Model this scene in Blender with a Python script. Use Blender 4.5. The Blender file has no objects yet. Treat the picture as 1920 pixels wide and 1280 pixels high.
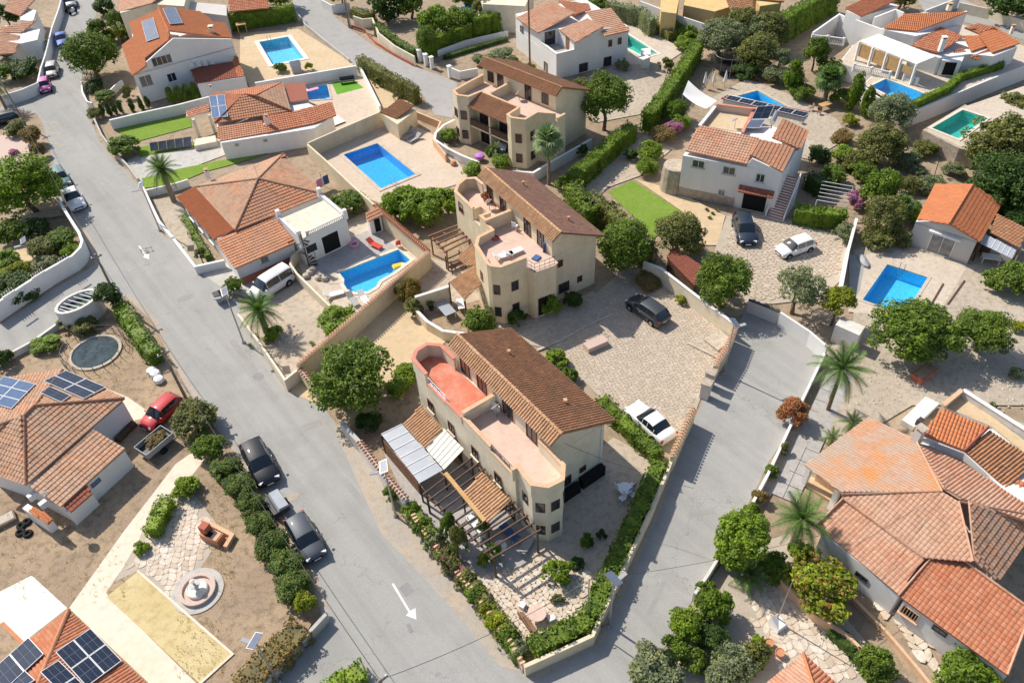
import bpy, math, random
from mathutils import Vector, Matrix
from mathutils.geometry import tessellate_polygon, delaunay_2d_cdt
R = random.Random(11)
rad = math.radians
scene = bpy.context.scene
C = scene.collection
# ---------------------------------------------------------------- camera (pose solved from lamp posts, pools and walls)
F, NX, NY, HCAM = 1500.0, 1042.0, 2180.0, 50.0
_up = -Vector((NX - 960, NY - 640, F)).normalized()
_Y = (Vector((0, 0, 1)) - _up * _up.z).normalized()
_X = _Y.cross(_up)
cam = bpy.data.cameras.new('camera'); camo = bpy.data.objects.new('camera', cam); C.objects.link(camo)
cr, cd, cf = [Vector((_X[i], _Y[i], _up[i])) for i in range(3)]
camo.matrix_world = Matrix.Translation((0, 0, HCAM)) @ Matrix((cr, -cd, -cf)).transposed().to_4x4()
cam.sensor_width = 36; cam.lens = 36 * F / 1920; cam.clip_end = 2000; cam.clip_start = .5
scene.camera = camo
# ---------------------------------------------------------------- sky, sun, exposure
SUN_EL, SUN_AZ = rad(46), rad(-40)                     # shadows run towards +x, -y
w = bpy.data.worlds.new('World'); scene.world = w; w.use_nodes = True
nt = w.node_tree; bg = nt.nodes['Background']; sky = nt.nodes.new('ShaderNodeTexSky')
sky.sky_type = 'NISHITA'; sky.sun_disc = False; sky.sun_elevation = SUN_EL; sky.sun_rotation = rad(310)
sky.air_density = 1.0; sky.dust_density = 1.5
nt.links.new(sky.outputs[0], bg.inputs[0]); bg.inputs[1].default_value = .125
sl = bpy.data.lights.new('sun', 'SUN'); sl.energy = 4.5; sl.angle = rad(.5); sl.color = (1, .93, .83)
so = bpy.data.objects.new('sun', sl); C.objects.link(so)
sd = Vector((math.cos(SUN_AZ) * math.cos(SUN_EL), math.sin(SUN_AZ) * math.cos(SUN_EL), -math.sin(SUN_EL)))
so.rotation_euler = sd.to_track_quat('-Z', 'Y').to_euler(); so.location = (-40, 80, 90)
vs = scene.view_settings; vs.view_transform = 'Standard'; vs.look = 'None'; vs.gamma = 1; vs.exposure = .2
vs.use_curve_mapping = False

# ---------------------------------------------------------------- geometry helpers
def ray(px, py):
    return cr * (px - 960) + cd * (py - 640) + cf * F
def G(px, py, z=0.0):
    r = ray(px, py); t = (z - HCAM) / r.z
    return Vector((r.x * t, r.y * t, z))
def K(ox, oy, s=4.0):
    return lambda x, y, z=0.0: G(ox + x / s, oy + y / s, z)
def ppm(px, py, z=0):
    a = G(px, py, z); return 1.0 / (G(px + 1, py, z) - a).length
def V2(p): return Vector((p[0], p[1]))

class MB:
    def __init__(s): s.v = []; s.f = []
    def add(s, vs, fs):
        o = len(s.v); s.v += [tuple(v) for v in vs]; s.f += [tuple(i + o for i in f) for f in fs]; return s
    def box(s, c, d, rz=0.0, tilt=0.0):
        ca, sa = math.cos(rz), math.sin(rz); ct, st = math.cos(tilt), math.sin(tilt); vs = []
        for x, y, z in ((-1,-1,-1),(1,-1,-1),(1,1,-1),(-1,1,-1),(-1,-1,1),(1,-1,1),(1,1,1),(-1,1,1)):
            x *= d[0]/2; y *= d[1]/2; z *= d[2]/2
            x, z = x*ct - z*st, x*st + z*ct
            vs.append((c[0]+x*ca-y*sa, c[1]+x*sa+y*ca, c[2]+z))
        return s.add(vs, [(0,3,2,1),(4,5,6,7),(0,1,5,4),(1,2,6,5),(2,3,7,6),(3,0,4,7)])
    def hexa(s, b, t):      # bottom 4 and top 4 points, both counter-clockwise
        return s.add(list(b) + list(t), [(3,2,1,0),(4,5,6,7),(0,1,5,4),(1,2,6,5),(2,3,7,6),(3,0,4,7)])
    def prism(s, pts, z0, z1):
        n = len(pts); pts = ccw(pts)
        vs = [(p[0], p[1], z0) for p in pts] + [(p[0], p[1], z1) for p in pts]
        fs = [(i, (i+1) % n, n+(i+1) % n, n+i) for i in range(n)]
        for t in tessellate_polygon([[Vector((p[0], p[1], 0)) for p in pts]]):
            a, b, c = t
            if (pts[b][0]-pts[a][0])*(pts[c][1]-pts[a][1]) - (pts[b][1]-pts[a][1])*(pts[c][0]-pts[a][0]) < 0: a, c = c, a
            fs.append((n+a, n+b, n+c)); fs.append((c, b, a))
        return s.add(vs, fs)
    def tube(s, p, q, r1, r2=None, n=6, cap=True):
        r2 = r1 if r2 is None else r2; p, q = Vector(p), Vector(q); d = (q - p).normalized()
        a = d.orthogonal().normalized(); b = d.cross(a); vs = []
        for c, r in ((p, r1), (q, r2)):
            for i in range(n):
                t = 2*math.pi*i/n; vs.append(c + a*(r*math.cos(t)) + b*(r*math.sin(t)))
        fs = [(i, (i+1) % n, n+(i+1) % n, n+i) for i in range(n)]
        if cap: fs += [tuple(range(n-1, -1, -1)), tuple(range(n, 2*n))]
        return s.add(vs, fs)
    def path(s, pts, r, n=5):
        for a, b in zip(pts, pts[1:]): s.tube(a, b, r, r, n)
        return s
    def lathe(s, c, prof, n=14):
        vs = []; m = len(prof)
        for r, z in prof:
            for i in range(n):
                t = 2*math.pi*i/n; vs.append((c[0]+r*math.cos(t), c[1]+r*math.sin(t), c[2]+z))
        fs = [(j*n+i, j*n+(i+1) % n, (j+1)*n+(i+1) % n, (j+1)*n+i) for j in range(m-1) for i in range(n)]
        fs += [tuple(range(n-1, -1, -1)), tuple(range((m-1)*n, m*n))]
        return s.add(vs, fs)
    def mesh(s, name, m, smooth=False):
        me = bpy.data.meshes.new(name); me.from_pydata(s.v, [], s.f)
        if m is not None: me.materials.append(M[m] if isinstance(m, str) else m)
        if smooth: me.polygons.foreach_set('use_smooth', [True]*len(me.polygons))
        me.update(); return me
    def build(s, name, m, parent=None, smooth=False):
        return link(name, s.mesh(name, m, smooth), parent)
def link(name, me, parent=None):
    o = bpy.data.objects.new(name, me); C.objects.link(o)
    if parent is not None: o.parent = parent
    return o
def tag(o, label, cat, group=None, kind=None):
    o['label'] = label; o['category'] = cat
    if group: o['group'] = group
    if kind: o['kind'] = kind
    return o
def thing(name, label, cat, loc=(0, 0, 0), rz=0.0, group=None):
    o = bpy.data.objects.new(name, None); C.objects.link(o); o.location = loc; o.rotation_euler = (0, 0, rz)
    o.empty_display_size = .2
    return tag(o, label, cat, group)
def stuff(o): o['kind'] = 'stuff'; return o
def area2(pts): return sum(pts[i][0]*pts[(i+1) % len(pts)][1] - pts[(i+1) % len(pts)][0]*pts[i][1] for i in range(len(pts)))
def ccw(pts): return list(pts) if area2(pts) > 0 else list(pts)[::-1]
def inside(p, poly):
    c = False; n = len(poly)
    for i in range(n):
        a, b = poly[i], poly[(i+1) % n]
        if (a[1] > p[1]) != (b[1] > p[1]) and p[0] < (b[0]-a[0])*(p[1]-a[1])/(b[1]-a[1]) + a[0]: c = not c
    return c
def inset(pts, d):
    pts = [V2(p) for p in ccw(pts)]; n = len(pts); out = []
    for i in range(n):
        a, b, c = pts[i-1], pts[i], pts[(i+1) % n]
        n1 = Vector((-(b-a).y, (b-a).x)).normalized(); n2 = Vector((-(c-b).y, (c-b).x)).normalized()
        k = (n1 + n2); k /= max(.35, k.dot(n1)); out.append(b + k*d)
    return out
def centroid(pts): return Vector((sum(p[0] for p in pts)/len(pts), sum(p[1] for p in pts)/len(pts)))

# ---------------------------------------------------------------- procedural materials
M = {}
def newmat(name):
    m = bpy.data.materials.new(name); m.use_nodes = True; M[name] = m
    n = m.node_tree.nodes; n.clear(); out = n.new('ShaderNodeOutputMaterial'); return m, n, m.node_tree.links, out
def mixrgb(n, l, fac, a, b, blend='MIX'):
    x = n.new('ShaderNodeMix'); x.data_type = 'RGBA'; x.blend_type = blend
    for i, v in ((0, fac), (6, a), (7, b)):
        if hasattr(v, 'is_output'): l.new(v, x.inputs[i])
        else: x.inputs[i].default_value = v if i == 0 else (*v, 1)
    return x.outputs[2]
def ramp(n, l, fac, stops):
    r = n.new('ShaderNodeValToRGB'); e = r.color_ramp.elements
    while len(e) < len(stops): e.new(.5)
    for k, (p, c) in enumerate(stops): e[k].position = p; e[k].color = (*c, 1) if len(c) == 3 else c
    l.new(fac, r.inputs[0]); return r.outputs[0]
def noise(n, l, scale, detail=4, rough=.6, vec=None):
    t = n.new('ShaderNodeTexNoise'); t.inputs['Scale'].default_value = scale; t.inputs['Detail'].default_value = detail
    t.inputs['Roughness'].default_value = rough
    if vec is None:
        g = n.new('ShaderNodeNewGeometry'); vec = g.outputs['Position']
    l.new(vec, t.inputs['Vector']); return t.outputs[0]
def surf(name, c, c2=None, c3=None, s1=.35, s2=3, rough=.85, bump=.0, bs=30, spec=.25, isl=None, iamt=1.0, metal=0, fine=.12, coat=0, streak=0, cracks=0):
    """c base, c2 broad stains (scale s1), c3 finer blotches (scale s2), isl list of per-piece colours"""
    m, n, l, out = newmat(name); p = n.new('ShaderNodeBsdfPrincipled'); l.new(p.outputs[0], out.inputs[0])
    p.inputs['Roughness'].default_value = rough; p.inputs['Specular IOR Level'].default_value = spec
    p.inputs['Metallic'].default_value = metal; p.inputs['Coat Weight'].default_value = coat
    if coat: p.inputs['Coat Roughness'].default_value = .03
    col = None
    if isl:
        g = n.new('ShaderNodeNewGeometry'); oi = n.new('ShaderNodeObjectInfo')
        ad = n.new('ShaderNodeMath'); ad.operation = 'ADD'; l.new(g.outputs['Random Per Island'], ad.inputs[0]); l.new(oi.outputs['Random'], ad.inputs[1])
        fr = n.new('ShaderNodeMath'); fr.operation = 'FRACT'; l.new(ad.outputs[0], fr.inputs[0])
        r = n.new('ShaderNodeValToRGB'); e = r.color_ramp.elements; r.color_ramp.interpolation = 'LINEAR'
        while len(e) < len(isl): e.new(.5)
        for k, cc in enumerate(isl): e[k].position = k/max(1, len(isl)-1); e[k].color = (*cc, 1)
        l.new(fr.outputs[0], r.inputs[0]); col = r.outputs[0]
        if iamt < 1: col = mixrgb(n, l, iamt, c, col)
    if c2:
        f = ramp(n, l, noise(n, l, s1, 5), [(.38, (0, 0, 0)), (.62, (1, 1, 1))]); col = mixrgb(n, l, f, col or c, c2)
    if c3:
        f = ramp(n, l, noise(n, l, s2, 6, .65), [(.47, (0, 0, 0)), (.68, (1, 1, 1))]); col = mixrgb(n, l, f, col or c, c3)
    if streak or cracks:
        g = n.new('ShaderNodeNewGeometry'); mp = n.new('ShaderNodeMapping'); l.new(g.outputs['Position'], mp.inputs[0])
        if streak: mp.inputs['Scale'].default_value = (1.0, 1.0, .16)
        else: mp.vector_type = 'TEXTURE'; mp.inputs['Rotation'].default_value = (0, 0, rad(-52.5)); mp.inputs['Scale'].default_value = (16, 1.0, 1)
        f = ramp(n, l, noise(n, l, 1.6 if streak else .75, 5, .6, mp.outputs[0]), [(.42, (1, 1, 1)), (.72, (1-(streak or .16),)*3)]); col = mixrgb(n, l, 1.0, col or c, f, 'MULTIPLY')
    if cracks:
        wv = n.new('ShaderNodeTexVoronoi'); wv.feature = 'DISTANCE_TO_EDGE'; wv.inputs['Scale'].default_value = .16; wp = n.new('ShaderNodeVectorMath'); wp.operation = 'ADD'
        tn = n.new('ShaderNodeTexNoise'); tn.inputs['Scale'].default_value = 1.3; tn.inputs['Detail'].default_value = 5; l.new(g.outputs['Position'], tn.inputs['Vector'])
        sc = n.new('ShaderNodeVectorMath'); sc.operation = 'SCALE'; sc.inputs['Scale'].default_value = 2.2; l.new(tn.outputs['Color'], sc.inputs[0]); l.new(g.outputs['Position'], wp.inputs[0]); l.new(sc.outputs[0], wp.inputs[1]); l.new(wp.outputs[0], wv.inputs['Vector'])
        ck = ramp(n, l, wv.outputs['Distance'], [(.0, (.72, .72, .72)), (.007, (1, 1, 1))]); mk_ = ramp(n, l, noise(n, l, .12, 2), [(.45, (0, 0, 0)), (.58, (1, 1, 1))])
        col = mixrgb(n, l, mk_, col or c, mixrgb(n, l, 1.0, col or c, ck, 'MULTIPLY'))
    if fine:
        f = ramp(n, l, noise(n, l, 14, 3, .7), [(.3, (1-fine,)*3), (.7, (1+fine,)*3)])
        col = mixrgb(n, l, 1.0, col or c, f, 'MULTIPLY')
    if col is not None: l.new(col, p.inputs['Base Color'])
    else: p.inputs['Base Color'].default_value = (*c, 1)
    if bump:
        b = n.new('ShaderNodeBump'); b.inputs['Strength'].default_value = bump; b.inputs['Distance'].default_value = .03
        l.new(noise(n, l, bs, 4, .7), b.inputs['Height']); l.new(b.outputs[0], p.inputs['Normal'])
    return m
def leafmat(name, cols, trans=.28):
    m, n, l, out = newmat(name); g = n.new('ShaderNodeNewGeometry'); oi = n.new('ShaderNodeObjectInfo')
    r = n.new('ShaderNodeValToRGB'); e = r.color_ramp.elements
    while len(e) < len(cols): e.new(.5)
    for k, cc in enumerate(cols): e[k].position = k/max(1, len(cols)-1); e[k].color = (*cc, 1)
    l.new(g.outputs['Random Per Island'], r.inputs[0])
    f = ramp(n, l, noise(n, l, 1.1, 3), [(.28, (.85, .86, .78)), (.72, (2.25, 2.05, 1.4))]); col = mixrgb(n, l, 1.0, r.outputs[0], f, 'MULTIPLY')
    d = n.new('ShaderNodeBsdfPrincipled'); d.inputs['Roughness'].default_value = .55; d.inputs['Specular IOR Level'].default_value = .35
    l.new(col, d.inputs['Base Color']); t = n.new('ShaderNodeBsdfTranslucent')
    tc = mixrgb(n, l, 1.0, col, (1.15, 1.3, .5), 'MULTIPLY'); l.new(tc, t.inputs[0])
    mx = n.new('ShaderNodeMixShader'); mx.inputs[0].default_value = trans
    l.new(d.outputs[0], mx.inputs[1]); l.new(t.outputs[0], mx.inputs[2]); l.new(mx.outputs[0], out.inputs[0]); return m
def watermat(name, tint):
    m, n, l, out = newmat(name); tr = n.new('ShaderNodeBsdfTransparent'); tr.inputs[0].default_value = (*tint, 1)
    gl = n.new('ShaderNodeBsdfGlossy'); gl.inputs['Roughness'].default_value = .04; fr = n.new('ShaderNodeFresnel'); fr.inputs[0].default_value = 1.33
    b = n.new('ShaderNodeBump'); b.inputs['Strength'].default_value = .25; b.inputs['Distance'].default_value = .05
    l.new(noise(n, l, 2.6, 3), b.inputs['Height']); l.new(b.outputs[0], gl.inputs['Normal']); l.new(b.outputs[0], fr.inputs['Normal'])
    mx = n.new('ShaderNodeMixShader'); l.new(fr.outputs[0], mx.inputs[0]); l.new(tr.outputs[0], mx.inputs[1]); l.new(gl.outputs[0], mx.inputs[2])
    l.new(mx.outputs[0], out.inputs[0]); return m
def poolmat(name, c, c2):
    # mosaic tile lining with the rippled tone of disturbed water
    m, n, l, out = newmat(name); p = n.new('ShaderNodeBsdfPrincipled'); l.new(p.outputs[0], out.inputs[0]); p.inputs['Roughness'].default_value = .4
    f = ramp(n, l, noise(n, l, 3.2, 3, .5), [(.42, (0, 0, 0)), (.6, (1, 1, 1))]); l.new(mixrgb(n, l, f, c, c2), p.inputs['Base Color']); return m

surf('dirt', (.33, .25, .17), (.40, .31, .22), (.24, .19, .12), s1=.12, s2=1.2, bump=.4, bs=9, fine=.25)
surf('dirtb', (.33, .24, .165), (.42, .31, .20), (.20, .155, .10), s1=.2, s2=1.6, bump=.4, bs=9, fine=.25)
surf('gravel', (.47, .39, .30), (.54, .45, .35), (.36, .30, .23), s1=.15, s2=2, bump=.4, bs=22, fine=.22)
surf('palegravel', (.43, .365, .285), (.50, .43, .34), (.33, .28, .21), s1=.15, s2=2, bump=.4, bs=22, fine=.2)
surf('sand', (.58, .44, .27), (.63, .50, .33), (.52, .38, .23), s1=.25, s2=2, bump=.25, bs=22, fine=.16)
surf('court', (.56, .45, .22), (.60, .50, .28), (.46, .35, .17), s1=.3, s2=1.3, bump=.25, bs=22, fine=.16)
surf('asphalt', (.35, .345, .325), (.375, .368, .345), (.33, .323, .303), s1=.06, s2=.35, bump=.25, bs=60, fine=.12, cracks=1)
surf('asphalt2', (.35, .34, .325), (.385, .37, .35), (.32, .31, .29), s1=.1, s2=.9, bump=.25, bs=60, fine=.10)
surf('verge', (.46, .38, .29), (.40, .36, .31), (.38, .31, .24), s1=.4, s2=2, bump=.3, bs=30, fine=.2)
surf('patch', (.26, .255, .25), (.29, .285, .28), s1=1, bump=.2, bs=60)
surf('repair', (.30, .292, .27), (.33, .32, .30), s1=1, bump=.2, bs=60)
surf('paint', (.75, .75, .73), (.66, .66, .64), s1=1.5, fine=.15)
surf('yellowpaint', (.62, .50, .22), (.5, .45, .3), s1=1.5, fine=.15)
surf('cream', (.70, .62, .49), (.74, .66, .54), (.63, .55, .43), s1=.3, s2=1.5, fine=.06)
surf('whiteconc', (.76, .73, .65), (.80, .77, .70), (.68, .65, .57), s1=.4, s2=1.6, fine=.06)
surf('deck', (.58, .47, .36), (.62, .51, .40), (.53, .42, .32), s1=.4, s2=2, fine=.1)
surf('paledeck', (.55, .47, .375), (.60, .52, .42), (.47, .39, .305), s1=.4, s2=2, fine=.1)
surf('concrete', (.47, .45, .41), (.52, .50, .46), (.40, .38, .34), s1=.3, s2=1.5, fine=.12)
surf('greypave', (.40, .38, .36), (.44, .42, .40), (.34, .32, .30), s1=.4, s2=2, fine=.12)
surf('grout', (.42, .36, .29), (.47, .41, .33), s1=.6, fine=.2)
surf('stones', (.55, .47, .38), rough=.9, isl=[(.45, .365, .275), (.51, .42, .325), (.55, .465, .365), (.48, .385, .285), (.53, .455, .36)], c3=(.42, .36, .29), s2=1.5, fine=.15)
surf('flags', (.6, .52, .42), isl=[(.52, .42, .32), (.68, .61, .51), (.60, .50, .39), (.72, .66, .57), (.62, .49, .37)], c3=(.50, .40, .30), s2=2, fine=.12)
surf('pinkstone', (.55, .4, .32), isl=[(.50, .36, .28), (.60, .46, .37), (.55, .42, .36), (.62, .50, .42)], fine=.12)
surf('turf', (.185, .285, .045), (.22, .32, .06), (.15, .24, .04), s1=.5, s2=3, rough=1, bump=.3, bs=60, spec=.05)
surf('turfd', (.13, .32, .04), (.16, .36, .05), s1=.8, rough=1, bump=.3, bs=60, spec=.05)
surf('white', (.80, .79, .765), (.77, .755, .72), s1=.5, bump=.12, bs=26, fine=.035, streak=.06)
surf('whiteold', (.72, .70, .66), (.64, .61, .56), (.58, .55, .49), s1=.6, s2=1.3, bump=.15, bs=26, fine=.05)
surf('beige', (.72, .61, .42), (.76, .655, .47), (.66, .555, .38), s1=.35, s2=1.3, bump=.15, bs=26, fine=.04, streak=.08)
surf('beigepale', (.74, .655, .50), (.78, .70, .55), (.68, .60, .44), s1=.35, s2=1.3, bump=.15, bs=26, fine=.04, streak=.08)
surf('yellowwall', (.64, .46, .20), (.68, .50, .24), (.56, .40, .18), s1=.4, s2=1.5, bump=.15, bs=26, fine=.05)
surf('coping', (.66, .42, .26), (.70, .48, .31), (.58, .36, .22), s1=.8, s2=3, fine=.08)
surf('redcoping', (.58, .22, .15), (.62, .27, .19), s1=.8, fine=.08)
surf('redfloor', (.58, .17, .10), (.62, .22, .14), (.63, .30, .22), s1=.6, s2=1.2, fine=.06)
surf('pinktile', (.64, .47, .38), (.68, .51, .42), (.58, .41, .33), s1=.6, s2=2.5, fine=.06)
surf('greywall', (.55, .52, .48), (.58, .55, .51), s1=.5, bump=.12, bs=26, fine=.04)
surf('stonewall', (.45, .38, .3), (.36, .29, .22), (.55, .48, .39), s1=1.2, s2=3, bump=1, bs=6, fine=.2)
surf('rock', (.50, .44, .36), (.40, .34, .27), (.60, .54, .46), s1=1.5, s2=4, bump=.8, bs=7, fine=.15)
TB = dict(rough=.85, fine=.14, iamt=.6)
surf('tile_patch', (0.512, 0.288, 0.186), isl=[(0.465, 0.251, 0.158), (0.558, 0.335, 0.233), (0.577, 0.391, 0.298)], c2=(0.446, 0.353, 0.279), s1=.5, c3=(0.614, 0.260, 0.074), s2=.28, **TB)
surf('tile_brown', (0.378, 0.180, 0.088), isl=[(0.315, 0.155, 0.078), (0.420, 0.215, 0.117), (0.367, 0.170, 0.083), (0.482, 0.270, 0.156), (0.347, 0.180, 0.098)], c3=(0.273, 0.160, 0.098), s2=1.2, **TB)
surf('tile_ochre', (0.535, 0.315, 0.174), isl=[(0.454, 0.246, 0.126), (0.598, 0.375, 0.222), (0.515, 0.286, 0.144), (0.638, 0.434, 0.280)], c3=(0.412, 0.237, 0.135), s2=1.4, **TB)
surf('tile_shingle', (0.230, 0.121, 0.086), isl=[(0.172, 0.092, 0.069), (0.276, 0.149, 0.103), (0.218, 0.115, 0.081), (0.322, 0.196, 0.138)], c3=(0.184, 0.103, 0.081), s2=1.4, **TB)
surf('tile_weather', (0.541, 0.237, 0.125), isl=[(0.471, 0.206, 0.116), (0.588, 0.278, 0.155), (0.647, 0.350, 0.222), (0.530, 0.206, 0.097), (0.682, 0.258, 0.097), (0.613, 0.391, 0.271)], c2=(0.495, 0.258, 0.155), s1=.3, c3=(0.412, 0.227, 0.145), s2=1.3, **TB)
surf('tile_old', (0.525, 0.273, 0.160), isl=[(0.446, 0.237, 0.149), (0.578, 0.320, 0.206), (0.656, 0.440, 0.310), (0.552, 0.262, 0.138), (0.735, 0.297, 0.127), (0.604, 0.404, 0.276)], c2=(0.499, 0.332, 0.230), s1=.4, c3=(0.355, 0.226, 0.149), s2=1.5, **TB)
surf('tile_pink', (0.546, 0.259, 0.155), isl=[(0.497, 0.223, 0.131), (0.596, 0.322, 0.204), (0.636, 0.411, 0.286), (0.517, 0.205, 0.106), (0.576, 0.357, 0.246)], c2=(0.557, 0.357, 0.246), s1=.35, c3=(0.437, 0.233, 0.147), s2=1.4, **TB)
surf('tile_orange', (.54, .19, .08), isl=[(.50, .165, .07), (.58, .23, .10), (.54, .20, .085)], c3=(.46, .18, .09), s2=1.2, **TB)
surf('tile_red', (0.489, 0.182, 0.090), isl=[(0.442, 0.144, 0.070), (0.536, 0.221, 0.120), (0.564, 0.278, 0.170), (0.470, 0.173, 0.090)], c3=(0.404, 0.173, 0.100), s2=1.5, **TB)
surf('tile_maroon', (.30, .10, .065), isl=[(.27, .09, .06), (.33, .12, .08)], **TB)
surf('redbrick', (.42, .13, .08), (.46, .17, .11), s1=.6, fine=.1)
surf('bark', (.17, .12, .08), (.24, .18, .13), s1=3, bump=.6, bs=14, fine=.2)
surf('palebark', (.30, .24, .17), (.22, .17, .12), s1=3, bump=.6, bs=14, fine=.2)
surf('wood', (.22, .12, .07), (.28, .16, .10), s1=2, fine=.15)
surf('darkwood', (.10, .055, .035), (.14, .08, .05), s1=2, fine=.15)
surf('pergwood', (.12, .08, .06), (.16, .11, .085), s1=2, fine=.15)
surf('lightwood', (.50, .30, .12), (.56, .36, .17), s1=2, fine=.15)
surf('polewood', (.27, .22, .17), (.21, .17, .13), s1=2, fine=.15)
surf('metal', (.42, .42, .42), rough=.35, metal=.8, fine=.05)
surf('darkmetal', (.06, .06, .065), rough=.45, fine=.05)
surf('whitemetal', (.78, .78, .78), rough=.4, fine=.03)
surf('plastic_white', (.78, .78, .77), rough=.45, fine=.02)
surf('plastic_grey', (.35, .36, .37), rough=.5, fine=.03)
surf('tarp', (.05, .07, .085), (.08, .11, .125), (.035, .05, .06), s1=1.2, s2=3, rough=.8, spec=.08, bump=.6, bs=3, fine=.1)
surf('cloth_white', (.80, .80, .79), rough=.9, fine=.03)
surf('cloth_blue', (.08, .14, .30), rough=.9, fine=.05)
surf('cloth_red', (.60, .08, .06), rough=.9, fine=.05)
surf('cloth_yellow', (.85, .55, .03), rough=.5, fine=.03)
surf('cloth_pink', (.80, .35, .50), rough=.7, fine=.03)
surf('cloth_purple', (.50, .20, .60), rough=.7, fine=.03)
surf('cloth_grey', (.38, .37, .36), rough=.9, fine=.05)
surf('cloth_cream', (.80, .74, .58), (.84, .78, .64), s1=1.2, rough=.8, fine=.04)
surf('clearsheet', (.40, .42, .45), (.33, .36, .40), s1=.7, rough=.3, spec=.5, fine=.06)
surf('bluecover', (.04, .18, .55), (.06, .24, .62), s1=2, rough=.4, fine=.05)
surf('terracotta', (.52, .22, .11), (.56, .27, .15), s1=2, fine=.1)
surf('glass', (.025, .032, .04), rough=.06, spec=.8, fine=0)
surf('carglass', (.012, .018, .024), rough=.03, spec=.9, fine=0)
surf('curtain', (.30, .29, .27), (.16, .16, .16), s1=1.5, rough=.3, spec=.6, fine=.05)
surf('dark', (.012, .012, .013), rough=.9, fine=0)
surf('shutter', (.13, .055, .035), rough=.6, fine=.1)
surf('greenglass', (.05, .10, .06), (.03, .05, .04), s1=4, rough=.15, spec=.6, fine=.05)
surf('tyre', (.018, .018, .018), rough=.85, fine=.1)
surf('alloy', (.45, .45, .46), rough=.3, metal=.8, fine=0)
surf('lamp_lens', (.75, .76, .78), rough=.1, spec=.7, fine=0)
surf('lamp_red', (.45, .02, .02), rough=.15, spec=.6, fine=0)
for nme, cc in dict(black=(.008, .010, .016), graphite=(.075, .085, .10), grey=(.055, .06, .065), white=(.78, .78, .78), silver=(.33, .35, .37), navy=(.015, .028, .05), blue=(.02, .10, .50), pink=(.62, .12, .40), red=(.50, .012, .02), teal=(.13, .23, .21), champagne=(.42, .40, .36)).items():
    surf('car_' + nme, cc, rough=.55, spec=.3, coat=.9, fine=0, metal=.35 if nme in ('silver', 'graphite', 'champagne', 'grey') else 0)
watermat('water', (.70, .94, 1.0)); watermat('water_green', (.55, .92, .86))
poolmat('lining_blue', (.07, .47, .86), (.11, .54, .90)); poolmat('lining_light', (.20, .62, .80), (.36, .74, .88)); poolmat('lining_sky', (.12, .58, .88), (.2, .66, .92))
poolmat('lining_teal', (.14, .56, .52), (.22, .66, .60)); poolmat('lining_mid', (.11, .58, .86), (.16, .65, .91))
leafmat('leaf_mid', [(.045, .085, .011), (.075, .13, .016), (.125, .185, .024), (.06, .105, .014)])
leafmat('leaf_bright', [(.07, .13, .012), (.115, .195, .018), (.18, .25, .028), (.09, .15, .014)])
leafmat('leaf_dark', [(.02, .05, .01), (.035, .075, .014), (.06, .105, .02)])
leafmat('leaf_olive', [(.07, .085, .025), (.11, .13, .04), (.15, .16, .06), (.08, .09, .03)])
leafmat('leaf_grey', [(.09, .12, .07), (.14, .17, .11), (.19, .22, .15)])
leafmat('leaf_yellow', [(.14, .18, .012), (.21, .24, .018), (.11, .15, .013), (.25, .26, .02)])
leafmat('leaf_hedge', [(.05, .10, .010), (.085, .15, .014), (.13, .20, .02), (.07, .12, .012)])
leafmat('leaf_croton', [(.20, .24, .015), (.14, .20, .015), (.08, .14, .015), (.22, .10, .03), (.10, .16, .02), (.26, .29, .02), (.16, .21, .02)])
leafmat('leaf_brown', [(.14, .11, .04), (.18, .13, .06), (.10, .10, .03), (.22, .13, .08)])
leafmat('leaf_oleander', [(.05, .10, .02), (.08, .14, .03), (.06, .11, .02), (.09, .14, .03), (.05, .10, .02), (.07, .12, .02), (.08, .13, .03), (.06, .11, .02), (.17, .10, .07), (.06, .11, .025), (.10, .16, .04), (.06, .12, .03)])
leafmat('leaf_bougain', [(.06, .11, .02), (.09, .14, .03), (.07, .12, .02), (.22, .05, .13), (.07, .12, .02), (.08, .13, .03), (.06, .11, .02)])
leafmat('leaf_purple', [(.34, .12, .38), (.42, .18, .46), (.28, .09, .30), (.12, .15, .06)])
leafmat('leaf_redflower', [(.06, .12, .02), (.09, .15, .03), (.34, .04, .03), (.08, .13, .03), (.07, .12, .02), (.10, .15, .03)])
leafmat('leaf_rust', [(.22, .09, .05), (.28, .13, .07), (.16, .12, .04), (.40, .12, .10), (.20, .14, .06)])
leafmat('palm', [(.05, .10, .03), (.08, .14, .045), (.11, .17, .06)])
leafmat('palm_blue', [(.10, .16, .09), (.15, .21, .13), (.19, .25, .16)])
leafmat('drygrass', [(.40, .30, .14), (.46, .36, .18), (.30, .25, .10), (.20, .20, .06)])
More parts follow.
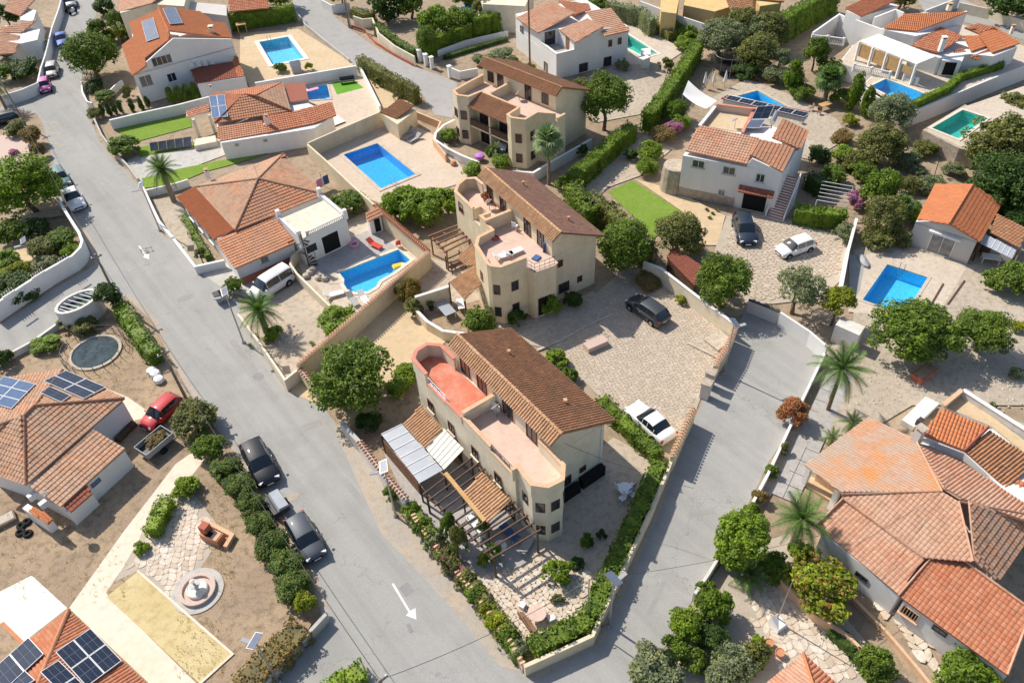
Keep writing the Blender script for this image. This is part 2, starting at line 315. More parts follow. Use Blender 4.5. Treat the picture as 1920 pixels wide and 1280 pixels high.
# ---------------------------------------------------------------- builders: ground, walls, pools
HOLES = []
def sheet(name, pts, z, m, structure=True, parent=None, label=None, cat=None):
    pts = ccw([V2(p) for p in pts]); loops = [[Vector((p.x, p.y, 0)) for p in pts]]
    for hp, hz in HOLES:
        if abs(hz - z) < .12 and all(inside(p, pts) for p in hp): loops.append([Vector((p[0], p[1], 0)) for p in hp])
    vin, ein = [], []
    for lp in loops:
        k = len(vin); vin += [Vector((p.x, p.y)) for p in lp]; ein += [(k+i, k+(i+1) % len(lp)) for i in range(len(lp))]
    vo, _, fo = delaunay_2d_cdt(vin, ein, [list(range(len(pts)))], 1, 1e-5)[:3]; fs = []
    for t in fo:
        ce = (vo[t[0]]+vo[t[1]]+vo[t[2]])/3
        if not inside(ce, pts) or any(inside(ce, [V2(q) for q in lp]) for lp in loops[1:]): continue
        a, b, c = t
        if (vo[b]-vo[a]).x*(vo[c]-vo[a]).y - (vo[b]-vo[a]).y*(vo[c]-vo[a]).x < 0: a, c = c, a
        fs.append((a, b, c))
    o = MB().add([(p.x, p.y, z) for p in vo], fs).build(name, m, parent)
    if label: tag(o, label, cat)
    elif structure: o['kind'] = 'structure'
    return o
def offs_line(pts, d, closed=False):
    n = len(pts); out = []
    for i in range(n):
        b = V2(pts[i]); a = V2(pts[i-1]) if i > 0 or closed else None; c = V2(pts[(i+1) % n]) if i < n-1 or closed else None
        ns = []
        if a is not None: t = (b-a).normalized(); ns.append(Vector((-t.y, t.x)))
        if c is not None: t = (c-b).normalized(); ns.append(Vector((-t.y, t.x)))
        k = sum(ns, Vector((0, 0)))
        if len(ns) == 2: k /= max(.5, k.dot(ns[0]))
        out.append(b + k*d)
    return out
def strip_mb(pts, t, z0, z1, closed=False):
    l, r = offs_line(pts, t/2, closed), offs_line(pts, -t/2, closed); mb = MB(); n = len(pts)
    for i in range(n if closed else n-1):
        j = (i+1) % n
        mb.hexa([(r[i].x, r[i].y, z0), (r[j].x, r[j].y, z0), (l[j].x, l[j].y, z0), (l[i].x, l[i].y, z0)],
                [(r[i].x, r[i].y, z1), (r[j].x, r[j].y, z1), (l[j].x, l[j].y, z1), (l[i].x, l[i].y, z1)])
    return mb
def tile_geo(o, u, v, n, w, L, a, s, seg=4, taper=.9):
    vs = []
    for e in (0, 1):
        for k in range(seg+1):
            f = k/seg; ff = .5 + (f-.5)*(1 if e == 0 else taper)
            vs.append(o + u*(w*ff) + v*(L*e) + n*(a*math.sin(math.pi*f) + (s if e == 0 else 0)))
    vs += [o + u*w, o.copy()]
    g = seg+1; fs = [(k, k+1, g+k+1, g+k) for k in range(seg)]
    fs.append(tuple(range(seg, -1, -1)) + (2*g+1, 2*g)); return vs, fs
def tile_cap(mb, pts, t, z, sp=.30):
    for a, b in zip(pts, pts[1:]):
        a, b = V2(a), V2(b); d = (b-a); L = d.length; d = d.normalized(); k = max(1, int(L/sp)); ws = L/k
        for i in range(k):
            for sgn in (1, -1):
                nn = Vector((-d.y, d.x))*sgn; up3 = Vector((-nn.x*.45, -nn.y*.45, .0))
                lo = a + d*(ws*i + (0 if sgn < 0 else ws)) + nn*(t/2+.1)
                u = Vector((d.x, d.y, 0))*(-sgn); hl = t/2+.1
                v = Vector((-nn.x, -nn.y, .38)).normalized(); n = u.cross(v)
                if n.z < 0: n = -n
                vs, fs = tile_geo(Vector((lo.x, lo.y, z+.0)), u, v, n, ws*.72, hl*1.06, .10, .02, 3); mb.add(vs, fs)
def wall(name, label, pts, h, m, t=.2, z0=0.0, cap=None, closed=False, cat='wall', capm='tile_ochre', group=None):
    c = centroid(pts); o = thing(name, label, cat, (0, 0, 0), 0, group)
    strip_mb(pts, t, z0-.1, z0+h, closed).build('wall_body', m, o)
    if cap == 'tile':
        mb = MB(); tile_cap(mb, list(pts)+([pts[0]] if closed else []), t, z0+h); stuff(mb.build('tile_cap', capm, o))
        strip_mb(pts, t*.5, z0+h, z0+h+.05, closed).build('cap_bed', m, o)
    elif cap:
        strip_mb(pts, t+.08, z0+h, z0+h+.06, closed).build('coping', cap, o)
    return o
def baluster_mb(pts, z0, h, sp=.2, r=.055):
    mb = MB()
    for a, b in zip(pts, pts[1:]):
        a, b = V2(a), V2(b); k = max(2, int((b-a).length/sp))
        for i in range(k):
            p = a + (b-a)*((i+.5)/k); mb.lathe((p.x, p.y, z0), [(r*.7, 0), (r*1.2, h*.3), (r*.5, h*.75), (r*.8, h)], 5)
    return mb
def balustrade(name, label, pts, m, z0=0.0, h=.9, parent=None):
    o = parent or thing(name, label, 'balustrade')
    strip_mb(pts, .16, z0, z0+.12).build('base_rail', m, o); strip_mb(pts, .18, z0+h-.1, z0+h).build('top_rail', m, o)
    stuff(baluster_mb(pts, z0+.12, h-.22).build('balusters', m, o)); mb = MB()
    for p in pts: mb.box((p[0], p[1], z0+h/2+.05), (.26, .26, h+.1))
    mb.build('posts', m, o); return o
def pool(label, pts, lining, water='water', z=0.0, depth=1.25, cop=.35, copm='cream'):
    pts = ccw([V2(p) for p in pts]); o = thing('swimming_pool', label, 'swimming pool'); n = len(pts)
    vs = [(p.x, p.y, z+.06) for p in pts] + [(p.x, p.y, z-depth) for p in pts]
    fs = [(i, n+i, n+(i+1) % n, (i+1) % n) for i in range(n)]
    for t in tessellate_polygon([[Vector((p.x, p.y, 0)) for p in pts]]):
        a, b, c = t
        if (pts[b]-pts[a]).x*(pts[c]-pts[a]).y - (pts[b]-pts[a]).y*(pts[c]-pts[a]).x < 0: a, c = c, a
        fs.append((n+a, n+b, n+c))
    MB().add(vs, fs).build('basin', lining, o)
    q = inset(pts, .004); sheet('water_surface', q, z-.13, water, False, o)
    # coping stones laid one by one round the rim
    out = inset(pts, -cop); sm = 0
    for i in range(n):
        a, b, c, d = pts[i], pts[(i+1) % n], out[(i+1) % n], out[i]; k = max(1, round((b-a).length/.55))
        for j in range(k):
            f0, f1 = j/k, (j+1)/k; g = .008/max(.2, (b-a).length)
            l = lambda p, q_, f: p.lerp(q_, min(1, max(0, f)))
            P = [l(a, b, f0+g), l(a, b, f1-g), l(d, c, f1-g), l(d, c, f0+g)]
            P = ccw(P); MB().hexa([(p.x, p.y, z-.02) for p in P], [(p.x, p.y, z+.085+.004*R.random()) for p in P]).build('coping_stone', copm, o)
    return o
def stones(name, poly, size, m, z, parent=None, indiv=0, inner=.035, hgt=.03, near=None):
    """irregular paving: a jittered net of stones, the nearest 'indiv' as objects, the rest joined"""
    poly = [V2(p) for p in poly]; xs = [p.x for p in poly]; ys = [p.y for p in poly]; a = R.random()*.6
    ca, sa = math.cos(a), math.sin(a); c0 = centroid(poly); ext = max(max(xs)-min(xs), max(ys)-min(ys))*.75; N = int(ext/size)+2
    pt = {}
    for i in range(-N, N+1):
        for j in range(-N, N+1):
            x = (i+R.uniform(-.33, .33))*size; y = (j+R.uniform(-.33, .33)+(.5 if i % 2 else 0))*size
            pt[i, j] = Vector((c0.x+x*ca-y*sa, c0.y+x*sa+y*ca))
    cells = []
    for i in range(-N, N):
        for j in range(-N, N):
            q = [pt[i, j], pt[i+1, j], pt[i+1, j+1], pt[i, j+1]]; ce = centroid(q)
            if not all(inside(p, poly) for p in q): continue
            q = ccw([p + (ce-p).normalized()*inner for p in q]); r_ = []
            for k in range(4):           # clip the corners a little so that stones are not plain squares
                p, pn, pp = q[k], q[(k+1) % 4], q[k-1]; f = R.uniform(.08, .28); r_ += [p.lerp(pp, f), p.lerp(pn, f)]
            cells.append((ce, r_))
    cells.sort(key=lambda t: t[0].length); mb = MB(); root = parent
    for k, (ce, q) in enumerate(cells):
        h = z + hgt*R.uniform(.5, 1.0); n = len(q)
        one = MB() if k < indiv else mb
        one.add([(p.x, p.y, -.02) for p in q]+[(p.x, p.y, h) for p in q], [(i, (i+1) % n, n+(i+1) % n, n+i) for i in range(n)]+[tuple(range(n, 2*n))])
        if k < indiv: one.build('paving_stone', m, root)
    if mb.v: stuff(mb.build(name, m, root))

# ---------------------------------------------------------------- builders: houses
TS = dict(barrel=(.24, .40, .08, .02), flat=(.29, .39, .03, .05), big=(.28, .34, .022, .04), fine=(.24, .36, .05, .02), plain=(.30, .34, .012, .016))
def roof_plane(parent, P, eave, m, style='flat', indiv=0, name='roof_tiles', thick=.14, slabm=None):
    """P: planar polygon (3-D), eave=(i,j): indices of the lower edge; real overlapping tiles laid in columns"""
    P = [Vector(p) for p in P]; o = P[eave[0]]; u = (P[eave[1]]-o).normalized(); v = Vector((0, 0, 0))
    for p in P: d = p-o; v += d - u*d.dot(u)
    v.normalize(); nn = u.cross(v)
    if nn.z < 0: u = -u; nn = -nn
    P = [p - nn*(p-o).dot(nn) for p in P]
    uv = [((p-o).dot(u), (p-o).dot(v)) for p in P]; u0, u1 = min(a for a, b in uv), max(a for a, b in uv)
    w, e, a, s = TS[style]; k = max(1, round((u1-u0)/w)); w = (u1-u0)/k; n = len(uv)
    bot = [p - nn*thick for p in P]; top = [p - nn*.012 for p in P]
    idx = list(range(n)) if area2(uv) > 0 else list(range(n))[::-1]
    bt, tp = [bot[i] for i in idx], [top[i] for i in idx]
    fs = [tuple(range(n-1, -1, -1)), tuple(range(n, 2*n))] + [(i, (i+1) % n, n+(i+1) % n, n+i) for i in range(n)]
    MB().add(bt+tp, fs).build('roof_slab', slabm or m, parent)
    mb = MB(); singles = []
    for c in range(k):
        uc = u0 + (c+.5)*w; vv = []
        for i in range(n):
            (a0, b0), (a1, b1) = uv[i], uv[(i+1) % n]
            if (a0 > uc) != (a1 > uc): vv.append(b0 + (b1-b0)*(uc-a0)/(a1-a0))
        if len(vv) < 2: continue
        v0, v1 = min(vv), max(vv); rw = max(1, round((v1-v0)/e)) if v1-v0 > e*.5 else 0
        r0 = v0
        for r in range(int((v1-v0)/e)+1):
            va = v0 + r*e; L = min(e*1.08, v1-va)
            if L < .1: continue
            jit = R.uniform(-.008, .008)
            org = o + u*(uc-w/2+w*.03+jit) + v*va
            if indiv and L > e*.99: singles.append((org, L, w)); continue
            mb.add(*tile_geo(org, u, v, nn, w*.94, L, a, s + R.uniform(0, .012), 4 if style != 'plain' else 2))
    if singles:
        singles.sort(key=lambda t: (t[0]-Vector((0, 0, HCAM))).length)
        z0 = Vector((0, 0, 0)); me = MB().add(*tile_geo(z0, Vector((1, 0, 0)), Vector((0, 1, 0)), Vector((0, 0, 1)), w*.94, e*1.08, a, s+.006)).mesh('tile', m)
        rot = Matrix((u, v, nn)).transposed().to_4x4()
        for org, L, _ in singles[:indiv]:
            t = link('roof_tile', me, parent); t.matrix_local = Matrix.Translation(org) @ rot @ Matrix.Rotation(R.uniform(-.02, .02), 4, 'Z')
        for org, L, _ in singles[indiv:]: mb.add(*tile_geo(org, u, v, nn, w*.94, L, a, s + R.uniform(0, .012)))
    if mb.v: stuff(mb.build(name, m, parent))
    return o, nn
def onpl(px, py, pl):
    r = ray(px, py); c = Vector((0, 0, HCAM)); return c + r*((pl[0]-c).dot(pl[1])/r.dot(pl[1]))
def ridge(parent, p, q, m, r=.13, name='ridge_tiles'):
    p, q = Vector(p), Vector(q); d = (q-p); L = d.length; d.normalize(); k = max(1, int(L/.42)); mb = MB(); e = L/k
    side = d.cross(Vector((0, 0, 1))).normalized(); up = side.cross(d)
    if up.z < 0: up = -up; side = -side
    for i in range(k):
        mb.add(*tile_geo(p + d*(e*i) - side*r + up*.0, side, d, up, 2*r, e*1.06, .12, .025, 4, .92))
    return stuff(mb.build(name, m, parent))
def onwall(px, py, A, B):
    A, B = V2(A), V2(B); d = (B-A).normalized(); n = Vector((d.y, -d.x)); r = ray(px, py)
    t = n.dot(A)/(n.x*r.x + n.y*r.y); return Vector((r.x*t, r.y*t, HCAM + r.z*t))
def window(parent, A, B, c, w, h, fm='shutter', pm='glass', sill=None, mull=1, name='window', proud=.05, arch=False):
    """window set on wall A-B (outside on the right when walking A->B), centre c in 3-D"""
    A, B = V2(A), V2(B); d = (B-A).normalized(); n = Vector((d.y, -d.x)); rz = math.atan2(d.y, d.x); c = Vector(c)
    t_ = (V2(c)-A).dot(d); b = A + d*t_; ft = .07
    def bx(mb, du, dz, su, sz, dep, off):
        q = b + d*du + n*(off); mb.box((q.x, q.y, c.z+dz), (su, dep, sz), rz)
    f = MB()
    for sg in (-1, 1): bx(f, sg*(w/2-ft/2), 0, ft, h, .08, proud-.02)
    for sg in (-1, 1): bx(f, 0, sg*(h/2-ft/2), w-2*ft-.004, ft, .08, proud-.022)
    for k in range(mull): bx(f, (k+1)*w/(mull+1)-w/2, 0, .05, h-2*ft-.004, .06, proud-.024)
    fo = f.build(name, fm, parent); g = MB(); bx(g, 0, 0, w-2*ft, h-2*ft, .03, .008); g.build('pane', pm, fo)
    if sill: s = MB(); bx(s, 0, -h/2-.04, w+.2, .07, .2, .08); s.build('sill', sill, fo)
    return fo
def house(name, label, cat='house', group=None):
    return thing(name, label, cat, (0, 0, 0), 0, group)
def body(parent, pts, z0, z1, m, name='wall_body'):
    return MB().prism(pts, z0-.02, z1).build(name, m, parent)
def gable_wall(parent, A, B, z0, zA, zB, apex, m, t=.22, name='gable_wall'):
    """upright wall from A to B with heights zA, zB and an optional apex (frac, z)"""
    A, B = V2(A), V2(B); d = (B-A).normalized(); n = Vector((-d.y, d.x))*t; pr = [(0, z0), (1, z0), (1, zB)]
    if apex: pr.append(apex)
    pr.append((0, zA)); vs = []
    for off in (Vector((0, 0)), n):
        for f, z in pr: p = A.lerp(B, f)+off; vs.append((p.x, p.y, z))
    k = len(pr); fs = [tuple(range(k)), tuple(range(2*k-1, k-1, -1))] + [(i, k+i, k+(i+1) % k, (i+1) % k) for i in range(k)]
    return MB().add(vs, fs).build(name, m, parent)
def chimney(parent, p, s, h, m, cap='tile_ochre', rz=0):
    o = MB().box((p[0], p[1], p[2]+h/2), (s, s, h), rz).build('chimney', m, parent)
    MB().box((p[0], p[1], p[2]+h+.12), (s*.8, s*.8, .12), rz).build('chimney_pot', 'dark', o)
    MB().box((p[0], p[1], p[2]+h+.22), (s*1.25, s*1.25, .07), rz).build('chimney_cap', cap, o); return o
def solar_panel(label, a, u, v, wu, hv, nx=1, ny=1, group=None, lift=.12, cell='panel_cell'):
    """framed panel: corner a, in-plane unit axes u, v"""
    u, v = u.normalized(), v.normalized(); n = u.cross(v)
    if n.z < 0: n = -n
    o = thing('solar_panel', label, 'solar panel', (0, 0, 0), 0, group); a = a + n*lift
    P = lambda x, y, z: a + u*x + v*y + n*z
    def slab(mb, x0, x1, y0, y1, z0, z1):
        q = [(x0, y0), (x1, y0), (x1, y1), (x0, y1)]
        if u.cross(v).z < 0: q = q[::-1]
        mb.hexa([P(x, y, z0) for x, y in q], [P(x, y, z1) for x, y in q])
    f = MB(); e = .035
    slab(f, 0, wu, 0, e, -.03, .03); slab(f, 0, wu, hv-e, hv, -.03, .03); slab(f, 0, e, e+.002, hv-e-.002, -.03, .03); slab(f, wu-e, wu, e+.002, hv-e-.002, -.03, .03)
    f.build('frame', 'whitemetal', o); c = MB(); slab(c, e, wu-e, e, hv-e, -.02, .015); cc = c.build('cell_sheet', cell, o)
    g = MB()
    for i in range(1, nx): x = wu*i/nx; slab(g, x-.012, x+.012, e, hv-e, .015, .02)
    for j in range(1, ny): y = hv*j/ny; slab(g, e, wu-e, y-.008, y+.008, .015, .019)
    if g.v: g.build('cell_lines', 'cellline', o)
    return o
surf('panel_cell', (.012, .018, .035), (.018, .026, .05), s1=2, rough=.12, spec=.6, fine=.05)
surf('panel_blue', (.05, .10, .20), (.07, .13, .25), s1=2, rough=.15, spec=.6, fine=.05)
surf('panel_water', (.10, .12, .18), (.13, .155, .22), s1=1, rough=.25, spec=.6, fine=.05)
surf('cellline', (.16, .18, .22), rough=.4, fine=0)

# ---------------------------------------------------------------- builders: vegetation
def used(vs, fs):
    ids = sorted({i for f in fs for i in f}); mp = {k: i for i, k in enumerate(ids)}; return [vs[i] for i in ids], [tuple(mp[i] for i in f) for f in fs]
def leaf(mb, c, n, s, asp=.55):
    t = n.orthogonal().normalized(); a = R.uniform(0, 6.283); b = n.cross(t); t, b = t*math.cos(a)+b*math.sin(a), b*math.cos(a)-t*math.sin(a)
    o = len(mb.v); t *= s; b *= s*asp; k = n*(s*.18)
    mb.v += [tuple(c-t), tuple(c-b-k), tuple(c+t), tuple(c+b-k)]; mb.f.append((o, o+1, o+2, o+3))
def rvec(): return Vector((R.gauss(0, 1), R.gauss(0, 1), R.gauss(0, 1))).normalized()
def lump(mb, c, r, sx=1, sz=1):
    o = len(mb.v); n = 6; vs = [(c.x, c.y, c.z-r*sz)]
    for z, q in ((-.55, .8), (.1, 1), (.65, .72)):
        for i in range(n):
            t = 6.283*(i+R.uniform(-.2, .2))/n; k = q*r*R.uniform(.85, 1.1); vs.append((c.x+k*math.cos(t)*sx, c.y+k*math.sin(t)*sx, c.z+z*r*sz))
    vs.append((c.x, c.y, c.z+r*sz)); fs = [(0, 1+(i+1) % n, 1+i) for i in range(n)]
    for j in (0, 1): fs += [(1+j*n+i, 1+j*n+(i+1) % n, 1+(j+1)*n+(i+1) % n, 1+(j+1)*n+i) for i in range(n)]
    fs += [(1+2*n+i, 1+2*n+(i+1) % n, 1+3*n) for i in range(n)]; mb.add(vs, fs)
def crown(n, leafs, clumps, shape='round', cr_=(.16, .40), gap=0.0):
    mb = MB(); cl = []
    for i in range(clumps):
        d = rvec()
        if d.z < -.45: d.z = -d.z
        rr = R.uniform(.38, .84)
        if shape == 'column': c = Vector((d.x*.55, d.y*.55, R.uniform(-.82, .80))); f = 1-max(0, c.z)**1.6*.85; c.x *= f; c.y *= f; r = R.uniform(.28, .42)*max(.35, f)
        elif shape == 'loose': c = d*R.uniform(.3, .85); r = R.uniform(.16, .32)
        elif i % 6 == 0: c = d*R.uniform(.82, 1.0); r = R.uniform(.10, .20)
        else: c = d*rr; r = R.uniform(*cr_)
        cl.append((c, r))
    tot = sum(r*r for c, r in cl)
    for c, r in cl:
        if shape != 'loose': lump(mb, c*.84, r*.6)
        for k in range(max(3, int(n*r*r/tot))):
            d = rvec()
            if d.dot(c) < -.25*c.length: d = (d + c.normalized()).normalized()
            p = c + d*(r*R.uniform(.72, 1.08)); nrm = (d*.8 + rvec()*.85 + Vector((0, 0, .35))).normalized()
            leaf(mb, p, nrm, leafs*R.uniform(.7, 1.25))
    return mb
CROWNS = {}
def crown_mesh(kind, m, var=0):
    k = (kind, m, var)
    if k not in CROWNS:
        mb = dict(big=lambda: crown(9000, .046, 78), mid=lambda: crown(4200, .068, 46), small=lambda: crown(2000, .105, 30),
                  loose=lambda: crown(4200, .052, 60, 'loose'), column=lambda: crown(1900, .085, 34, 'column'), tiny=lambda: crown(700, .19, 16))[kind]()
        CROWNS[k] = mb.mesh('crown_' + kind, m)
    return CROWNS[k]
def tree(label, px, py, wpx, H, m, kind='big', name='tree', cat='tree', rz_=.8, bark='bark', z0=0.0, asp=1.0, group=None, lean=0, var=None):
    r = wpx/2/ppm(px, py, H*.6)*1.04; rz = min(r*rz_*1.12, (H-.1)/2*1.0); zc = z0 + H - rz; p = G(px, py, zc)
    o = thing(name, label, cat, (p.x, p.y, z0), R.uniform(0, 6.28), group)
    mb = MB(); tr = max(.06, r*.07); top = Vector((R.uniform(-.1, .1)*r, R.uniform(-.1, .1)*r, H-1.35*rz)); mid = top*.55 + Vector((.06*r, -.05*r, 0))
    mb.tube((0, 0, -.05), mid, tr*1.25, tr, 7); mb.tube(mid, top, tr, tr*.8, 7)
    for k in range(6):
        t = k*1.05+R.uniform(0, .5); e = top + Vector((math.cos(t)*r*.6, math.sin(t)*r*.6*asp, rz*R.uniform(.25, .9))); mb.tube(top, e, tr*.55, tr*.15, 5)
    mb.build('trunk', bark, o, True)
    c = link('crown', crown_mesh(kind, m, R.randrange(3) if var is None else var), o); c.location = (0, 0, H-rz); c.scale = (r, r*asp, rz); return o
def shrub(label, px, py, wpx, m, h=None, kind=None, name='shrub', cat='shrub', z0=0.0, asp=1.0, group=None, rot=None):
    r = wpx/2/ppm(px, py, .6)*1.16; h = (h or r*1.5)*1.08; kind = kind or ('mid' if r > 1.1 else 'small' if r > .5 else 'tiny')
    p = G(px, py, z0+h*.5); o = link(name, crown_mesh(kind, m, R.randrange(2))); o.location = (p.x, p.y, z0+h*.46); o.scale = (r, r*asp, h*.54)
    o.rotation_euler = (R.uniform(-.14, .14), R.uniform(-.14, .14), R.uniform(0, 6.28)); o.scale.x *= R.uniform(.88, 1.2); o.scale.y *= R.uniform(.82, 1.1); return tag(o, label, cat, group)
def hedge(label, pts, w, h, m, ls=.13, dens=38, z0=0.0, name='hedge', cat='hedge', rough=.12, group=None, taper=.9):
    o = thing(name, label, cat, (0, 0, 0), 0, group); pts = [V2(p) for p in pts]; mb = MB()
    strip_mb(pts, w*.72, z0, z0+h*.9).build('branch_core', m, o)
    ph = [R.uniform(0, 6.28) for _ in range(6)]
    def bump(s, a): return rough*(math.sin(s*2.1+ph[0]+a)+.7*math.sin(s*5.3+ph[1]-2*a)+.5*math.sin(s*9.7+ph[2]+a*3))/1.6
    segs = list(zip(pts, pts[1:])); s0 = 0
    for a, b in segs:
        d = b-a; L = d.length; d.normalize(); n = Vector((-d.y, d.x)); per = w + 2*h
        for k in range(int(dens*(L+w*.3)*per)):
            s = R.uniform(-w*.15, L+w*.15); t = R.uniform(0, per)
            if t < h: x, z, nr = -w/2*(taper+(1-taper)*(1-t/h)), t, Vector((-n.x, -n.y, .15))
            elif t < h+w: x, z, nr = t-h-w/2, h, Vector((0, 0, 1))
            else: x, z, nr = w/2*(taper+(1-taper)*(1-(t-h-w)/h)), t-h-w, Vector((n.x, n.y, .15))
            bb = bump(s0+s, x*1.5+z); q = a + d*s + n*x; c = Vector((q.x, q.y, z0+z)) + nr*(bb+R.uniform(-.1, .05))
            leaf(mb, c, (nr+rvec()*.7).normalized(), ls*R.uniform(.65, 1.25))
        for ce, dd in ((a, -d), (b, d)):
            for k in range(int(dens*w*h)):
                q = ce + dd*(w*.12) + n*R.uniform(-w/2, w/2); leaf(mb, Vector((q.x, q.y, z0+R.uniform(0, h))), (Vector((dd.x, dd.y, .2))+rvec()*.7).normalized(), ls*R.uniform(.65, 1.25))
        s0 += L
    mb.build('foliage', m, o); return o
def frond_mesh(m, L=1.0, n=26, droop=.5, wid=.26):
    mb = MB(); pts = []
    for i in range(n+1):
        f = i/n; pts.append(Vector((f*L*(1-.12*f), 0, L*(.20*f - droop*f*f*.75))))
    for i in range(n): mb.tube(pts[i], pts[i+1], .016*L*(1-.7*i/n), .016*L*(1-.7*(i+1)/n), 3, False)
    for i in range(3, n):
        f = i/n; ll = wid*L*math.sin(math.pi*min(1, .18+f*.8))**.7; t = (pts[i+1]-pts[i]).normalized()
        for sg in (-1, 1):
            tip = pts[i] + t*(ll*.65) + Vector((0, sg*ll*.75, -ll*R.uniform(.05, .3))); b = t*(.018*L)
            mb.add([pts[i]-b, pts[i]+b, tip], [(0, 1, 2)])
    return mb.mesh('frond', m)
def fan_mesh(m, n=15, droop=.25):
    mb = MB(); mb.tube((0, 0, 0), (.5, 0, .12), .018, .012, 4); c = Vector((.5, 0, .12))
    for i in range(n):
        a = (i/(n-1)-.5)*4.4; d = Vector((math.cos(a), math.sin(a), 0)); s = Vector((-d.y, d.x, 0))*.05; m_ = c + d*.28 + Vector((0, 0, .03)); e = c + d*.5 + Vector((0, 0, -droop*R.uniform(.4, 1)))
        mb.add([c, m_-s, e, m_+s], [(0, 1, 2, 3)])
    return mb.mesh('fan_leaf', m)
FR = {}
def palm(label, base, crownpx, H, L, m='palm', fan=False, n=34, z0=0.0, tr=.19, bark='palebark'):
    p = G(*base, z0) if base else G(*crownpx, H); o = thing('palm_tree', label, 'palm tree', (p.x, p.y, z0), R.uniform(0, 6))
    mb = MB(); k = max(4, int(H/.35)); q = None
    for i in range(k):
        f0, f1 = i/k, (i+1)/k; mb.tube((0, 0, H*f0), (0, 0, H*f1), tr*(1.12-.25*f0), tr*(1.0-.25*f0), 9, False)
    mb.tube((0, 0, H-.1), (0, 0, H+.25), tr*1.25, tr*.6, 8); mb.build('trunk', bark, o)
    key = (m, fan, round(L, 1))
    if key not in FR: FR[key] = [fan_mesh(m, 15, d) for d in (.1, .3)] if fan else [frond_mesh(m, 1, 26, d) for d in (.45, .8, 1.2)]
    for i in range(n):
        f = i/n; t = i*2.39996; el = rad(72 - 95*f + R.uniform(-6, 6)) if not fan else rad(75 - 120*f + R.uniform(-8, 8))
        lf = link('palm_frond', FR[key][min(len(FR[key])-1, int(f*len(FR[key])))], o); sc = L*R.uniform(.85, 1.1)
        lf.location = (0, 0, H+.12); lf.rotation_euler = (0, -el, t); lf.scale = (sc,)*3
    return o
def agave(label, px, py, r, m='leaf_grey', n=18, name='agave_plant', z0=0.0, cat='plant', up=.7, wd=.16):
    p = G(px, py, z0); mb = MB()
    for i in range(n):
        t = i*2.4; e = rad(20+up*60*(i/n)); d = Vector((math.cos(t)*math.cos(e), math.sin(t)*math.cos(e), math.sin(e)))*r*R.uniform(.8, 1.1); s = Vector((-math.sin(t), math.cos(t), 0))*r*wd
        b = Vector((0, 0, .05)); m1 = b + d*.5 + Vector((0, 0, .08*r)); tip = b + d - Vector((0, 0, .12*r)); mb.add([b-s*.5, b+s*.5, m1+s, tip, m1-s, m1-Vector((0, 0, .08*r))], [(0, 5, 4), (0, 1, 2, 5), (5, 2, 3), (5, 3, 4)])
    o = mb.build(name, m); o.location = p; return tag(o, label, cat)

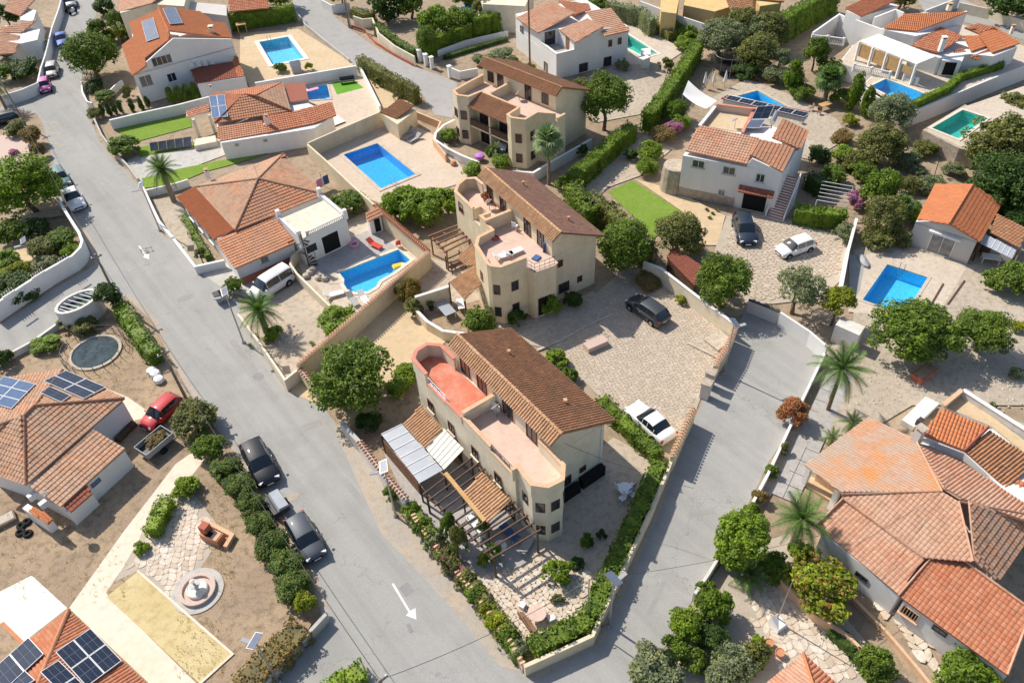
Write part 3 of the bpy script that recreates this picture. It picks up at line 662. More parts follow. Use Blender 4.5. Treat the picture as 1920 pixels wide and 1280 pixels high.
# ---------------------------------------------------------------- builders: vehicles and street furniture
CT = dict(suv=(4.45, 1.86, 1.60, 1.0, .44, .25), hatch=(4.05, 1.76, 1.46, .93, .44, .26), sedan=(4.4, 1.78, 1.44, .92, .34, .19), van=(4.75, 1.88, 1.85, 1.08, .49, .30), mini=(2.75, 1.56, 1.5, .95, .46, .30))
def car(label, px, py, hx, hy, kind, m, name='parked_car', z0=0.0, group=None, scale=1.0):
    L, W, Ht, belt, rb, wf = CT[kind]; a, b = G(px, py, .6), G(hx, hy, .6); rz = math.atan2(b.y-a.y, b.x-a.x)
    o = thing(name, label, 'van' if kind == 'van' else 'car', (a.x, a.y, z0), rz, group); o.scale = (scale,)*3; w = W/2; wb = dict(mini=.34).get(kind, .30)
    hood = belt - .06; nose = .72 if kind != 'van' else .8
    st = [(-.5, .80, .42, belt*.80), (-.485, .90, .28, belt*.93), (-.44, .97, .22, belt), (-.30, 1, .2, belt+.01), (-.08, 1, .19, belt), (.12, 1, .19, belt-.01), (wf+.01, .995, .19, belt-.02), (.36, .97, .2, hood-.06), (.44, .92, .22, nose+.06), (.485, .82, .27, nose-.08), (.5, .70, .36, nose-.2)]
    rings = []; vs = []; fs = []
    for x, k, zl, zt in st:
        ww = w*k; r = [(-ww*.86, zl), (-ww, zl+.14), (-ww*1.0, zl+(zt-zl)*.55), (-ww*.955, zt-.09), (-ww*.80, zt), (0, zt+.025), (ww*.80, zt), (ww*.955, zt-.09), (ww, zl+(zt-zl)*.55), (ww, zl+.14), (ww*.86, zl)]
        rings.append(len(vs)); vs += [(x*L, y, z) for y, z in r]
    g = 11
    for i in range(len(st)-1):
        for j in range(g): a_, b_ = rings[i]+j, rings[i]+(j+1) % g; fs.append((a_, b_, b_+g, a_+g))
    fs += [tuple(range(g-1, -1, -1)), tuple(rings[-1]+j for j in range(g))]
    bo = MB().add(vs, [f[::-1] for f in fs]).build('car_body', m, o, True)
    dr = .09 if kind in ('suv', 'hatch') else .05 if kind in ('van', 'mini') else .15; df = .19 if kind != 'van' else .15
    xr, xf, tr, tf = -rb*L - (.03*L if kind != 'sedan' else 0), wf*L, (-rb+dr)*L, (wf-df)*L; zb, zt = belt-.02, Ht-.05; wb_, wt = w*.90, w*.72; xm = (tr+tf)/2
    B4 = [(xr, -wb_), (xf, -wb_*.97), (xf, wb_*.97), (xr, wb_)]; T4 = [(tr, -wt), (tf, -wt*.97), (tf, wt*.97), (tr, wt)]
    Hh = Ht-zb; sil = [(xr, 0), (xr+(tr-xr)*.55, .55), (tr-.02*L, .90), (tr+.06*L, .985), ((tr+tf)/2, 1.0), (tf-.05*L, .975), (tf+.02*L, .88), (tf+(xf-tf)*.55, .5), (xf, 0)]
    rows = []
    for x, f in sil:
        z = zb + Hh*f; ws_ = wb_ + (wt-wb_)*f; sq = .93 if x in (xr, xf) else 1; r_ = [(-wb_*sq, zb), (-(wb_*.4+ws_*.6)*sq, zb+Hh*f*.6), (-ws_*sq, zb+Hh*f*.90), (-ws_*.86*sq, z-.012*f), (0, z+.03*f), (ws_*.86*sq, z-.012*f), (ws_*sq, zb+Hh*f*.90), ((wb_*.4+ws_*.6)*sq, zb+Hh*f*.6), (wb_*sq, zb)]; rows.append([(x, y, zz) for y, zz in r_])
    gv = [p for r_ in rows for p in r_]; gl, rf, pl = [], [], []
    for a_ in range(len(rows)-1):
        for b_ in range(8):
            q = (a_*9+b_, a_*9+b_+1, (a_+1)*9+b_+1, (a_+1)*9+b_)[::-1]
            if 2 <= b_ <= 5 and 2 <= a_ <= 5: rf.append(q)
            else: gl.append(q)
    MB().add(*used(gv, gl)).build('windows', 'carglass', o, True); MB().add(*used(gv, rf)).build('roof', m, o, True)
    for sg in (1, 7):
        for a_, rr_ in ((1, .035), (4, .03), (6, .03)) + (((2, .05),) if kind in ('suv', 'van', 'hatch') else ()): p0, p1 = Vector(rows[a_][0 if sg == 1 else 8]), Vector(rows[a_][2 if sg == 1 else 6]); p0.z = zb; MB().tube(p0, p1, rr_, rr_, 4).build('pillar', m, o)
    wr = .33 if kind in ('suv', 'van') else .30
    for fx in (-wb*L, wb*L+.06):
        for sg in (-1, 1):
            MB().tube((fx, sg*(w-.10), wr+.03), (fx, sg*(w+.004), wr+.03), wr+.07, wr+.07, 16).build('wheel_arch', 'dark', o)
            wh = MB().tube((fx, sg*(w-.2), wr), (fx, sg*(w+.018), wr), wr, wr, 16).build('wheel', 'tyre', o)
            MB().tube((fx, sg*(w-.1), wr), (fx, sg*(w+.028), wr), wr*.66, wr*.6, 10).build('rim', 'alloy', wh)
    for sg in (-1, 1):
        MB().box((L*.462, sg*w*.66, nose-.04), (.16, .34, .13), -sg*.5).build('headlight', 'lamp_lens', o)
        MB().box((-L*.478, sg*w*.80, belt-.16), (.12, .2, .22), sg*.3).build('tail_light', 'lamp_red', o)
        MB().box((wf*L-.28, sg*(w+.09), belt+.06), (.1, .2, .13), sg*.2).build('wing_mirror', m, o)
        MB().box((0.02*L, sg*(w*1.0+.004), belt-.2), (.16, .03, .025)).build('door_handle', 'alloy', o)
    MB().box((L*.495, 0, .5), (.05, W*.5, .16)).build('grille', 'dark', o); MB().box((L*.503, 0, .42), (.03, .5, .11)).build('number_plate', 'plastic_white', o)
    MB().box((-L*.497, 0, .62), (.03, .5, .11)).build('number_plate', 'plastic_white', o); MB().box((0, 0, .24), (L*.8, W*.84, .16)).build('underside', 'dark', o)
    return o
def lamp_post(label, base, tipdir, H=5.9):
    p = G(*base); q = G(*tipdir); rz = math.atan2(q.y-p.y, q.x-p.x); o = thing('street_lamp', label, 'street lamp', p, rz, 'solar street lamps')
    MB().tube((0, 0, 0), (0, 0, H), .085, .05, 10).build('pole', 'metal', o); MB().lathe((0, 0, 0), [(.2, 0), (.2, .05), (.12, .12), (.09, .4)], 10).build('base_plate', 'metal', o)
    MB().tube((0, 0, H-.55), (.55, 0, H-.4), .035, .03, 6).build('arm', 'metal', o); MB().box((.75, 0, H-.38), (.6, .26, .08), 0, .08).build('lamp_head', 'plastic_grey', o)
    pn = MB().box((0, 0, H+.12), (.6, 1.05, .05), 0, -.35).build('solar_panel', 'metal', o); MB().box((-.012, 0, H+.152), (.53, .98, .012), 0, -.35).build('cell_sheet', 'panel_water', pn); return o
def utility_pole(label, base, H=7.0, lean=(0, 0), arm=True, m='polewood', z0=0.0):
    p = G(*base); o = thing('utility_pole', label, 'pole', p); rp = .05 if m == 'metal' else .14; MB().tube((0, 0, 0), (lean[0], lean[1], H), rp, rp*.7, 9).build('pole', m, o)
    if arm:
        MB().box((lean[0], lean[1], H-.35), (1.0, .1, .1), .7).build('crossarm', 'darkmetal', o)
        for k in (-.4, 0, .4): MB().lathe((lean[0]+k*.76, lean[1]+k*.64, H-.3), [(.04, 0), (.07, .08), (.05, .2)], 6).build('insulator', 'plastic_white', o)
    return o, Vector((p.x+lean[0], p.y+lean[1], H-.12))
def cable(label, a, b, sag=.5, r=.025):
    a, b = Vector(a), Vector(b); pts = [a.lerp(b, i/14) - Vector((0, 0, sag*4*(i/14)*(1-i/14))) for i in range(15)]
    return tag(MB().path(pts, r, 4).build('overhead_cable', 'darkmetal'), label, 'cable')
def tub(label, p, r, h, m='terracotta', plant=None, name='plant_pot'):
    o = thing(name, label, 'plant pot', p); MB().lathe((0, 0, 0), [(r*.7, 0), (r, h*.85), (r*1.08, h*.86), (r*1.08, h), (r*.9, h), (r*.85, h*.9)], 12).build('pot', m, o)
    if plant: c = link('plant', crown_mesh('tiny', plant), o); c.location = (0, 0, h+r*.9); c.scale = (r*1.6, r*1.6, r*1.5)
    return o
def lounger(label, p, rz, m='plastic_white', fm='whitemetal', group=None):
    o = thing('sun_lounger', label, 'sun lounger', p, rz, group); MB().box((.25, 0, .3), (1.3, .62, .06)).build('seat', m, o); MB().box((-.66, 0, .48), (.75, .62, .06), 0, -.6).build('backrest', m, o)
    for x in (-.7, .75):
        for y in (-.26, .26): MB().tube((x, y, 0), (x, y, .29), .03, .03, 5).build('leg', fm, o)
    return o
def table(label, p, rz, sx, sy, h, m, lm=None, round_=False, name='table'):
    o = thing(name, label, 'table', p, rz)
    if round_: MB().lathe((0, 0, h-.05), [(sx/2-.02, 0), (sx/2, .015), (sx/2, .035), (sx/2-.02, .05)], 20).build('table_top', m, o); MB().lathe((0, 0, 0), [(.25, 0), (.06, .06), (.06, h-.05)], 10).build('pedestal', lm or m, o)
    else:
        MB().box((0, 0, h-.03), (sx, sy, .06)).build('table_top', m, o)
        for x in (-1, 1):
            for y in (-1, 1): MB().box((x*(sx/2-.08), y*(sy/2-.08), (h-.06)/2), (.07, .07, h-.06)).build('leg', lm or m, o)
    return o
def chair(label, p, rz, m, group=None):
    o = thing('chair', label, 'chair', p, rz, group); MB().box((0, 0, .44), (.46, .46, .05)).build('seat', m, o); MB().box((-.22, 0, .72), (.05, .46, .5), 0, .12).build('backrest', m, o)
    for x in (-.19, .19):
        for y in (-.19, .19): MB().tube((x, y, 0), (x, y, .42), .022, .022, 5).build('leg', m, o)
    return o
def pergola(label, corners, z, nb, m, along=0, postidx=None, cross=2, th=.12):
    """corner points (world, 4), nb beams running from edge 0-1 to edge 3-2"""
    o = thing('pergola', label, 'pergola'); a, b, c, d = [V2(p) for p in corners]
    for k in range(nb):
        f = k/(nb-1); p, q = a.lerp(b, f), d.lerp(c, f); e = (q-p).normalized()*.3; mb = MB(); l = (q-p).length+.6; rz = math.atan2((q-p).y, (q-p).x); ce = (p+q)/2
        mb.box((ce.x, ce.y, z+.16), (l, th, .16), rz).build('beam', m, o)
    for (p, q) in ((a, b), (d, c)):
        rz = math.atan2((q-p).y, (q-p).x); ce = (p+q)/2; MB().box((ce.x, ce.y, z), ((q-p).length+.2, th+.04, .16), rz).build('crossbeam', m, o)
    for p in (a, b, c, d): MB().box((p.x, p.y, z/2-.05), (.14, .14, z-.08)).build('post', m, o)
    return o
# ================================================================ the place: ground, roads, pools
def P(*pts, z=0.0): return [G(x, y, z) for x, y in pts]
h4 = K(300, 260, 3.556); h5 = K(340, 130, 6); h6 = K(200, 0, 6.1); h7 = K(940, 0, 5.333); h8 = K(1240, 150, 4.74)
h9 = K(1500, 0, 4.571); h10 = K(1560, 330, 4.742); h11 = K(1460, 720, 2.285); h12 = K(0, 640, 3.458); mm = K(740, 600, 2.7826)
m2 = K(780, 300, 3.766); m3 = K(810, 90, 4.922)
def Kp(k, *pts): return [k(*p) for p in pts]
pA = P((644.5, 291), (707.8, 269.8), (779.5, 327.5), (714.8, 354.2))
pB = P((486, 80), (540, 70), (570, 110), (511, 122))
pC = P((1663.3, 496.6), (1739, 521)); c3 = G(1617, 563); pC = [pC[0], pC[1], pC[1]+c3-pC[0], c3]
pK = Kp(h4, (1195, 895), (1590, 742), (1668, 812), (1560, 893), (1462, 950), (1440, 990), (1385, 1022), (1305, 1028), (1250, 1008), (1226, 972), (1230, 940))
pS = Kp(h5, (1408, 212), (1640, 180), (1678, 335), (1420, 355))
pF = P((1376, 183), (1420, 171), (1482, 205), (1440, 222))
pG = P((1178, 66), (1234, 102), (1208, 108), (1150, 76))
ZD = 2.0
pD = [G(x, y, ZD) for x, y in ((1632, 163), (1661, 149), (1739, 179), (1708, 200))]
pE = [G(x, y, ZD) for x, y in ((1747, 241), (1805, 207), (1850, 222), (1797, 261))]
for p in (pA, pB, pC, pK, pS, pF, pG): HOLES.append((inset(p, -.02), 0.0))
for p in (pD, pE): HOLES.append((inset(p, -.02), ZD))
ground = sheet('ground', [(-420, -60), (420, -60), (420, 620), (-420, 620)], -.05, 'dirt')
# ---- roads
road = P((200, -30), (190, 0), (176, 42), (160, 110), (153, 152), (160, 190), (172, 230), (187, 265), (212, 298), (237, 320), (257, 347), (277, 377), (300, 437), (332, 460), (370, 512), (415, 530), (452, 570), (450, 600), (539, 735), (590, 740), (635, 800), (695, 882), (742, 965), (784, 1003), (817, 1038), (880, 1125), (960, 1228), (980, 1264),
         (1113, 1204), (1150, 1122), (1175, 1062), (1215, 975), (1262, 870), (1302, 785), (1330, 725), (1357, 690), (1395, 585), (1404, 574), (1458, 586), (1548, 660), (1540, 690), (1505, 745), (1482, 805), (1440, 868), (1422, 908), (1395, 960), (1357, 1028), (1300, 1122), (1247, 1212), (1180, 1310), (700, 1340), (455, 1330), (510, 1280), (603, 1150), (588, 1098), (578, 1058), (500, 938), (438, 848), (405, 800), (370, 757), (305, 660), (285, 603), (236, 556), (190, 562), (110, 606), (57, 641), (17, 666), (-60, 705), (-60, 645), (0, 609), (100, 541), (178, 496), (170, 470), (150, 437), (107, 377), (96, 330), (102, 312), (80, 232), (70, 215), (40, 206), (-30, 232), (-30, 212), (0, 201), (70, 177), (76, 150), (82, 110), (102, 48), (120, 0), (128, -30))
sheet('road', road, -.02, 'asphalt')
sheet('road', P((545, -12), (555, 25), (572, 52), (655, 114), (670, 128), (792, 176), (800, 190), (815, 215), (850, 222), (858, 157), (840, 147), (815, 138), (775, 124), (705, 89), (655, 54), (620, 24), (603, -12)), -.018, 'asphalt2')
sheet('road', P((1715, -10), (1800, -4), (1940, 58), (1940, 82), (1850, 52), (1735, 24)), -.018, 'asphalt')
sheet('road', P((540, -14), (300, -40), (700, -60), (612, -14)), -.016, 'asphalt2')
# ---- plots
Z = [0.0]
def plot(name, m, *pts, dz=None):
    Z[0] += .0015
    return sheet(name, P(*pts), Z[0] if dz is None else dz, m)
plot('garden_ground', 'gravel', (455, 575), (548, 490), (668, 600), (562, 692), (541, 728), (447, 598))
plot('drive_surface', 'concrete', (375, 512), (480, 470), (560, 480), (470, 560), (425, 545))
plot('yard', 'sand', (560, 692), (668, 602), (744, 540), (790, 575), (845, 632), (780, 690), (690, 735), (600, 760), (545, 735))
plot('yard', 'dirtb', (600, 752), (690, 735), (780, 690), (860, 800), (830, 905), (770, 940), (700, 870))
plot('courtyard', 'grout', (960, 640), (1000, 632), (1112, 555), (1180, 495), (1240, 497), (1380, 607), (1374, 628), (1318, 735), (1304, 772), (1262, 852), (1240, 842), (1126, 745), (1080, 700), (1040, 655))
plot('garden_ground', 'gravel', (945, 640), (900, 620), (800, 600), (1000, 600), (1112, 545), (1125, 565), (1000, 636))
plot('garden_ground', 'gravel', (980, 1245), (870, 1100), (850, 1060), (1000, 1020), (1060, 890), (1150, 820), (1245, 870), (1120, 1150))
plot('terrace', 'greypave', (765, 945), (720, 850), (760, 800), (900, 900), (1010, 1010), (985, 1060), (870, 1080), (830, 1040))
plot('terrace', 'dirtb', (780, 480), (850, 440), (900, 540), (930, 610), (880, 640), (800, 600), (760, 560))
plot('garden_ground', 'gravel', (748, 540), (800, 480), (860, 500), (905, 560), (800, 590))
plot('terrace', 'deck', (577, 268), (690, 205), (770, 232), (830, 262), (880, 335), (860, 345), (720, 385), (660, 360))
plot('terrace', 'paledeck', (560, 480), (620, 430), (690, 395), (720, 405), (802, 480), (795, 500), (660, 603), (560, 500))
plot('terrace', 'greypave', (590, 500), (600, 470), (690, 432), (700, 432), (745, 465), (640, 505), (612, 520))
plot('terrace', 'sand', (450, 62), (560, 55), (660, 118), (664, 125), (560, 145), (470, 165), (450, 130))
plot('terrace', 'deck', (556, 200), (556, 160), (650, 138), (690, 150), (722, 225), (640, 260), (590, 250), (625, 220))
plot('lawn', 'turfd', (622, 156), (660, 148), (682, 165), (632, 178))
plot('garden_ground', 'sand', (678, 130), (790, 182), (770, 200), (715, 205), (690, 160))
plot('lawn', 'turf', (212, 243), (355, 214), (360, 238), (256, 266))
plot('garden_ground', 'concrete', (240, 300), (350, 262), (420, 262), (425, 290), (330, 325), (265, 345), (240, 318))
plot('lawn', 'turf', (255, 278), (300, 268), (362, 266), (368, 276), (262, 296))
plot('lawn', 'turf', (266, 335), (270, 353), (330, 345), (385, 322), (450, 305), (520, 282), (480, 290), (440, 296), (330, 318))
plot('garden_ground', 'palegravel', (285, 375), (330, 370), (410, 490), (372, 500), (330, 455), (303, 432))
plot('lawn', 'turf', (1140, 360), (1186, 338), (1282, 400), (1222, 450), (1210, 430))
plot('garden_ground', 'sand', (1190, 336), (1260, 355), (1360, 405), (1345, 460), (1300, 460), (1286, 402))
plot('drive_surface', 'grout', (1362, 405), (1440, 395), (1590, 450), (1582, 520), (1540, 560), (1450, 570), (1400, 570), (1340, 470))
plot('garden_ground', 'palegravel', (1090, 150), (1200, 100), (1262, 100), (1240, 170), (1200, 215), (1120, 230), (1060, 160))
plot('terrace', 'paledeck', (1165, 45), (1155, 25), (1285, 95), (1250, 118), (1180, 122), (1130, 70))
plot('garden_ground', 'gravel', (1060, 350), (1130, 300), (1220, 250), (1260, 280), (1200, 330), (1140, 352), (1100, 390))
plot('terrace', 'palegravel', (1350, 260), (1325, 190), (1400, 148), (1500, 185), (1570, 225), (1590, 260), (1520, 300), (1430, 280))
plot('garden_ground', 'dirt', (1600, 240), (1720, 215), (1760, 300), (1730, 400), (1600, 420), (1510, 400), (1520, 330))
plot('garden_ground', 'palegravel', (1600, 470), (1720, 430), (1940, 520), (1940, 760), (1700, 760), (1560, 760), (1550, 660), (1600, 600))
plot('terrace', 'paledeck', (1612, 480), (1690, 462), (1800, 495), (1810, 505), (1765, 580), (1740, 600), (1590, 585))
plot('drive_surface', 'asphalt2', (1592, 478), (1624, 478), (1612, 545), (1592, 580))
plot('garden_ground', 'palegravel', (1520, 790), (1590, 700), (1720, 735), (1940, 800), (1940, 830), (1760, 730), (1660, 790), (1560, 830))
plot('garden_ground', 'palegravel', (1480, 810), (1560, 770), (1540, 800), (1430, 950), (1410, 950))
plot('garden_ground', 'grout', (1245, 1230), (1330, 1090), (1370, 1035), (1480, 1000), (1560, 1130), (1700, 1290), (1500, 1320), (1240, 1300))
plot('garden_ground', 'dirtb', (-30, 690), (60, 645), (190, 572), (285, 605), (365, 758), (440, 850), (500, 940), (580, 1060), (600, 1148), (505, 1285), (-30, 1330))
plot('path', 'cream', (118, 690), (130, 700), (240, 745), (290, 780), (245, 790), (200, 760), (110, 705))
plot('path', 'cream', (370, 842), (385, 860), (262, 1020), (200, 1110), (175, 1150), (130, 1140), (230, 1000), (330, 870))
plot('patio', 'grout', (285, 950), (345, 905), (375, 940), (420, 1000), (360, 1090), (330, 1150), (258, 1070), (215, 1092), (262, 1010))
plot('path', 'cream', (130, 1140), (190, 1095), (205, 1120), (378, 1290), (290, 1290))
plot('court', 'court', (259, 1072), (436, 1227), (375, 1281), (200, 1119))
plot('terrace', 'whiteconc', (60, 1079), (127, 1140), (42, 1206), (-40, 1130))
plot('garden_ground', 'sand', (0, 475), (60, 430), (100, 480), (130, 490), (60, 520), (0, 560))
plot('path', 'palegravel', (-10, 440), (-10, 425), (60, 400), (110, 395), (120, 405), (60, 415))
plot('garden_ground', 'pinkstone', (-10, 260), (50, 235), (70, 300), (60, 325), (-10, 320))
plot('verge', 'verge', (745, 965), (782, 1003), (820, 1040), (880, 1123), (960, 1226), (978, 1258), (940, 1250), (845, 1138), (775, 1062), (715, 1000), (660, 880), (625, 800), (640, 790), (700, 870), dz=-.012)
plot('verge', 'verge', (1113, 1206), (1150, 1124), (1215, 978), (1262, 873), (1272, 872), (1228, 980), (1170, 1110), (1130, 1205), (1000, 1275), (985, 1268), dz=-.012)
plot('verge', 'verge', (438, 850), (500, 940), (578, 1060), (588, 1100), (603, 1152), (618, 1150), (600, 1090), (512, 938), (445, 846), (372, 757), dz=-.012)
plot('verge', 'verge', (236, 556), (286, 603), (306, 660), (372, 757), (380, 752), (316, 655), (296, 600), (240, 548), dz=-.013)
plot('verge', 'verge', (108, 378), (150, 437), (172, 470), (180, 462), (160, 430), (120, 380), dz=-.012)
# worn patches, covers and painted marks on the carriageway
def decal(name, label, cat, m, *pts): return sheet(name, P(*pts), -.014 if m == 'repair' else -.008, m, False, None, label, cat)
decal('manhole_cover', 'square dark manhole cover beside the large white road arrow', 'manhole cover', 'patch', (748, 1102), (763, 1090), (776, 1105), (760, 1118))
decal('road_patch', 'small dark oblong asphalt patch below the large white arrow', 'road patch', 'patch', (761, 1170), (768, 1167), (776, 1183), (768, 1186))
decal('manhole_cover', 'round dark manhole cover beside the driveway wall', 'manhole cover', 'patch', *[(484+11*math.cos(t*.524), 705+7*math.sin(t*.524)) for t in range(12)])
decal('road_patch', 'brown oval stain beside the small covered trailer', 'stain', 'verge', *[(547+13*math.cos(t*.524)+4*math.sin(t*.524), 931-9*math.sin(t*.524)) for t in range(12)])
for k, q in enumerate((((430, 640), (440, 634), (520, 745), (510, 752)), ((640, 900), (650, 894), (690, 945), (680, 952)), ((560, 800), (600, 785), (606, 795), (566, 811)), ((330, 560), (362, 548), (366, 556), (335, 569)), ((1290, 960), (1340, 952), (1342, 962), (1291, 971)), ((1240, 1090), (1252, 1086), (1222, 1150), (1211, 1153)))): decal('road_patch', ['long dark repair strip on the road beside the driveway wall', 'dark repair patch on the road near the roadside wall', 'oblong repair patch in the middle of the main road', 'repair patch near the painted number', 'repair strip across the right lane', 'long repair patch on the lower right lane'][k], 'road patch', 'repair', *q)
decal('road_arrow', 'large white arrow painted on the road near the photo bottom', 'road marking', 'paint', (734, 1094), (738, 1092), (769, 1144), (779, 1139), (781, 1161), (761, 1153), (766, 1147))
decal('road_arrow', 'small white arrow painted on the upper stretch of road', 'road marking', 'paint', (259, 461), (262, 460), (274, 477), (280, 476), (279, 486), (268, 482), (271, 479))
o = thing('painted_number', 'speed number 50 painted dark on the road beside the small arrow', 'road marking')
for (x, y, ch) in ((272, 466, '5'), (283, 463, '0')):
    a = G(x, y, -.006); u = (G(x-8.5, y+2.2, -.006)-a); v = (G(x-4.2, y-7.5, -.006)-a); sgs = dict(zip('50', ([((0, 1), (1, 1)), ((0, 1), (0, .5)), ((0, .5), (1, .5)), ((1, .5), (1, 0)), ((1, 0), (0, 0))], [((0, 0), (0, 1)), ((0, 1), (1, 1)), ((1, 1), (1, 0)), ((1, 0), (0, 0))])))[ch]
    mb = MB()
    for (x0, y0), (x1, y1) in sgs:
        p, q = a + u*x0 - v*y0, a + u*x1 - v*y1; d = (q-p).normalized(); n = Vector((-d.y, d.x, 0))*.07; e = d*.06
        mb.add([p-n-e, q-n+e, q+n+e, p+n-e], [(0, 1, 2, 3)])
    mb.build('digit', 'patch', o)
mk = thing('zigzag_marking', 'faded yellow zigzag marking on the left roadside by the planter', 'road marking'); mb = MB(); zz = [G(*p, -.008) for p in ((80, 228), (112, 232), (86, 247), (114, 252), (90, 268), (122, 272))]
for p, q in zip(zz, zz[1:]):
    d = (q-p).normalized(); n = Vector((-d.y, d.x, 0))*.05; mb.add([p-n, q-n, q+n, p+n], [(0, 1, 2, 3)])
mb.build('painted_line', 'yellowpaint', mk)
# ---- paving built stone by stone
stones('courtyard_stones', P((1045, 660), (1000, 637), (1112, 560), (1185, 500), (1240, 502), (1374, 608), (1312, 735), (1260, 848), (1130, 745)), .31, 'stones', .03, None, 0, .014, .018)
stuff(bpy.data.objects['courtyard_stones']); tag(bpy.data.objects['courtyard_stones'], 'irregular beige paving stones covering the walled courtyard', 'paving', kind='stuff')
def patio(name, label, size, m, pts, n=300):
    o = thing(name, label, 'paving'); stones('paving_stones', P(*pts), size, m, .075, o, n, .018, .02); return o
patio('paved_patio', 'cream flagstone patio beside the round fountain', .44, 'flags', ((286, 952), (345, 908), (375, 942), (417, 1000), (358, 1088), (330, 1145), (262, 1068), (216, 1090), (264, 1010)))
patio('paved_patio', 'warm flagstone patio inside the hedge corner with pink round table', .36, 'flags', ((983, 1205), (885, 1085), (940, 1062), (1040, 1035), (1128, 1075), (1085, 1160)), 300)
patio('paved_patio', 'pale flagstone patio behind round bushes at the right roadside', .5, 'flags', ((1365, 1080), (1420, 1050), (1490, 1100), (1560, 1170), (1640, 1280), (1480, 1290), (1420, 1200)), 220)
patio('paved_drive', 'pale stone paved drive with two parked cars before the garage', .42, 'stones', ((1370, 408), (1440, 398), (1585, 452), (1578, 515), (1450, 565), (1405, 565), (1348, 470)), 200)
patio('stepping_path', 'flagstone strip along the wall of the bottom right house', .6, 'flags', ((1600, 1095), (1660, 1080), (1760, 1200), (1790, 1280), (1760, 1290), (1700, 1230)), 120)
# ---- pools
pool('large blue rectangular pool on the walled tan terrace', pA, 'lining_blue', cop=.45, copm='paledeck')
pool('pale blue rectangular pool beside the big white house at upper left', pB, 'lining_light', cop=.6, copm='whiteconc')
pool('blue pool beside the small house with bright orange gable roof', pC, 'lining_mid', cop=.3, copm='paledeck')
pool('blue pool with rounded end and yellow float behind tile-topped wall', pK, 'lining_mid', cop=.35, copm='cream')
pool('small blue pool with pink float beside the green turf square', pS, 'lining_sky', cop=.25, copm='paledeck')
pool('blue pool corner showing behind the white house with solar strips', pF, 'lining_mid', cop=.4, copm='paledeck')
pool('narrow turquoise pool beside the white house at the top', pG, 'lining_teal', 'water_green', cop=.3, copm='whiteconc')
pool('vivid blue pool below the villa with white pergola roof', pD, 'lining_mid', z=ZD, cop=.35, copm='cream')
pool('turquoise pool behind the stone retaining wall at the right edge', pE, 'lining_teal', 'water_green', z=ZD, cop=.35, copm='cream')
# raised terraces at the upper right
tv = [G(x, y, ZD) for x, y in ((1620, 158), (1640, 140), (1575, 118), (1600, 85), (1660, 42), (1735, 22), (1930, 90), (1930, 118), (1712, 206), (1700, 212))]
sheet('terrace', tv, ZD, 'paledeck')
te = [G(x, y, ZD) for x, y in ((1735, 245), (1812, 199), (1930, 158), (1930, 300), (1800, 275))]
sheet('terrace', te, ZD, 'paledeck')
# ================================================================ buildings
def local(org, ang):
    c, s = math.cos(ang), math.sin(ang)
    def L(u, v, z=0.0): return Vector((org.x + u*c - v*s, org.y + u*s + v*c, z))
    return L
def frame(A, B):
    d = B-A; return local(A, math.atan2(d.y, d.x))
def parapet(o, pts, z0, z1, m, capm, t=.22, closed=False, name='parapet'):
    pp = strip_mb(pts, t, z0-.05, z1, closed).build(name, m, o); strip_mb(pts, t+.1, z1, z1+.06, closed).build('coping', capm, pp)
def railing(o, a, b, z0, z1, m='darkmetal'):
    r = MB(); 
    for z in (z0+.12, (z0+z1)/2, z1): r.tube((a.x, a.y, z), (b.x, b.y, z), .025, .025, 5)
    k = max(2, int((b-a).length/.5))
    for i in range(k+1): p = a.lerp(b, i/k); r.tube((p.x, p.y, z0), (p.x, p.y, z1), .02, .02, 4)
    r.build('railing', m, o)
def upper_storey(o, L, u0, u1, prof, m):
    n = len(prof); vs = [L(u0, v, z) for v, z in prof] + [L(u1, v, z) for v, z in prof]
    MB().add(vs, [tuple(range(n)), tuple(range(2*n-1, n-1, -1))] + [(i, n+i, n+(i+1) % n, (i+1) % n) for i in range(n)]).build('upper_storey', m, o)
def bay_windows(o, pts, zs, w=.75, h=1.1, fm='shutter'):
    for a, b in zip(pts, pts[1:]):
        a, b = V2(a), V2(b)
        if (b-a).length < .9: continue
        c = (a+b)/2
        for z in zs: window(o, a, b, (c.x, c.y, z), min(w, (b-a).length*.62), h, fm, 'glass', None)

# ---------------- front duplex with red terrace
g0 = mm(845, 565, 8.2); L1 = local(g0, rad(124.98))
o = house('duplex_house', 'beige duplex with red roof terrace and brown barrel tile roof')
WM = 'beigepale'
body(o, [L1(0, -4.45), L1(0, .7), L1(-1.73, .76), L1(-2.6, 1.6), L1(-2.44, 2.73), L1(-1.65, 3.47), L1(.1, 3.35), L1(.1, 3.55), L1(11.3, 3.5), L1(13.27, 3.34), L1(13.84, 2.72), L1(13.95, 1.68), L1(13.1, .87), L1(11.4, .76), L1(11.4, -4.45)], 0, 5.4, WM)
upper_storey(o, L1, 0.02, 11.38, [(-4.43, 5.3), (-4.43, 5.85), (0, 8.02), (.6, 7.62), (.6, 5.3)], WM)
roof_plane(o, [L1(-.55, -5.0, 5.8), L1(11.9, -5.0, 5.8), L1(11.9, 0, 8.2), L1(-.55, 0, 8.2)], (0, 1), 'tile_brown', 'barrel')
roof_plane(o, [L1(-.55, .95, 7.55), L1(11.9, .95, 7.55), L1(11.9, 0, 8.2), L1(-.55, 0, 8.2)], (0, 1), 'tile_ochre', 'barrel')
ridge(o, L1(-.6, 0, 8.24), L1(11.95, 0, 8.24), 'tile_ochre')
sheet('terrace_floor', [L1(6.4, .6), L1(6.4, 3.5), L1(13.2, 3.3), L1(13.8, 2.7), L1(13.9, 1.7), L1(13.1, .9)], 5.42, 'redfloor', False, o)
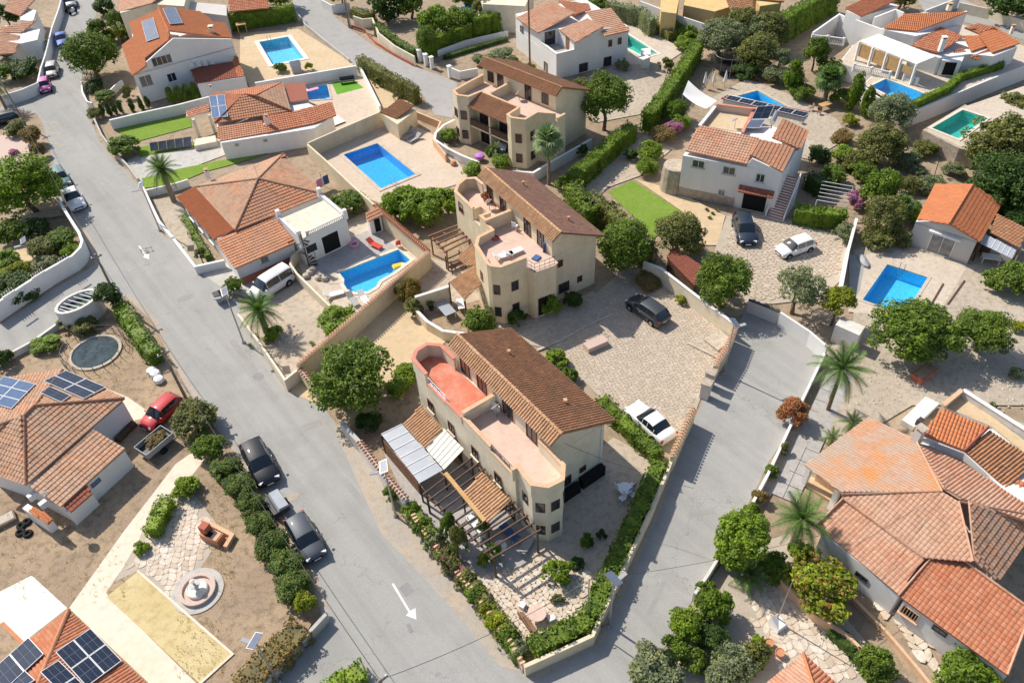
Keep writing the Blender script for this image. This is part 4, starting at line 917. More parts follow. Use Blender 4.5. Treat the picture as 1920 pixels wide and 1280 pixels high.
sheet('terrace_floor', [L1(6.3, .6), L1(6.3, 3.5), L1(.1, 3.5), L1(.1, 3.3), L1(-1.65, 3.4), L1(-2.4, 2.7), L1(-2.55, 1.6), L1(-1.7, .8), L1(0, .6)], 5.42, 'pinktile', False, o)
parapet(o, [L1(11.2, .85), L1(13.1, .87), L1(13.9, 1.68), L1(13.8, 2.7), L1(13.2, 3.35), L1(11.2, 3.45)], 5.4, 6.6, WM, 'redcoping')
parapet(o, [L1(11.0, 3.46), L1(8.6, 3.46)], 5.4, 5.75, WM, 'redcoping'); railing(o, L1(11.0, 3.46), L1(8.6, 3.46), 5.75, 6.45, 'whitemetal')
parapet(o, [L1(8.6, 3.46), L1(6.5, 3.46)], 5.4, 5.95, WM, 'redcoping')
parapet(o, [L1(6.35, 3.5), L1(6.35, .55)], 5.4, 6.6, WM, 'coping', name='dividing_wall')
parapet(o, [L1(6.2, 3.46), L1(2.9, 3.46)], 5.4, 6.2, WM, 'coping')
parapet(o, [L1(2.9, 3.46), L1(.3, 3.46)], 5.4, 5.75, WM, 'coping'); railing(o, L1(2.9, 3.46), L1(.3, 3.46), 5.75, 6.4)
parapet(o, [L1(.2, 3.75), L1(.15, 3.25), L1(-1.6, 3.42), L1(-2.4, 2.7), L1(-2.55, 1.6), L1(-1.72, .82), L1(.2, .72), L1(1.0, .7)], 5.4, 6.6, WM, 'coping')
bay_windows(o, [L1(.1, 3.35), L1(-1.65, 3.47), L1(-2.44, 2.73), L1(-2.6, 1.6), L1(-1.73, .76)][::-1], (1.4, 4.1))
bay_windows(o, [L1(13.1, .87), L1(13.95, 1.68), L1(13.84, 2.72), L1(13.27, 3.34)][::-1], (4.1,))
A, B = L1(11.3, 3.5), L1(.1, 3.55)
for x, y in ((190, 445), (297, 560), (420, 690), (540, 825)):
    c = onwall(740+x/2.7826, 600+y/2.7826, A, B); window(o, A, B, c, .8, 1.1, 'shutter', 'glass', 'beigepale')
for uu in (1.2, 4.0, 8.0): p = L1(uu, 3.52); window(o, A, B, (p.x, p.y, 1.15), 1.6, 2.1, 'shutter', 'glass', None, 2, 'patio_door')
A, B = L1(0, -4.45), L1(0, .7)
for x, y, w_, h_ in ((900, 835, .7, 1.0), (980, 775, .6, .6)): window(o, B, A, onwall(740+x/2.7826, 600+y/2.7826, B, A), w_, h_)
A = L1(0, .6); B = L1(11.4, .6)
for uu in (2.0, 4.8, 8.0, 10.2): p = L1(uu, .6); window(o, B, A, (p.x, p.y, 6.4), 1.2, 1.8, 'shutter', 'glass', None, 1, 'terrace_door')
for uu, vv in ((2.2, -2.6), (8.6, -2.4)): p = L1(uu, vv, 8.2+vv*.48); MB().lathe(p, [(.09, -.1), (.09, .35), (.16, .36), (.16, .42)], 8).build('vent_pipe', 'tile_ochre', o)
MB().box(L1(5.9, .95, 5.75), (.75, .35, .62), rad(125)).build('air_unit', 'plastic_white', o)
MB().box(L1(-.35, -3.2, .5), (.5, 2.2, 1.0), rad(125)).build('outdoor_cupboard', 'dark', o); MB().box(L1(-.4, -1.0, .45), (.5, 1.6, .9), rad(125)).build('barbecue_counter', 'dark', o)
mb = MB(); mb.tube(L1(-.03, -4.2, 0), L1(-.03, -4.2, 5.6), .05, .05, 6); mb.build('downpipe', 'plastic_white', o)
# lean-to roofs and awnings against it
def leanto(name, label, cat, pts, m, style, posts=True, thick=.06):
    q = house(name, label, cat)
    if style: roof_plane(q, pts, (0, 1), m, style, thick=thick)
    else:
        P_ = [Vector(p) for p in pts]
        n = (P_[1]-P_[0]).cross(P_[3]-P_[0]).normalized(); n = n if n.z > 0 else -n
        k = 6; a, b, c, d = P_
        for i in range(k):
            f0, f1 = i/k+.006, (i+1)/k-.006; qq = [a.lerp(b, f0), a.lerp(b, f1), d.lerp(c, f1), d.lerp(c, f0)]
            if (qq[1]-qq[0]).cross(qq[3]-qq[0]).z < 0: qq = qq[::-1]
            MB().hexa([x-n*.02 for x in qq], [x+n*.01 for x in qq]).build('roof_panel', m, q)
            e0, e1 = a.lerp(b, i/k), d.lerp(c, i/k); MB().tube(e0+n*.03, e1+n*.03, .035, .035, 4).build('glazing_bar', 'whitemetal', q)
    if posts:
        for p in (pts[0], pts[1]): MB().box((p[0], p[1], p[2]/2-.06), (.12, .12, p[2]-.1)).build('post', 'darkwood', q)
    return q
leanto('lean_to_roof', 'striped brown tile lean-to between the clear roof and the red terrace duplex', 'roof', [mm(45, 545, 2.55), mm(158, 668, 2.55), mm(248, 568, 3.1), mm(142, 440, 3.1)], 'tile_ochre', 'barrel')
leanto('lean_to_roof', 'striped brown tile lean-to over the terrace beside the orange beam', 'roof', [mm(355, 905, 2.6), mm(485, 1058, 2.6), mm(605, 938, 3.15), mm(455, 790, 3.15)], 'tile_ochre', 'barrel')
leanto('cream_awning', 'cream panelled awning beside the duplex facade', 'awning', [mm(165, 672, 2.5), mm(258, 780, 2.5), mm(362, 672, 3.0), mm(255, 562, 3.0)], 'cloth_cream', None)
leanto('clear_roof', 'grey translucent panelled patio roof beside the road wall', 'canopy', [G(715, 814, 2.3), G(787, 906, 2.3), G(831, 881, 2.5), G(754, 795, 2.5)], 'clearsheet', None)
tag(strip_mb([mm(265, 800, 2.6), mm(470, 1050, 2.6)], .3, 2.58, 2.74).build('orange_beam', 'lightwood'), 'flat orange timber beam along the lower edge of the tile lean-to', 'beam')
pergola('dark timber pergola over the front terrace of the red terrace duplex', [mm(400, 722, 2.55), mm(745, 1105, 2.55), mm(520, 1238, 2.55), mm(165, 900, 2.55)], 2.45, 12, 'pergwood', th=.08)
o = house('garden_shed', 'small brown slatted store under the clear patio roof', 'shed')
for k in range(9):
    a, b = G(722, 838, 1.0), G(785, 912, 1.0); p = a.lerp(b, (k+.5)/9); d = (b-a); MB().box((p.x, p.y, .95), (d.length/9-.02, .05, 1.8), math.atan2(d.y, d.x)).build('plank', 'wood', o)

# ---------------- middle duplex
g0 = m2(1000, 490, 8.2); L2 = local(g0, rad(120.1)); WM = 'beige'
o = house('duplex_house', 'beige duplex with dark shingle roof above the paved courtyard')
body(o, [L2(0, -4.3), L2(0, .8), L2(-1.1, .9), L2(-.95, 3.1), L2(-.08, 3.3), L2(.07, 5.8), L2(.75, 6.5), L2(1.2, 6.6), L2(4.2, 6.1), L2(5.3, 5.2), L2(5.4, 3.5), L2(12.6, 3.45), L2(13.46, 2.65), L2(14.0, 1.5), L2(13.5, .5), L2(12, .4), L2(12, -4.3)], 0, 5.4, WM)
upper_storey(o, L2, .02, 11.98, [(-4.28, 5.3), (-4.28, 5.85), (0, 8.02), (.6, 7.66), (.6, 5.3)], WM)
roof_plane(o, [L2(-.55, -4.9, 5.75), L2(12.3, -4.9, 5.75), L2(12.3, 0, 8.2), L2(-.55, 0, 8.2)], (0, 1), 'tile_shingle', 'plain')
roof_plane(o, [L2(-.55, .95, 7.55), L2(12.3, .95, 7.55), L2(12.3, 0, 8.2), L2(-.55, 0, 8.2)], (0, 1), 'tile_ochre', 'barrel')
ridge(o, L2(-.6, 0, 8.24), L2(12.35, 0, 8.24), 'tile_ochre')
sheet('terrace_floor', [L2(-1, .6), L2(-.9, 3.0), L2(0, 3.2), L2(.1, 5.8), L2(.8, 6.4), L2(4.1, 6.0), L2(5.2, 5.1), L2(5.4, 3.4), L2(12.5, 3.4), L2(13.4, 2.6), L2(13.9, 1.5), L2(13.4, .5)], 5.42, 'pinktile', False, o)
parapet(o, [L2(12, .55), L2(13.42, .58), L2(13.9, 1.5), L2(13.38, 2.6), L2(12.5, 3.36), L2(9.0, 3.4)], 5.4, 6.6, WM, 'coping')
parapet(o, [L2(9, 3.4), L2(9, 2.5), L2(7.6, 2.5), L2(7.6, 3.4), L2(6.6, 3.4)], 5.4, 6.6, WM, 'coping')
parapet(o, [L2(6.65, 3.5), L2(6.65, .6)], 5.4, 6.7, WM, 'coping', name='dividing_wall')
parapet(o, [L2(6.5, 3.42), L2(5.45, 3.45), L2(5.25, 5.1), L2(4.15, 6.0)], 5.4, 6.3, WM, 'coping')
parapet(o, [L2(4.15, 6.0), L2(1.2, 6.5), L2(.75, 6.4), L2(.18, 5.8), L2(.05, 3.3)], 5.4, 6.6, WM, 'coping')
railing(o, L2(-.85, 3.0), L2(-1.0, 1.0), 5.42, 6.3); railing(o, L2(0, 3.2), L2(-.85, 3.0), 5.42, 6.3)
bay_windows(o, [L2(-.08, 3.3), L2(.07, 5.86), L2(.79, 6.56), L2(1.5, 6.55), L2(4.2, 6.1)], (1.4, 4.0), .75, 1.1)
A, B = L2(0, -4.3), L2(0, .8)
for x, y, w_, h_ in ((1017, 730, .55, .75), (1043, 897, 1.2, 1.1), (1155, 838, .55, .7)): window(o, B, A, onwall(780+x/3.766, 300+y/3.766, B, A), w_, h_)
A, B = L2(-1.1, .9), L2(-.95, 3.1); p = A.lerp(B, .55); window(o, A, B, (p.x, p.y, 1.2), 1.4, 2.1, 'shutter', 'dark', None, 1, 'patio_door')
A, B = L2(12.6, 3.45), L2(5.4, 3.5)
for x, y in ((318, 335), (455, 710)): window(o, A, B, onwall(780+x/3.766, 300+y/3.766, A, B), .8, 1.1)
for uu in (1.8, 4.0, 8.2, 10.6): p = L2(uu, .6); window(o, L2(12, .6), L2(0, .6), (p.x, p.y, 6.4), 1.1, 1.8, 'shutter', 'glass', None, 1, 'terrace_door')
for uu, vv in ((2.0, -2.6), (9.0, -2.2)): p = L2(uu, vv, 8.2+vv*.5); MB().lathe(p, [(.09, -.1), (.09, .35), (.16, .36), (.16, .42)], 8).build('vent_pipe', 'tile_ochre', o)
leanto('lean_to_roof', 'tile lean-to roof on the left side of the shingle roof duplex', 'roof', [m2(232, 860, 2.6), m2(345, 985, 2.6), m2(475, 850, 3.2), m2(450, 735, 3.2)], 'tile_ochre', 'barrel')
leanto('lean_to_roof', 'narrow tile roof above the side door of the shingle roof duplex', 'roof', [m2(292, 690, 2.7), m2(350, 745, 2.6), m2(450, 735, 3.2), m2(400, 600, 3.3)], 'tile_ochre', 'barrel', False)
pergola('brown timber pergola beside the banana plants', [m2(105, 540, 2.3), m2(215, 650, 2.3), m2(375, 570, 2.3), m2(300, 465, 2.3)], 2.25, 5, 'wood')

# ---------------- rear duplex with fan palm
g0 = m3(1175, 355, 8.0); L3 = local(g0, rad(134.8))
o = house('duplex_house', 'beige duplex with two bay towers behind the fan palm')
body(o, [L3(0, -4.9), L3(0, .9), L3(-1.7, .9), L3(-1.7, 2.3), L3(.2, 3.3), L3(.15, 5.5), L3(1.7, 6.25), L3(2.5, 6.0), L3(2.5, 4.6), L3(8.8, 4.6), L3(8.9, 5.8), L3(10.1, 6.35), L3(11.3, 5.9), L3(11.5, .9), L3(11.5, -4.9)], 0, 5.2, WM)
upper_storey(o, L3, .02, 11.45, [(-4.88, 5.1), (-4.88, 5.7), (0, 7.82), (.6, 7.4), (.6, 5.1)], WM)
roof_plane(o, [L3(-.4, -5.4, 5.5), L3(11.8, -5.4, 5.5), L3(11.8, 0, 8), L3(-.4, 0, 8)], (0, 1), 'tile_brown', 'barrel')
roof_plane(o, [L3(-.4, 1.0, 7.35), L3(11.8, 1.0, 7.35), L3(11.8, 0, 8), L3(-.4, 0, 8)], (0, 1), 'tile_brown', 'barrel'); ridge(o, L3(-.5, 0, 8.04), L3(11.9, 0, 8.04), 'tile_brown')
sheet('terrace_floor', [L3(-1.6, .6), L3(-1.6, 2.3), L3(.2, 3.3), L3(.2, 5.4), L3(1.7, 6.1), L3(2.4, 5.9), L3(2.5, 4.2), L3(8.8, 4.2), L3(8.9, 5.7), L3(10.1, 6.25), L3(11.2, 5.8), L3(11.4, .6)], 5.22, 'pinktile', False, o)
parapet(o, [L3(8.6, 3.9), L3(8.85, 5.7), L3(10.1, 6.25), L3(11.2, 5.8), L3(11.35, 3.0), L3(11.35, .8)], 5.2, 6.2, WM, 'coping')
parapet(o, [L3(2.6, 3.9), L3(2.45, 5.9), L3(1.7, 6.15), L3(.25, 5.45), L3(.3, 3.4), L3(-1.5, 2.35)], 5.2, 6.2, WM, 'coping')
parapet(o, [L3(-1.55, 2.2), L3(-1.6, .9)], 5.2, 5.6, WM, 'coping'); parapet(o, [L3(7.2, .6), L3(7.2, 3.6)], 5.2, 6.4, WM, 'coping', name='dividing_wall')
parapet(o, [L3(2.6, 3.8), L3(8.6, 3.8)], 5.2, 6.1, WM, 'coping')
roof_plane(o, [L3(2.5, 6.1, 5.15), L3(8.75, 6.1, 5.15), L3(8.75, 3.9, 6.15), L3(2.5, 3.9, 6.15)], (0, 1), 'tile_brown', 'barrel')
MB().prism([L3(2.55, 4.6), L3(8.8, 4.6), L3(8.8, 5.75), L3(2.55, 5.75)], 2.45, 2.65).build('balcony_floor', WM, o)
parapet(o, [L3(2.6, 5.7), L3(8.8, 5.7)], 2.65, 3.4, 'darkwood', 'darkwood', .08, name='balcony_front'); MB().prism([L3(5.5, 4.6), L3(5.75, 4.6), L3(5.75, 5.75), L3(5.5, 5.75)], 0, 5.1).build('balcony_post', WM, o)
A, B = L3(8.8, 4.6), L3(2.5, 4.6)
for uu in (4.0, 7.2): p = L3(uu, 4.6); window(o, A, B, (p.x, p.y, 3.7), 2.2, 1.9, 'shutter', 'glass', None, 2, 'patio_door'); window(o, A, B, (p.x, p.y, 1.2), 2.2, 2.1, 'shutter', 'dark', None, 2, 'garage_front')
bay_windows(o, [L3(11.3, 5.9), L3(10.1, 6.35), L3(8.9, 5.8)][::-1][::-1], (1.3, 3.8), .75, 1.1); bay_windows(o, [L3(2.5, 6.0), L3(1.7, 6.25), L3(.15, 5.5), L3(.2, 3.3)], (1.3, 3.8), .75, 1.1)
for uu in (1.6, 4.2, 8.6, 10.2): p = L3(uu, .6); window(o, L3(11.4, .6), L3(0, .6), (p.x, p.y, 6.25), 1.0, 1.3 if uu in (1.6, 10.2) else 1.9, 'shutter', 'glass', None, 1, 'terrace_window')

# ---------------- hip roofed house by the road
LH = local(h4(345, 655, 3.0), rad(126.0))
o = house('hip_roof_house', 'white house with weathered hip roof and a bright orange roof strip by the road')
body(o, [LH(-.5, -.35), LH(9.1, -.35), LH(9.0, -12.2), LH(-.6, -12.0)], 0, 2.85, 'white')
ap = LH(3.54, -7.25, 4.9); c1, c2, c3_, c4 = LH(-.8, -2.2, 3.15), LH(9.5, -2.2, 3.15), LH(9.4, -12.6, 3.1), LH(-1.0, -12.2, 3.1)
roof_plane(o, [c1, c2, ap], (0, 1), 'tile_old', 'flat'); roof_plane(o, [c4, c1, ap], (0, 1), 'tile_weather', 'flat'); roof_plane(o, [c3_, c4, ap], (0, 1), 'tile_old', 'flat'); roof_plane(o, [c2, c3_, ap], (0, 1), 'tile_old', 'flat')
roof_plane(o, [LH(-.3, 0, 2.8), LH(9.7, 0, 2.8), LH(9.6, -2.25, 3.17), LH(-.6, -2.25, 3.17)], (0, 1), 'tile_orange', 'barrel')
roof_plane(o, [LH(9.7, -8.6, 2.9), LH(9.7, -12.6, 2.9), LH(8.2, -12.4, 3.5), LH(8.2, -9.2, 3.5)], (0, 1), 'tile_red', 'flat')
for c in (c1, c2, c3_, c4): ridge(o, c+Vector((0, 0, .05)), ap+Vector((0, 0, .06)), 'tile_old', .1)
body(o, [LH(-5.0, -.1), LH(-.5, -.36), LH(-.6, -6.3), LH(-5.1, -6.2)], 0, 2.3, 'white', 'lean_to_wall')
roof_plane(o, [LH(-5.4, .15, 2.35), LH(-5.5, -6.3, 2.35), LH(-.85, -6.3, 2.95), LH(-.75, -.1, 2.95)], (0, 1), 'tile_weather', 'flat')
body(o, [LH(-2.0, -6.42), LH(-6.5, -6.42), LH(-6.3, -11.8), LH(-2.0, -11.6)], 0, 3.15, 'white', 'terrace_block')
sheet('terrace_floor', [LH(-2.1, -6.5), LH(-6.4, -6.5), LH(-6.2, -11.7), LH(-2.1, -11.5)], 3.17, 'cream', False, o)
parapet(o, [LH(-2.0, -6.5), LH(-6.4, -6.5)], 3.15, 3.6, 'white', 'white'); parapet(o, [LH(-6.25, -11.7), LH(-1.2, -11.6)], 3.15, 3.6, 'white', 'white')
balustrade('roof_balustrade', '', [LH(-6.42, -7.4), LH(-6.25, -11.6)], 'whiteold', 3.15, .5, o)
for u, v in ((-6.5, -6.5), (-2.0, -6.5), (-6.4, -11.7), (-1.2, -11.6)): p = LH(u, v); MB().box((p.x, p.y, 3.7), (.4, .4, 1.1), rad(126)).build('corner_post', 'white', o)
A, B = LH(-6.5, -6.42), LH(-6.3, -11.8)
for v, w_, h_, m_ in ((-9.6, 2.0, 2.2, 'dark'), (-7.4, 1.3, 1.0, 'glass')): p = LH(-6.4, v); window(o, B, A, (p.x, p.y, 1.2 if h_ > 2 else 1.6), w_, h_, 'white', m_, None, 0, 'arched_opening' if h_ > 2 else 'window')
A, B = LH(-5.0, -.1), LH(-5.1, -6.2); window(o, B, A, onwall(300+697/3.556, 260+803/3.556, B, A), .8, .8, 'concrete', 'curtain', 'concrete')
MB().prism([LH(-5.06, -.1), LH(-5.15, -.1), LH(-5.25, -6.2), LH(-5.16, -6.2)], 0, .7).build('red_plinth', 'redbrick', o)
A, B = LH(9.1, -.35), LH(-.5, -.35)
for u in (7.5, 5, 2.2): p = LH(u, -.35); window(o, A, B, (p.x, p.y, 1.5), 1.1, 1.1, 'white', 'glass', 'white')
chimney(o, h4(325, 262, 3.3), .35, .9, 'white')
roof_plane(o, [LH(-5.2, -5.6, 2.5), LH(-5.2, -6.3, 2.5), LH(-4.6, -6.3, 2.6), LH(-4.6, -5.6, 2.6)], (0, 1), 'tile_red', 'flat')
o = house('garden_shed', 'tiny white shed with orange tile roof beside the pool terrace wall', 'shed')
q = [h4(1395, 545, 2.1), h4(1490, 500, 2.1), h4(1440, 465, 2.2), h4(1380, 500, 2.2)]
body(o, [h4(1412, 640), h4(1490, 612), h4(1465, 560), h4(1390, 600)], 0, 2.0, 'white'); roof_plane(o, [h4(1390, 552, 2.05), h4(1490, 505, 2.05), h4(1435, 455, 2.45), h4(1370, 495, 2.45)], (0, 1), 'tile_weather', 'flat')
A, B = h4(1412, 640), h4(1490, 612); p = A.lerp(B, .6); window(o, A, B, (p.x, p.y, .95), .8, 1.8, 'white', 'dark', None, 0, 'door')

# ---------------- house with solar panels behind the green lawn
o = house('hip_roof_house', 'white house with red and brown hip roof beside the long green lawn')
HP = lambda *a: [h5(*p) for p in a]
fr = HP((470, 985), (1480, 790)); bk = [G(340+1690/6, 130+400/6, 2.6), G(340+330/6, 130+330/6, 2.8)]
body(o, [h5(445, 820, 2.4), h5(1490, 655, 2.4), h5(1700, 500, 2.6), h5(1120, 200, 2.6), h5(330, 330, 2.6)], 0, 2.3, 'white')
roof_plane(o, HP((375, 610, 3.0), (910, 520, 3.0), (1235, 468, 3.0), (842, 300, 4.4), (705, 280, 4.4)), (0, 2), 'tile_weather', 'flat')
roof_plane(o, HP((960, 715, 2.45), (1490, 610, 2.45), (1745, 520, 2.5), (1695, 365, 3.0), (1235, 468, 3.05), (912, 522, 2.95)), (0, 1), 'tile_red', 'flat')
roof_plane(o, HP((430, 808, 2.35), (960, 715, 2.4), (908, 578, 2.75), (398, 648, 2.75)), (0, 1), 'tile_weather', 'flat')
pl3 = roof_plane(o, HP((375, 608, 3.0), (310, 305, 3.0), (420, 268, 3.1), (705, 282, 4.4)), (0, 1), 'tile_red', 'fine')
roof_plane(o, HP((420, 268, 3.1), (1130, 150, 3.0), (842, 300, 4.4), (705, 282, 4.4)), (0, 1), 'tile_red', 'fine')
roof_plane(o, HP((1235, 468, 3.0), (1140, 155, 3.0), (842, 300, 4.4)), (0, 1), 'tile_old', 'flat')
ridge(o, h5(375, 608, 3.06), h5(705, 281, 4.46), 'tile_maroon', .1); ridge(o, h5(1235, 468, 3.06), h5(842, 300, 4.46), 'tile_maroon', .1); ridge(o, h5(705, 281, 4.46), h5(842, 300, 4.46), 'tile_maroon', .1)
body(o, HP((1170, 165, 2.7), (1390, 152, 2.7), (1420, 330, 2.7), (1230, 362, 2.7)), 0, 2.62, 'pinkstone', 'side_room'); sheet('flat_roof', HP((1160, 160, 2.7), (1392, 148, 2.7), (1425, 335, 2.7), (1226, 368, 2.7)), 2.68, 'tile_maroon', False, o)
chimney(o, h5(985, 640, 2.5), .38, 1.3, 'white'); chimney(o, h5(345, 255, 3.0), .3, .7, 'white')
A, B = h5(445, 820, 2.4), h5(1490, 655, 2.4)
for x, y in ((625, 850), (945, 800)): window(o, A, B, onwall(340+x/6, 130+y/6, A, B), .5, .4, 'greywall', 'curtain')
roof_plane(o, HP((60, 548, 2.5), (310, 465, 2.5), (312, 388, 2.7), (52, 470, 2.7)), (0, 1), 'tile_red', 'flat', slabm='white')
for x, y in ((140, 580), (320, 530)): p = h5(x, y, 2.2); MB().box((p.x, p.y, 1.2), (.3, .3, 2.4)).build('porch_post', 'beigepale', o)
body(o, HP((165, 920), (410, 870), (400, 800), (180, 840)), 0, .7, 'cream', 'porch_wall')
a, b, d = [onpl(340+x/6, 130+y/6, pl3) for x, y in ((318, 312), (492, 290), (352, 562))]; u, v = b-a, d-a
for i in range(2):
    for j in range(2): solar_panel('blue gridded solar panel, %s of the four on the red hip roof' % ['upper left', 'lower left', 'upper right', 'lower right'][2*i+j], a+u*(.5*i+.01)+v*(.5*j+.01), u, v, u.length*.48, v.length*.48, 2, 3, 'solar panels on the red hip roof by the lawn', .15, 'panel_blue')

# ---------------- two storey white house with orange roof, top left
o = house('white_villa', 'two storey white house with orange roof and roof water heaters at upper left')
H6 = lambda *a: [h6(*p) for p in a]
fl, fr_, br, bl = h6(300, 850, 4.2), h6(1430, 450, 5.2), h6(1345, 280, 5.3), h6(270, 290, 4.8)
body(o, [fl, fr_, br, h6(620, 110, 5), bl], 0, 4.15, 'white')
A, B = V2(fl), V2(fr_); d = (B-A).normalized(); apx = h6(706, 372, 7.35); fa = (V2(apx)-A).dot(d)/(B-A).length
gable_wall(o, fl, fr_, 4.0, 4.2, 5.2, (fa, 7.25), 'white')
pl1 = roof_plane(o, H6((290, 868, 4.25), (172, 520, 4.25), (320, 445, 5.0), (262, 270, 5.0), (585, 92, 7.4), (708, 370, 7.4), (705, 462, 6.9), (425, 615, 5.5), (470, 775, 4.9)), (0, 1), 'tile_orange', 'fine')
pl2 = roof_plane(o, H6((1442, 437, 5.2), (1352, 262, 5.2), (1235, 272, 5.7), (1190, 208, 5.9), (1065, 115, 6.2), (590, 92, 7.4), (708, 370, 7.4), (1185, 410, 6.1)), (0, 1), 'tile_orange', 'fine')
ridge(o, h6(588, 92, 7.45), h6(708, 370, 7.45), 'tile_orange', .1)
body(o, H6((975, 800, 2.5), (1475, 705, 2.5), (1580, 875, 2.4), (1035, 955, 2.4)), 0, 2.3, 'white', 'side_wing')
roof_plane(o, H6((1025, 958, 2.35), (1500, 885, 2.35), (1440, 705, 2.75), (955, 785, 2.75)), (0, 1), 'tile_maroon', 'fine'); roof_plane(o, H6((1500, 885, 2.36), (1575, 872, 2.36), (1480, 615, 2.9), (1440, 700, 2.76)), (0, 1), 'tile_orange', 'flat')
chimney(o, h6(1215, 400, 5.6), .55, 1.0, 'beigepale', 'beigepale')
for x, y, w_, h_, nm in ((630, 690, 2.6, 1.2, 'arched_window'), (745, 885, 1.2, 1.2, 'window'), (450, 925, 1.6, 1.5, 'window')): window(o, fl, fr_, onwall(200+x/6.1, y/6.1, fl, fr_), w_, h_, 'white', 'glass', 'white', 3 if w_ > 2 else 1, nm)
for k in range(4): p = onwall(200+(975+k*78)/6.1, (735-k*10)/6.1, fl, fr_); MB().box((p.x, p.y-.15, p.z), (.55, .5, .6)).build('air_unit', 'plastic_white', o)
for pl, pts, lb in ((pl1, ((410, 262), (545, 215), (470, 490)), 'grey roof water heater panel on the left orange slope of the upper left house'), (pl2, ((640, 118), (785, 110), (722, 296)), 'blue roof water heater panel on the right orange slope of the upper left house')):
    a, b, d = [onpl(200+x/6.1, y/6.1, pl) for x, y in pts]; solar_panel(lb, a, b-a, d-a, (b-a).length, (d-a).length, 2, 1, None, .25, 'panel_water')

# ---------------- white house at the top with turquoise pool
o = house('white_villa', 'white two level house with corner balcony and brown tile roofs beside the turquoise pool')
f0, f1, f2, f3 = h7(550, 795), h7(1255, 615), h7(1270, 250, 0), h7(150, 480)
bk = f1 + (f3-f0)
body(o, [f0, f1, bk, f3], 0, 2.75, 'white')
u7 = (f3-f0).normalized(); v7 = (f1-f0).normalized(); lu = (f3-f0).length; lv = (f1-f0).length; L7 = lambda a, b, z=0: Vector((f0.x+u7.x*a+v7.x*b, f0.y+u7.y*a+v7.y*b, z))
b0 = (G(940+745/5.333, 565/5.333, 2.8)-f0).dot(v7); b1 = (G(940+370/5.333, 480/5.333, 2.8)-f0).dot(u7)
body(o, [L7(b1, .02), L7(b1, b0), L7(.02, b0), L7(.02, lv-.02), L7(lu-.02, lv-.02), L7(lu-.02, .02)], 2.7, 4.85, 'white', 'upper_floor')
parapet(o, [L7(b1, .1), L7(.1, .1), L7(.1, b0)], 2.7, 3.5, 'white', 'white'); sheet('balcony_floor', [L7(.05, .05), L7(b1, .05), L7(b1, b0), L7(.05, b0)], 2.77, 'greypave', False, o)
roof_plane(o, [h7(365, 332, 4.85), h7(148, 182, 4.85), h7(480, 0, 6.0), h7(738, 133, 6.0)], (0, 1), 'tile_pink', 'flat')
roof_plane(o, [h7(740, 428, 4.85), h7(578, 300, 4.85), h7(862, 180, 5.7), h7(1025, 265, 5.7)], (0, 1), 'tile_pink', 'flat')
roof_plane(o, [h7(1040, 362, 4.9), h7(1282, 308, 4.9), h7(1090, 82, 6.0), h7(835, 122, 6.0), h7(1022, 265, 5.4)], (0, 1), 'tile_pink', 'flat')
roof_plane(o, [h7(560, 20, 5.8), h7(740, 130, 5.8), h7(890, 95, 4.9), h7(870, 40, 4.9)], (2, 3), 'tile_red', 'flat')
gable_wall(o, L7(.03, b0), L7(.03, lv-.02), 4.8, 4.85, 4.85, (.45, 5.45), 'white')
for x, y, w_, h_ in ((820, 675, 1.3, 1.2), (1060, 615, 1.2, 1.3), (1088, 435, .55, .9), (1183, 412, .55, .9)): window(o, f0, f1, onwall(940+x/5.333, y/5.333, f0, f1), w_, h_, 'shutter', 'glass')
for x, y, w_, h_ in ((445, 690, .9, 1.9), (205, 295, .8, .9)): window(o, f3, f0, onwall(940+x/5.333, y/5.333, f3, f0), w_, h_, 'shutter', 'curtain', None, 0)
A, B = L7(b1, b0), L7(b1, 0); p = A.lerp(B, .45); window(o, A, B, (p.x, p.y, 3.75), 1.6, 1.9, 'darkmetal', 'glass', None, 1, 'balcony_door')
A, B = L7(0, b0), L7(b1, b0); p = A.lerp(B, .4); window(o, A, B, (p.x, p.y, 3.75), 1.0, 1.8, 'wood', 'wood', None, 0, 'door')
body(o, [h7(1400, 690), h7(1480, 690), h7(1480, 620), h7(1390, 630)], 0, 2.0, 'white', 'entrance_porch'); MB().prism([h7(1360, 575, 2.1), h7(1420, 600, 2.1), h7(1495, 570, 2.1), h7(1430, 545, 2.1)], 2.0, 2.12).build('porch_roof', 'white', o)

# ---------------- white house with garage and red steps
o = house('white_villa', 'white two storey house with garage, red outside steps and solar strips')
fl, fr_, br, bl = h8(195, 645, 5.3), h8(1075, 825, 5.1), h8(1300, 470, 5.5), h8(480, 215, 5.4)
body(o, [fl, fr_, br, bl], 0, 4.95, 'white')
HQ = lambda *a: [h8(*p) for p in a]
roof_plane(o, HQ((212, 628, 5.35), (758, 748, 5.35), (868, 515, 6.2), (345, 403, 6.2)), (0, 1), 'tile_pink', 'flat')
roof_plane(o, HQ((1078, 818, 5.2), (1188, 600, 5.2), (868, 520, 6.2), (785, 665, 6.1)), (0, 1), 'tile_weather', 'flat')
roof_plane(o, HQ((1240, 612, 5.2), (1315, 455, 5.2), (1078, 338, 6.1), (985, 510, 6.1)), (0, 1), 'tile_weather', 'flat')
gable_wall(o, h8(760, 770, 5.0), fr_, 4.9, 5.25, 5.1, (.1, 6.0), 'white')
sheet('terrace_floor', HQ((470, 285, 5.0), (350, 405, 5.0), (700, 465, 5.0), (790, 330, 5.0)), 5.0, 'sand', False, o)
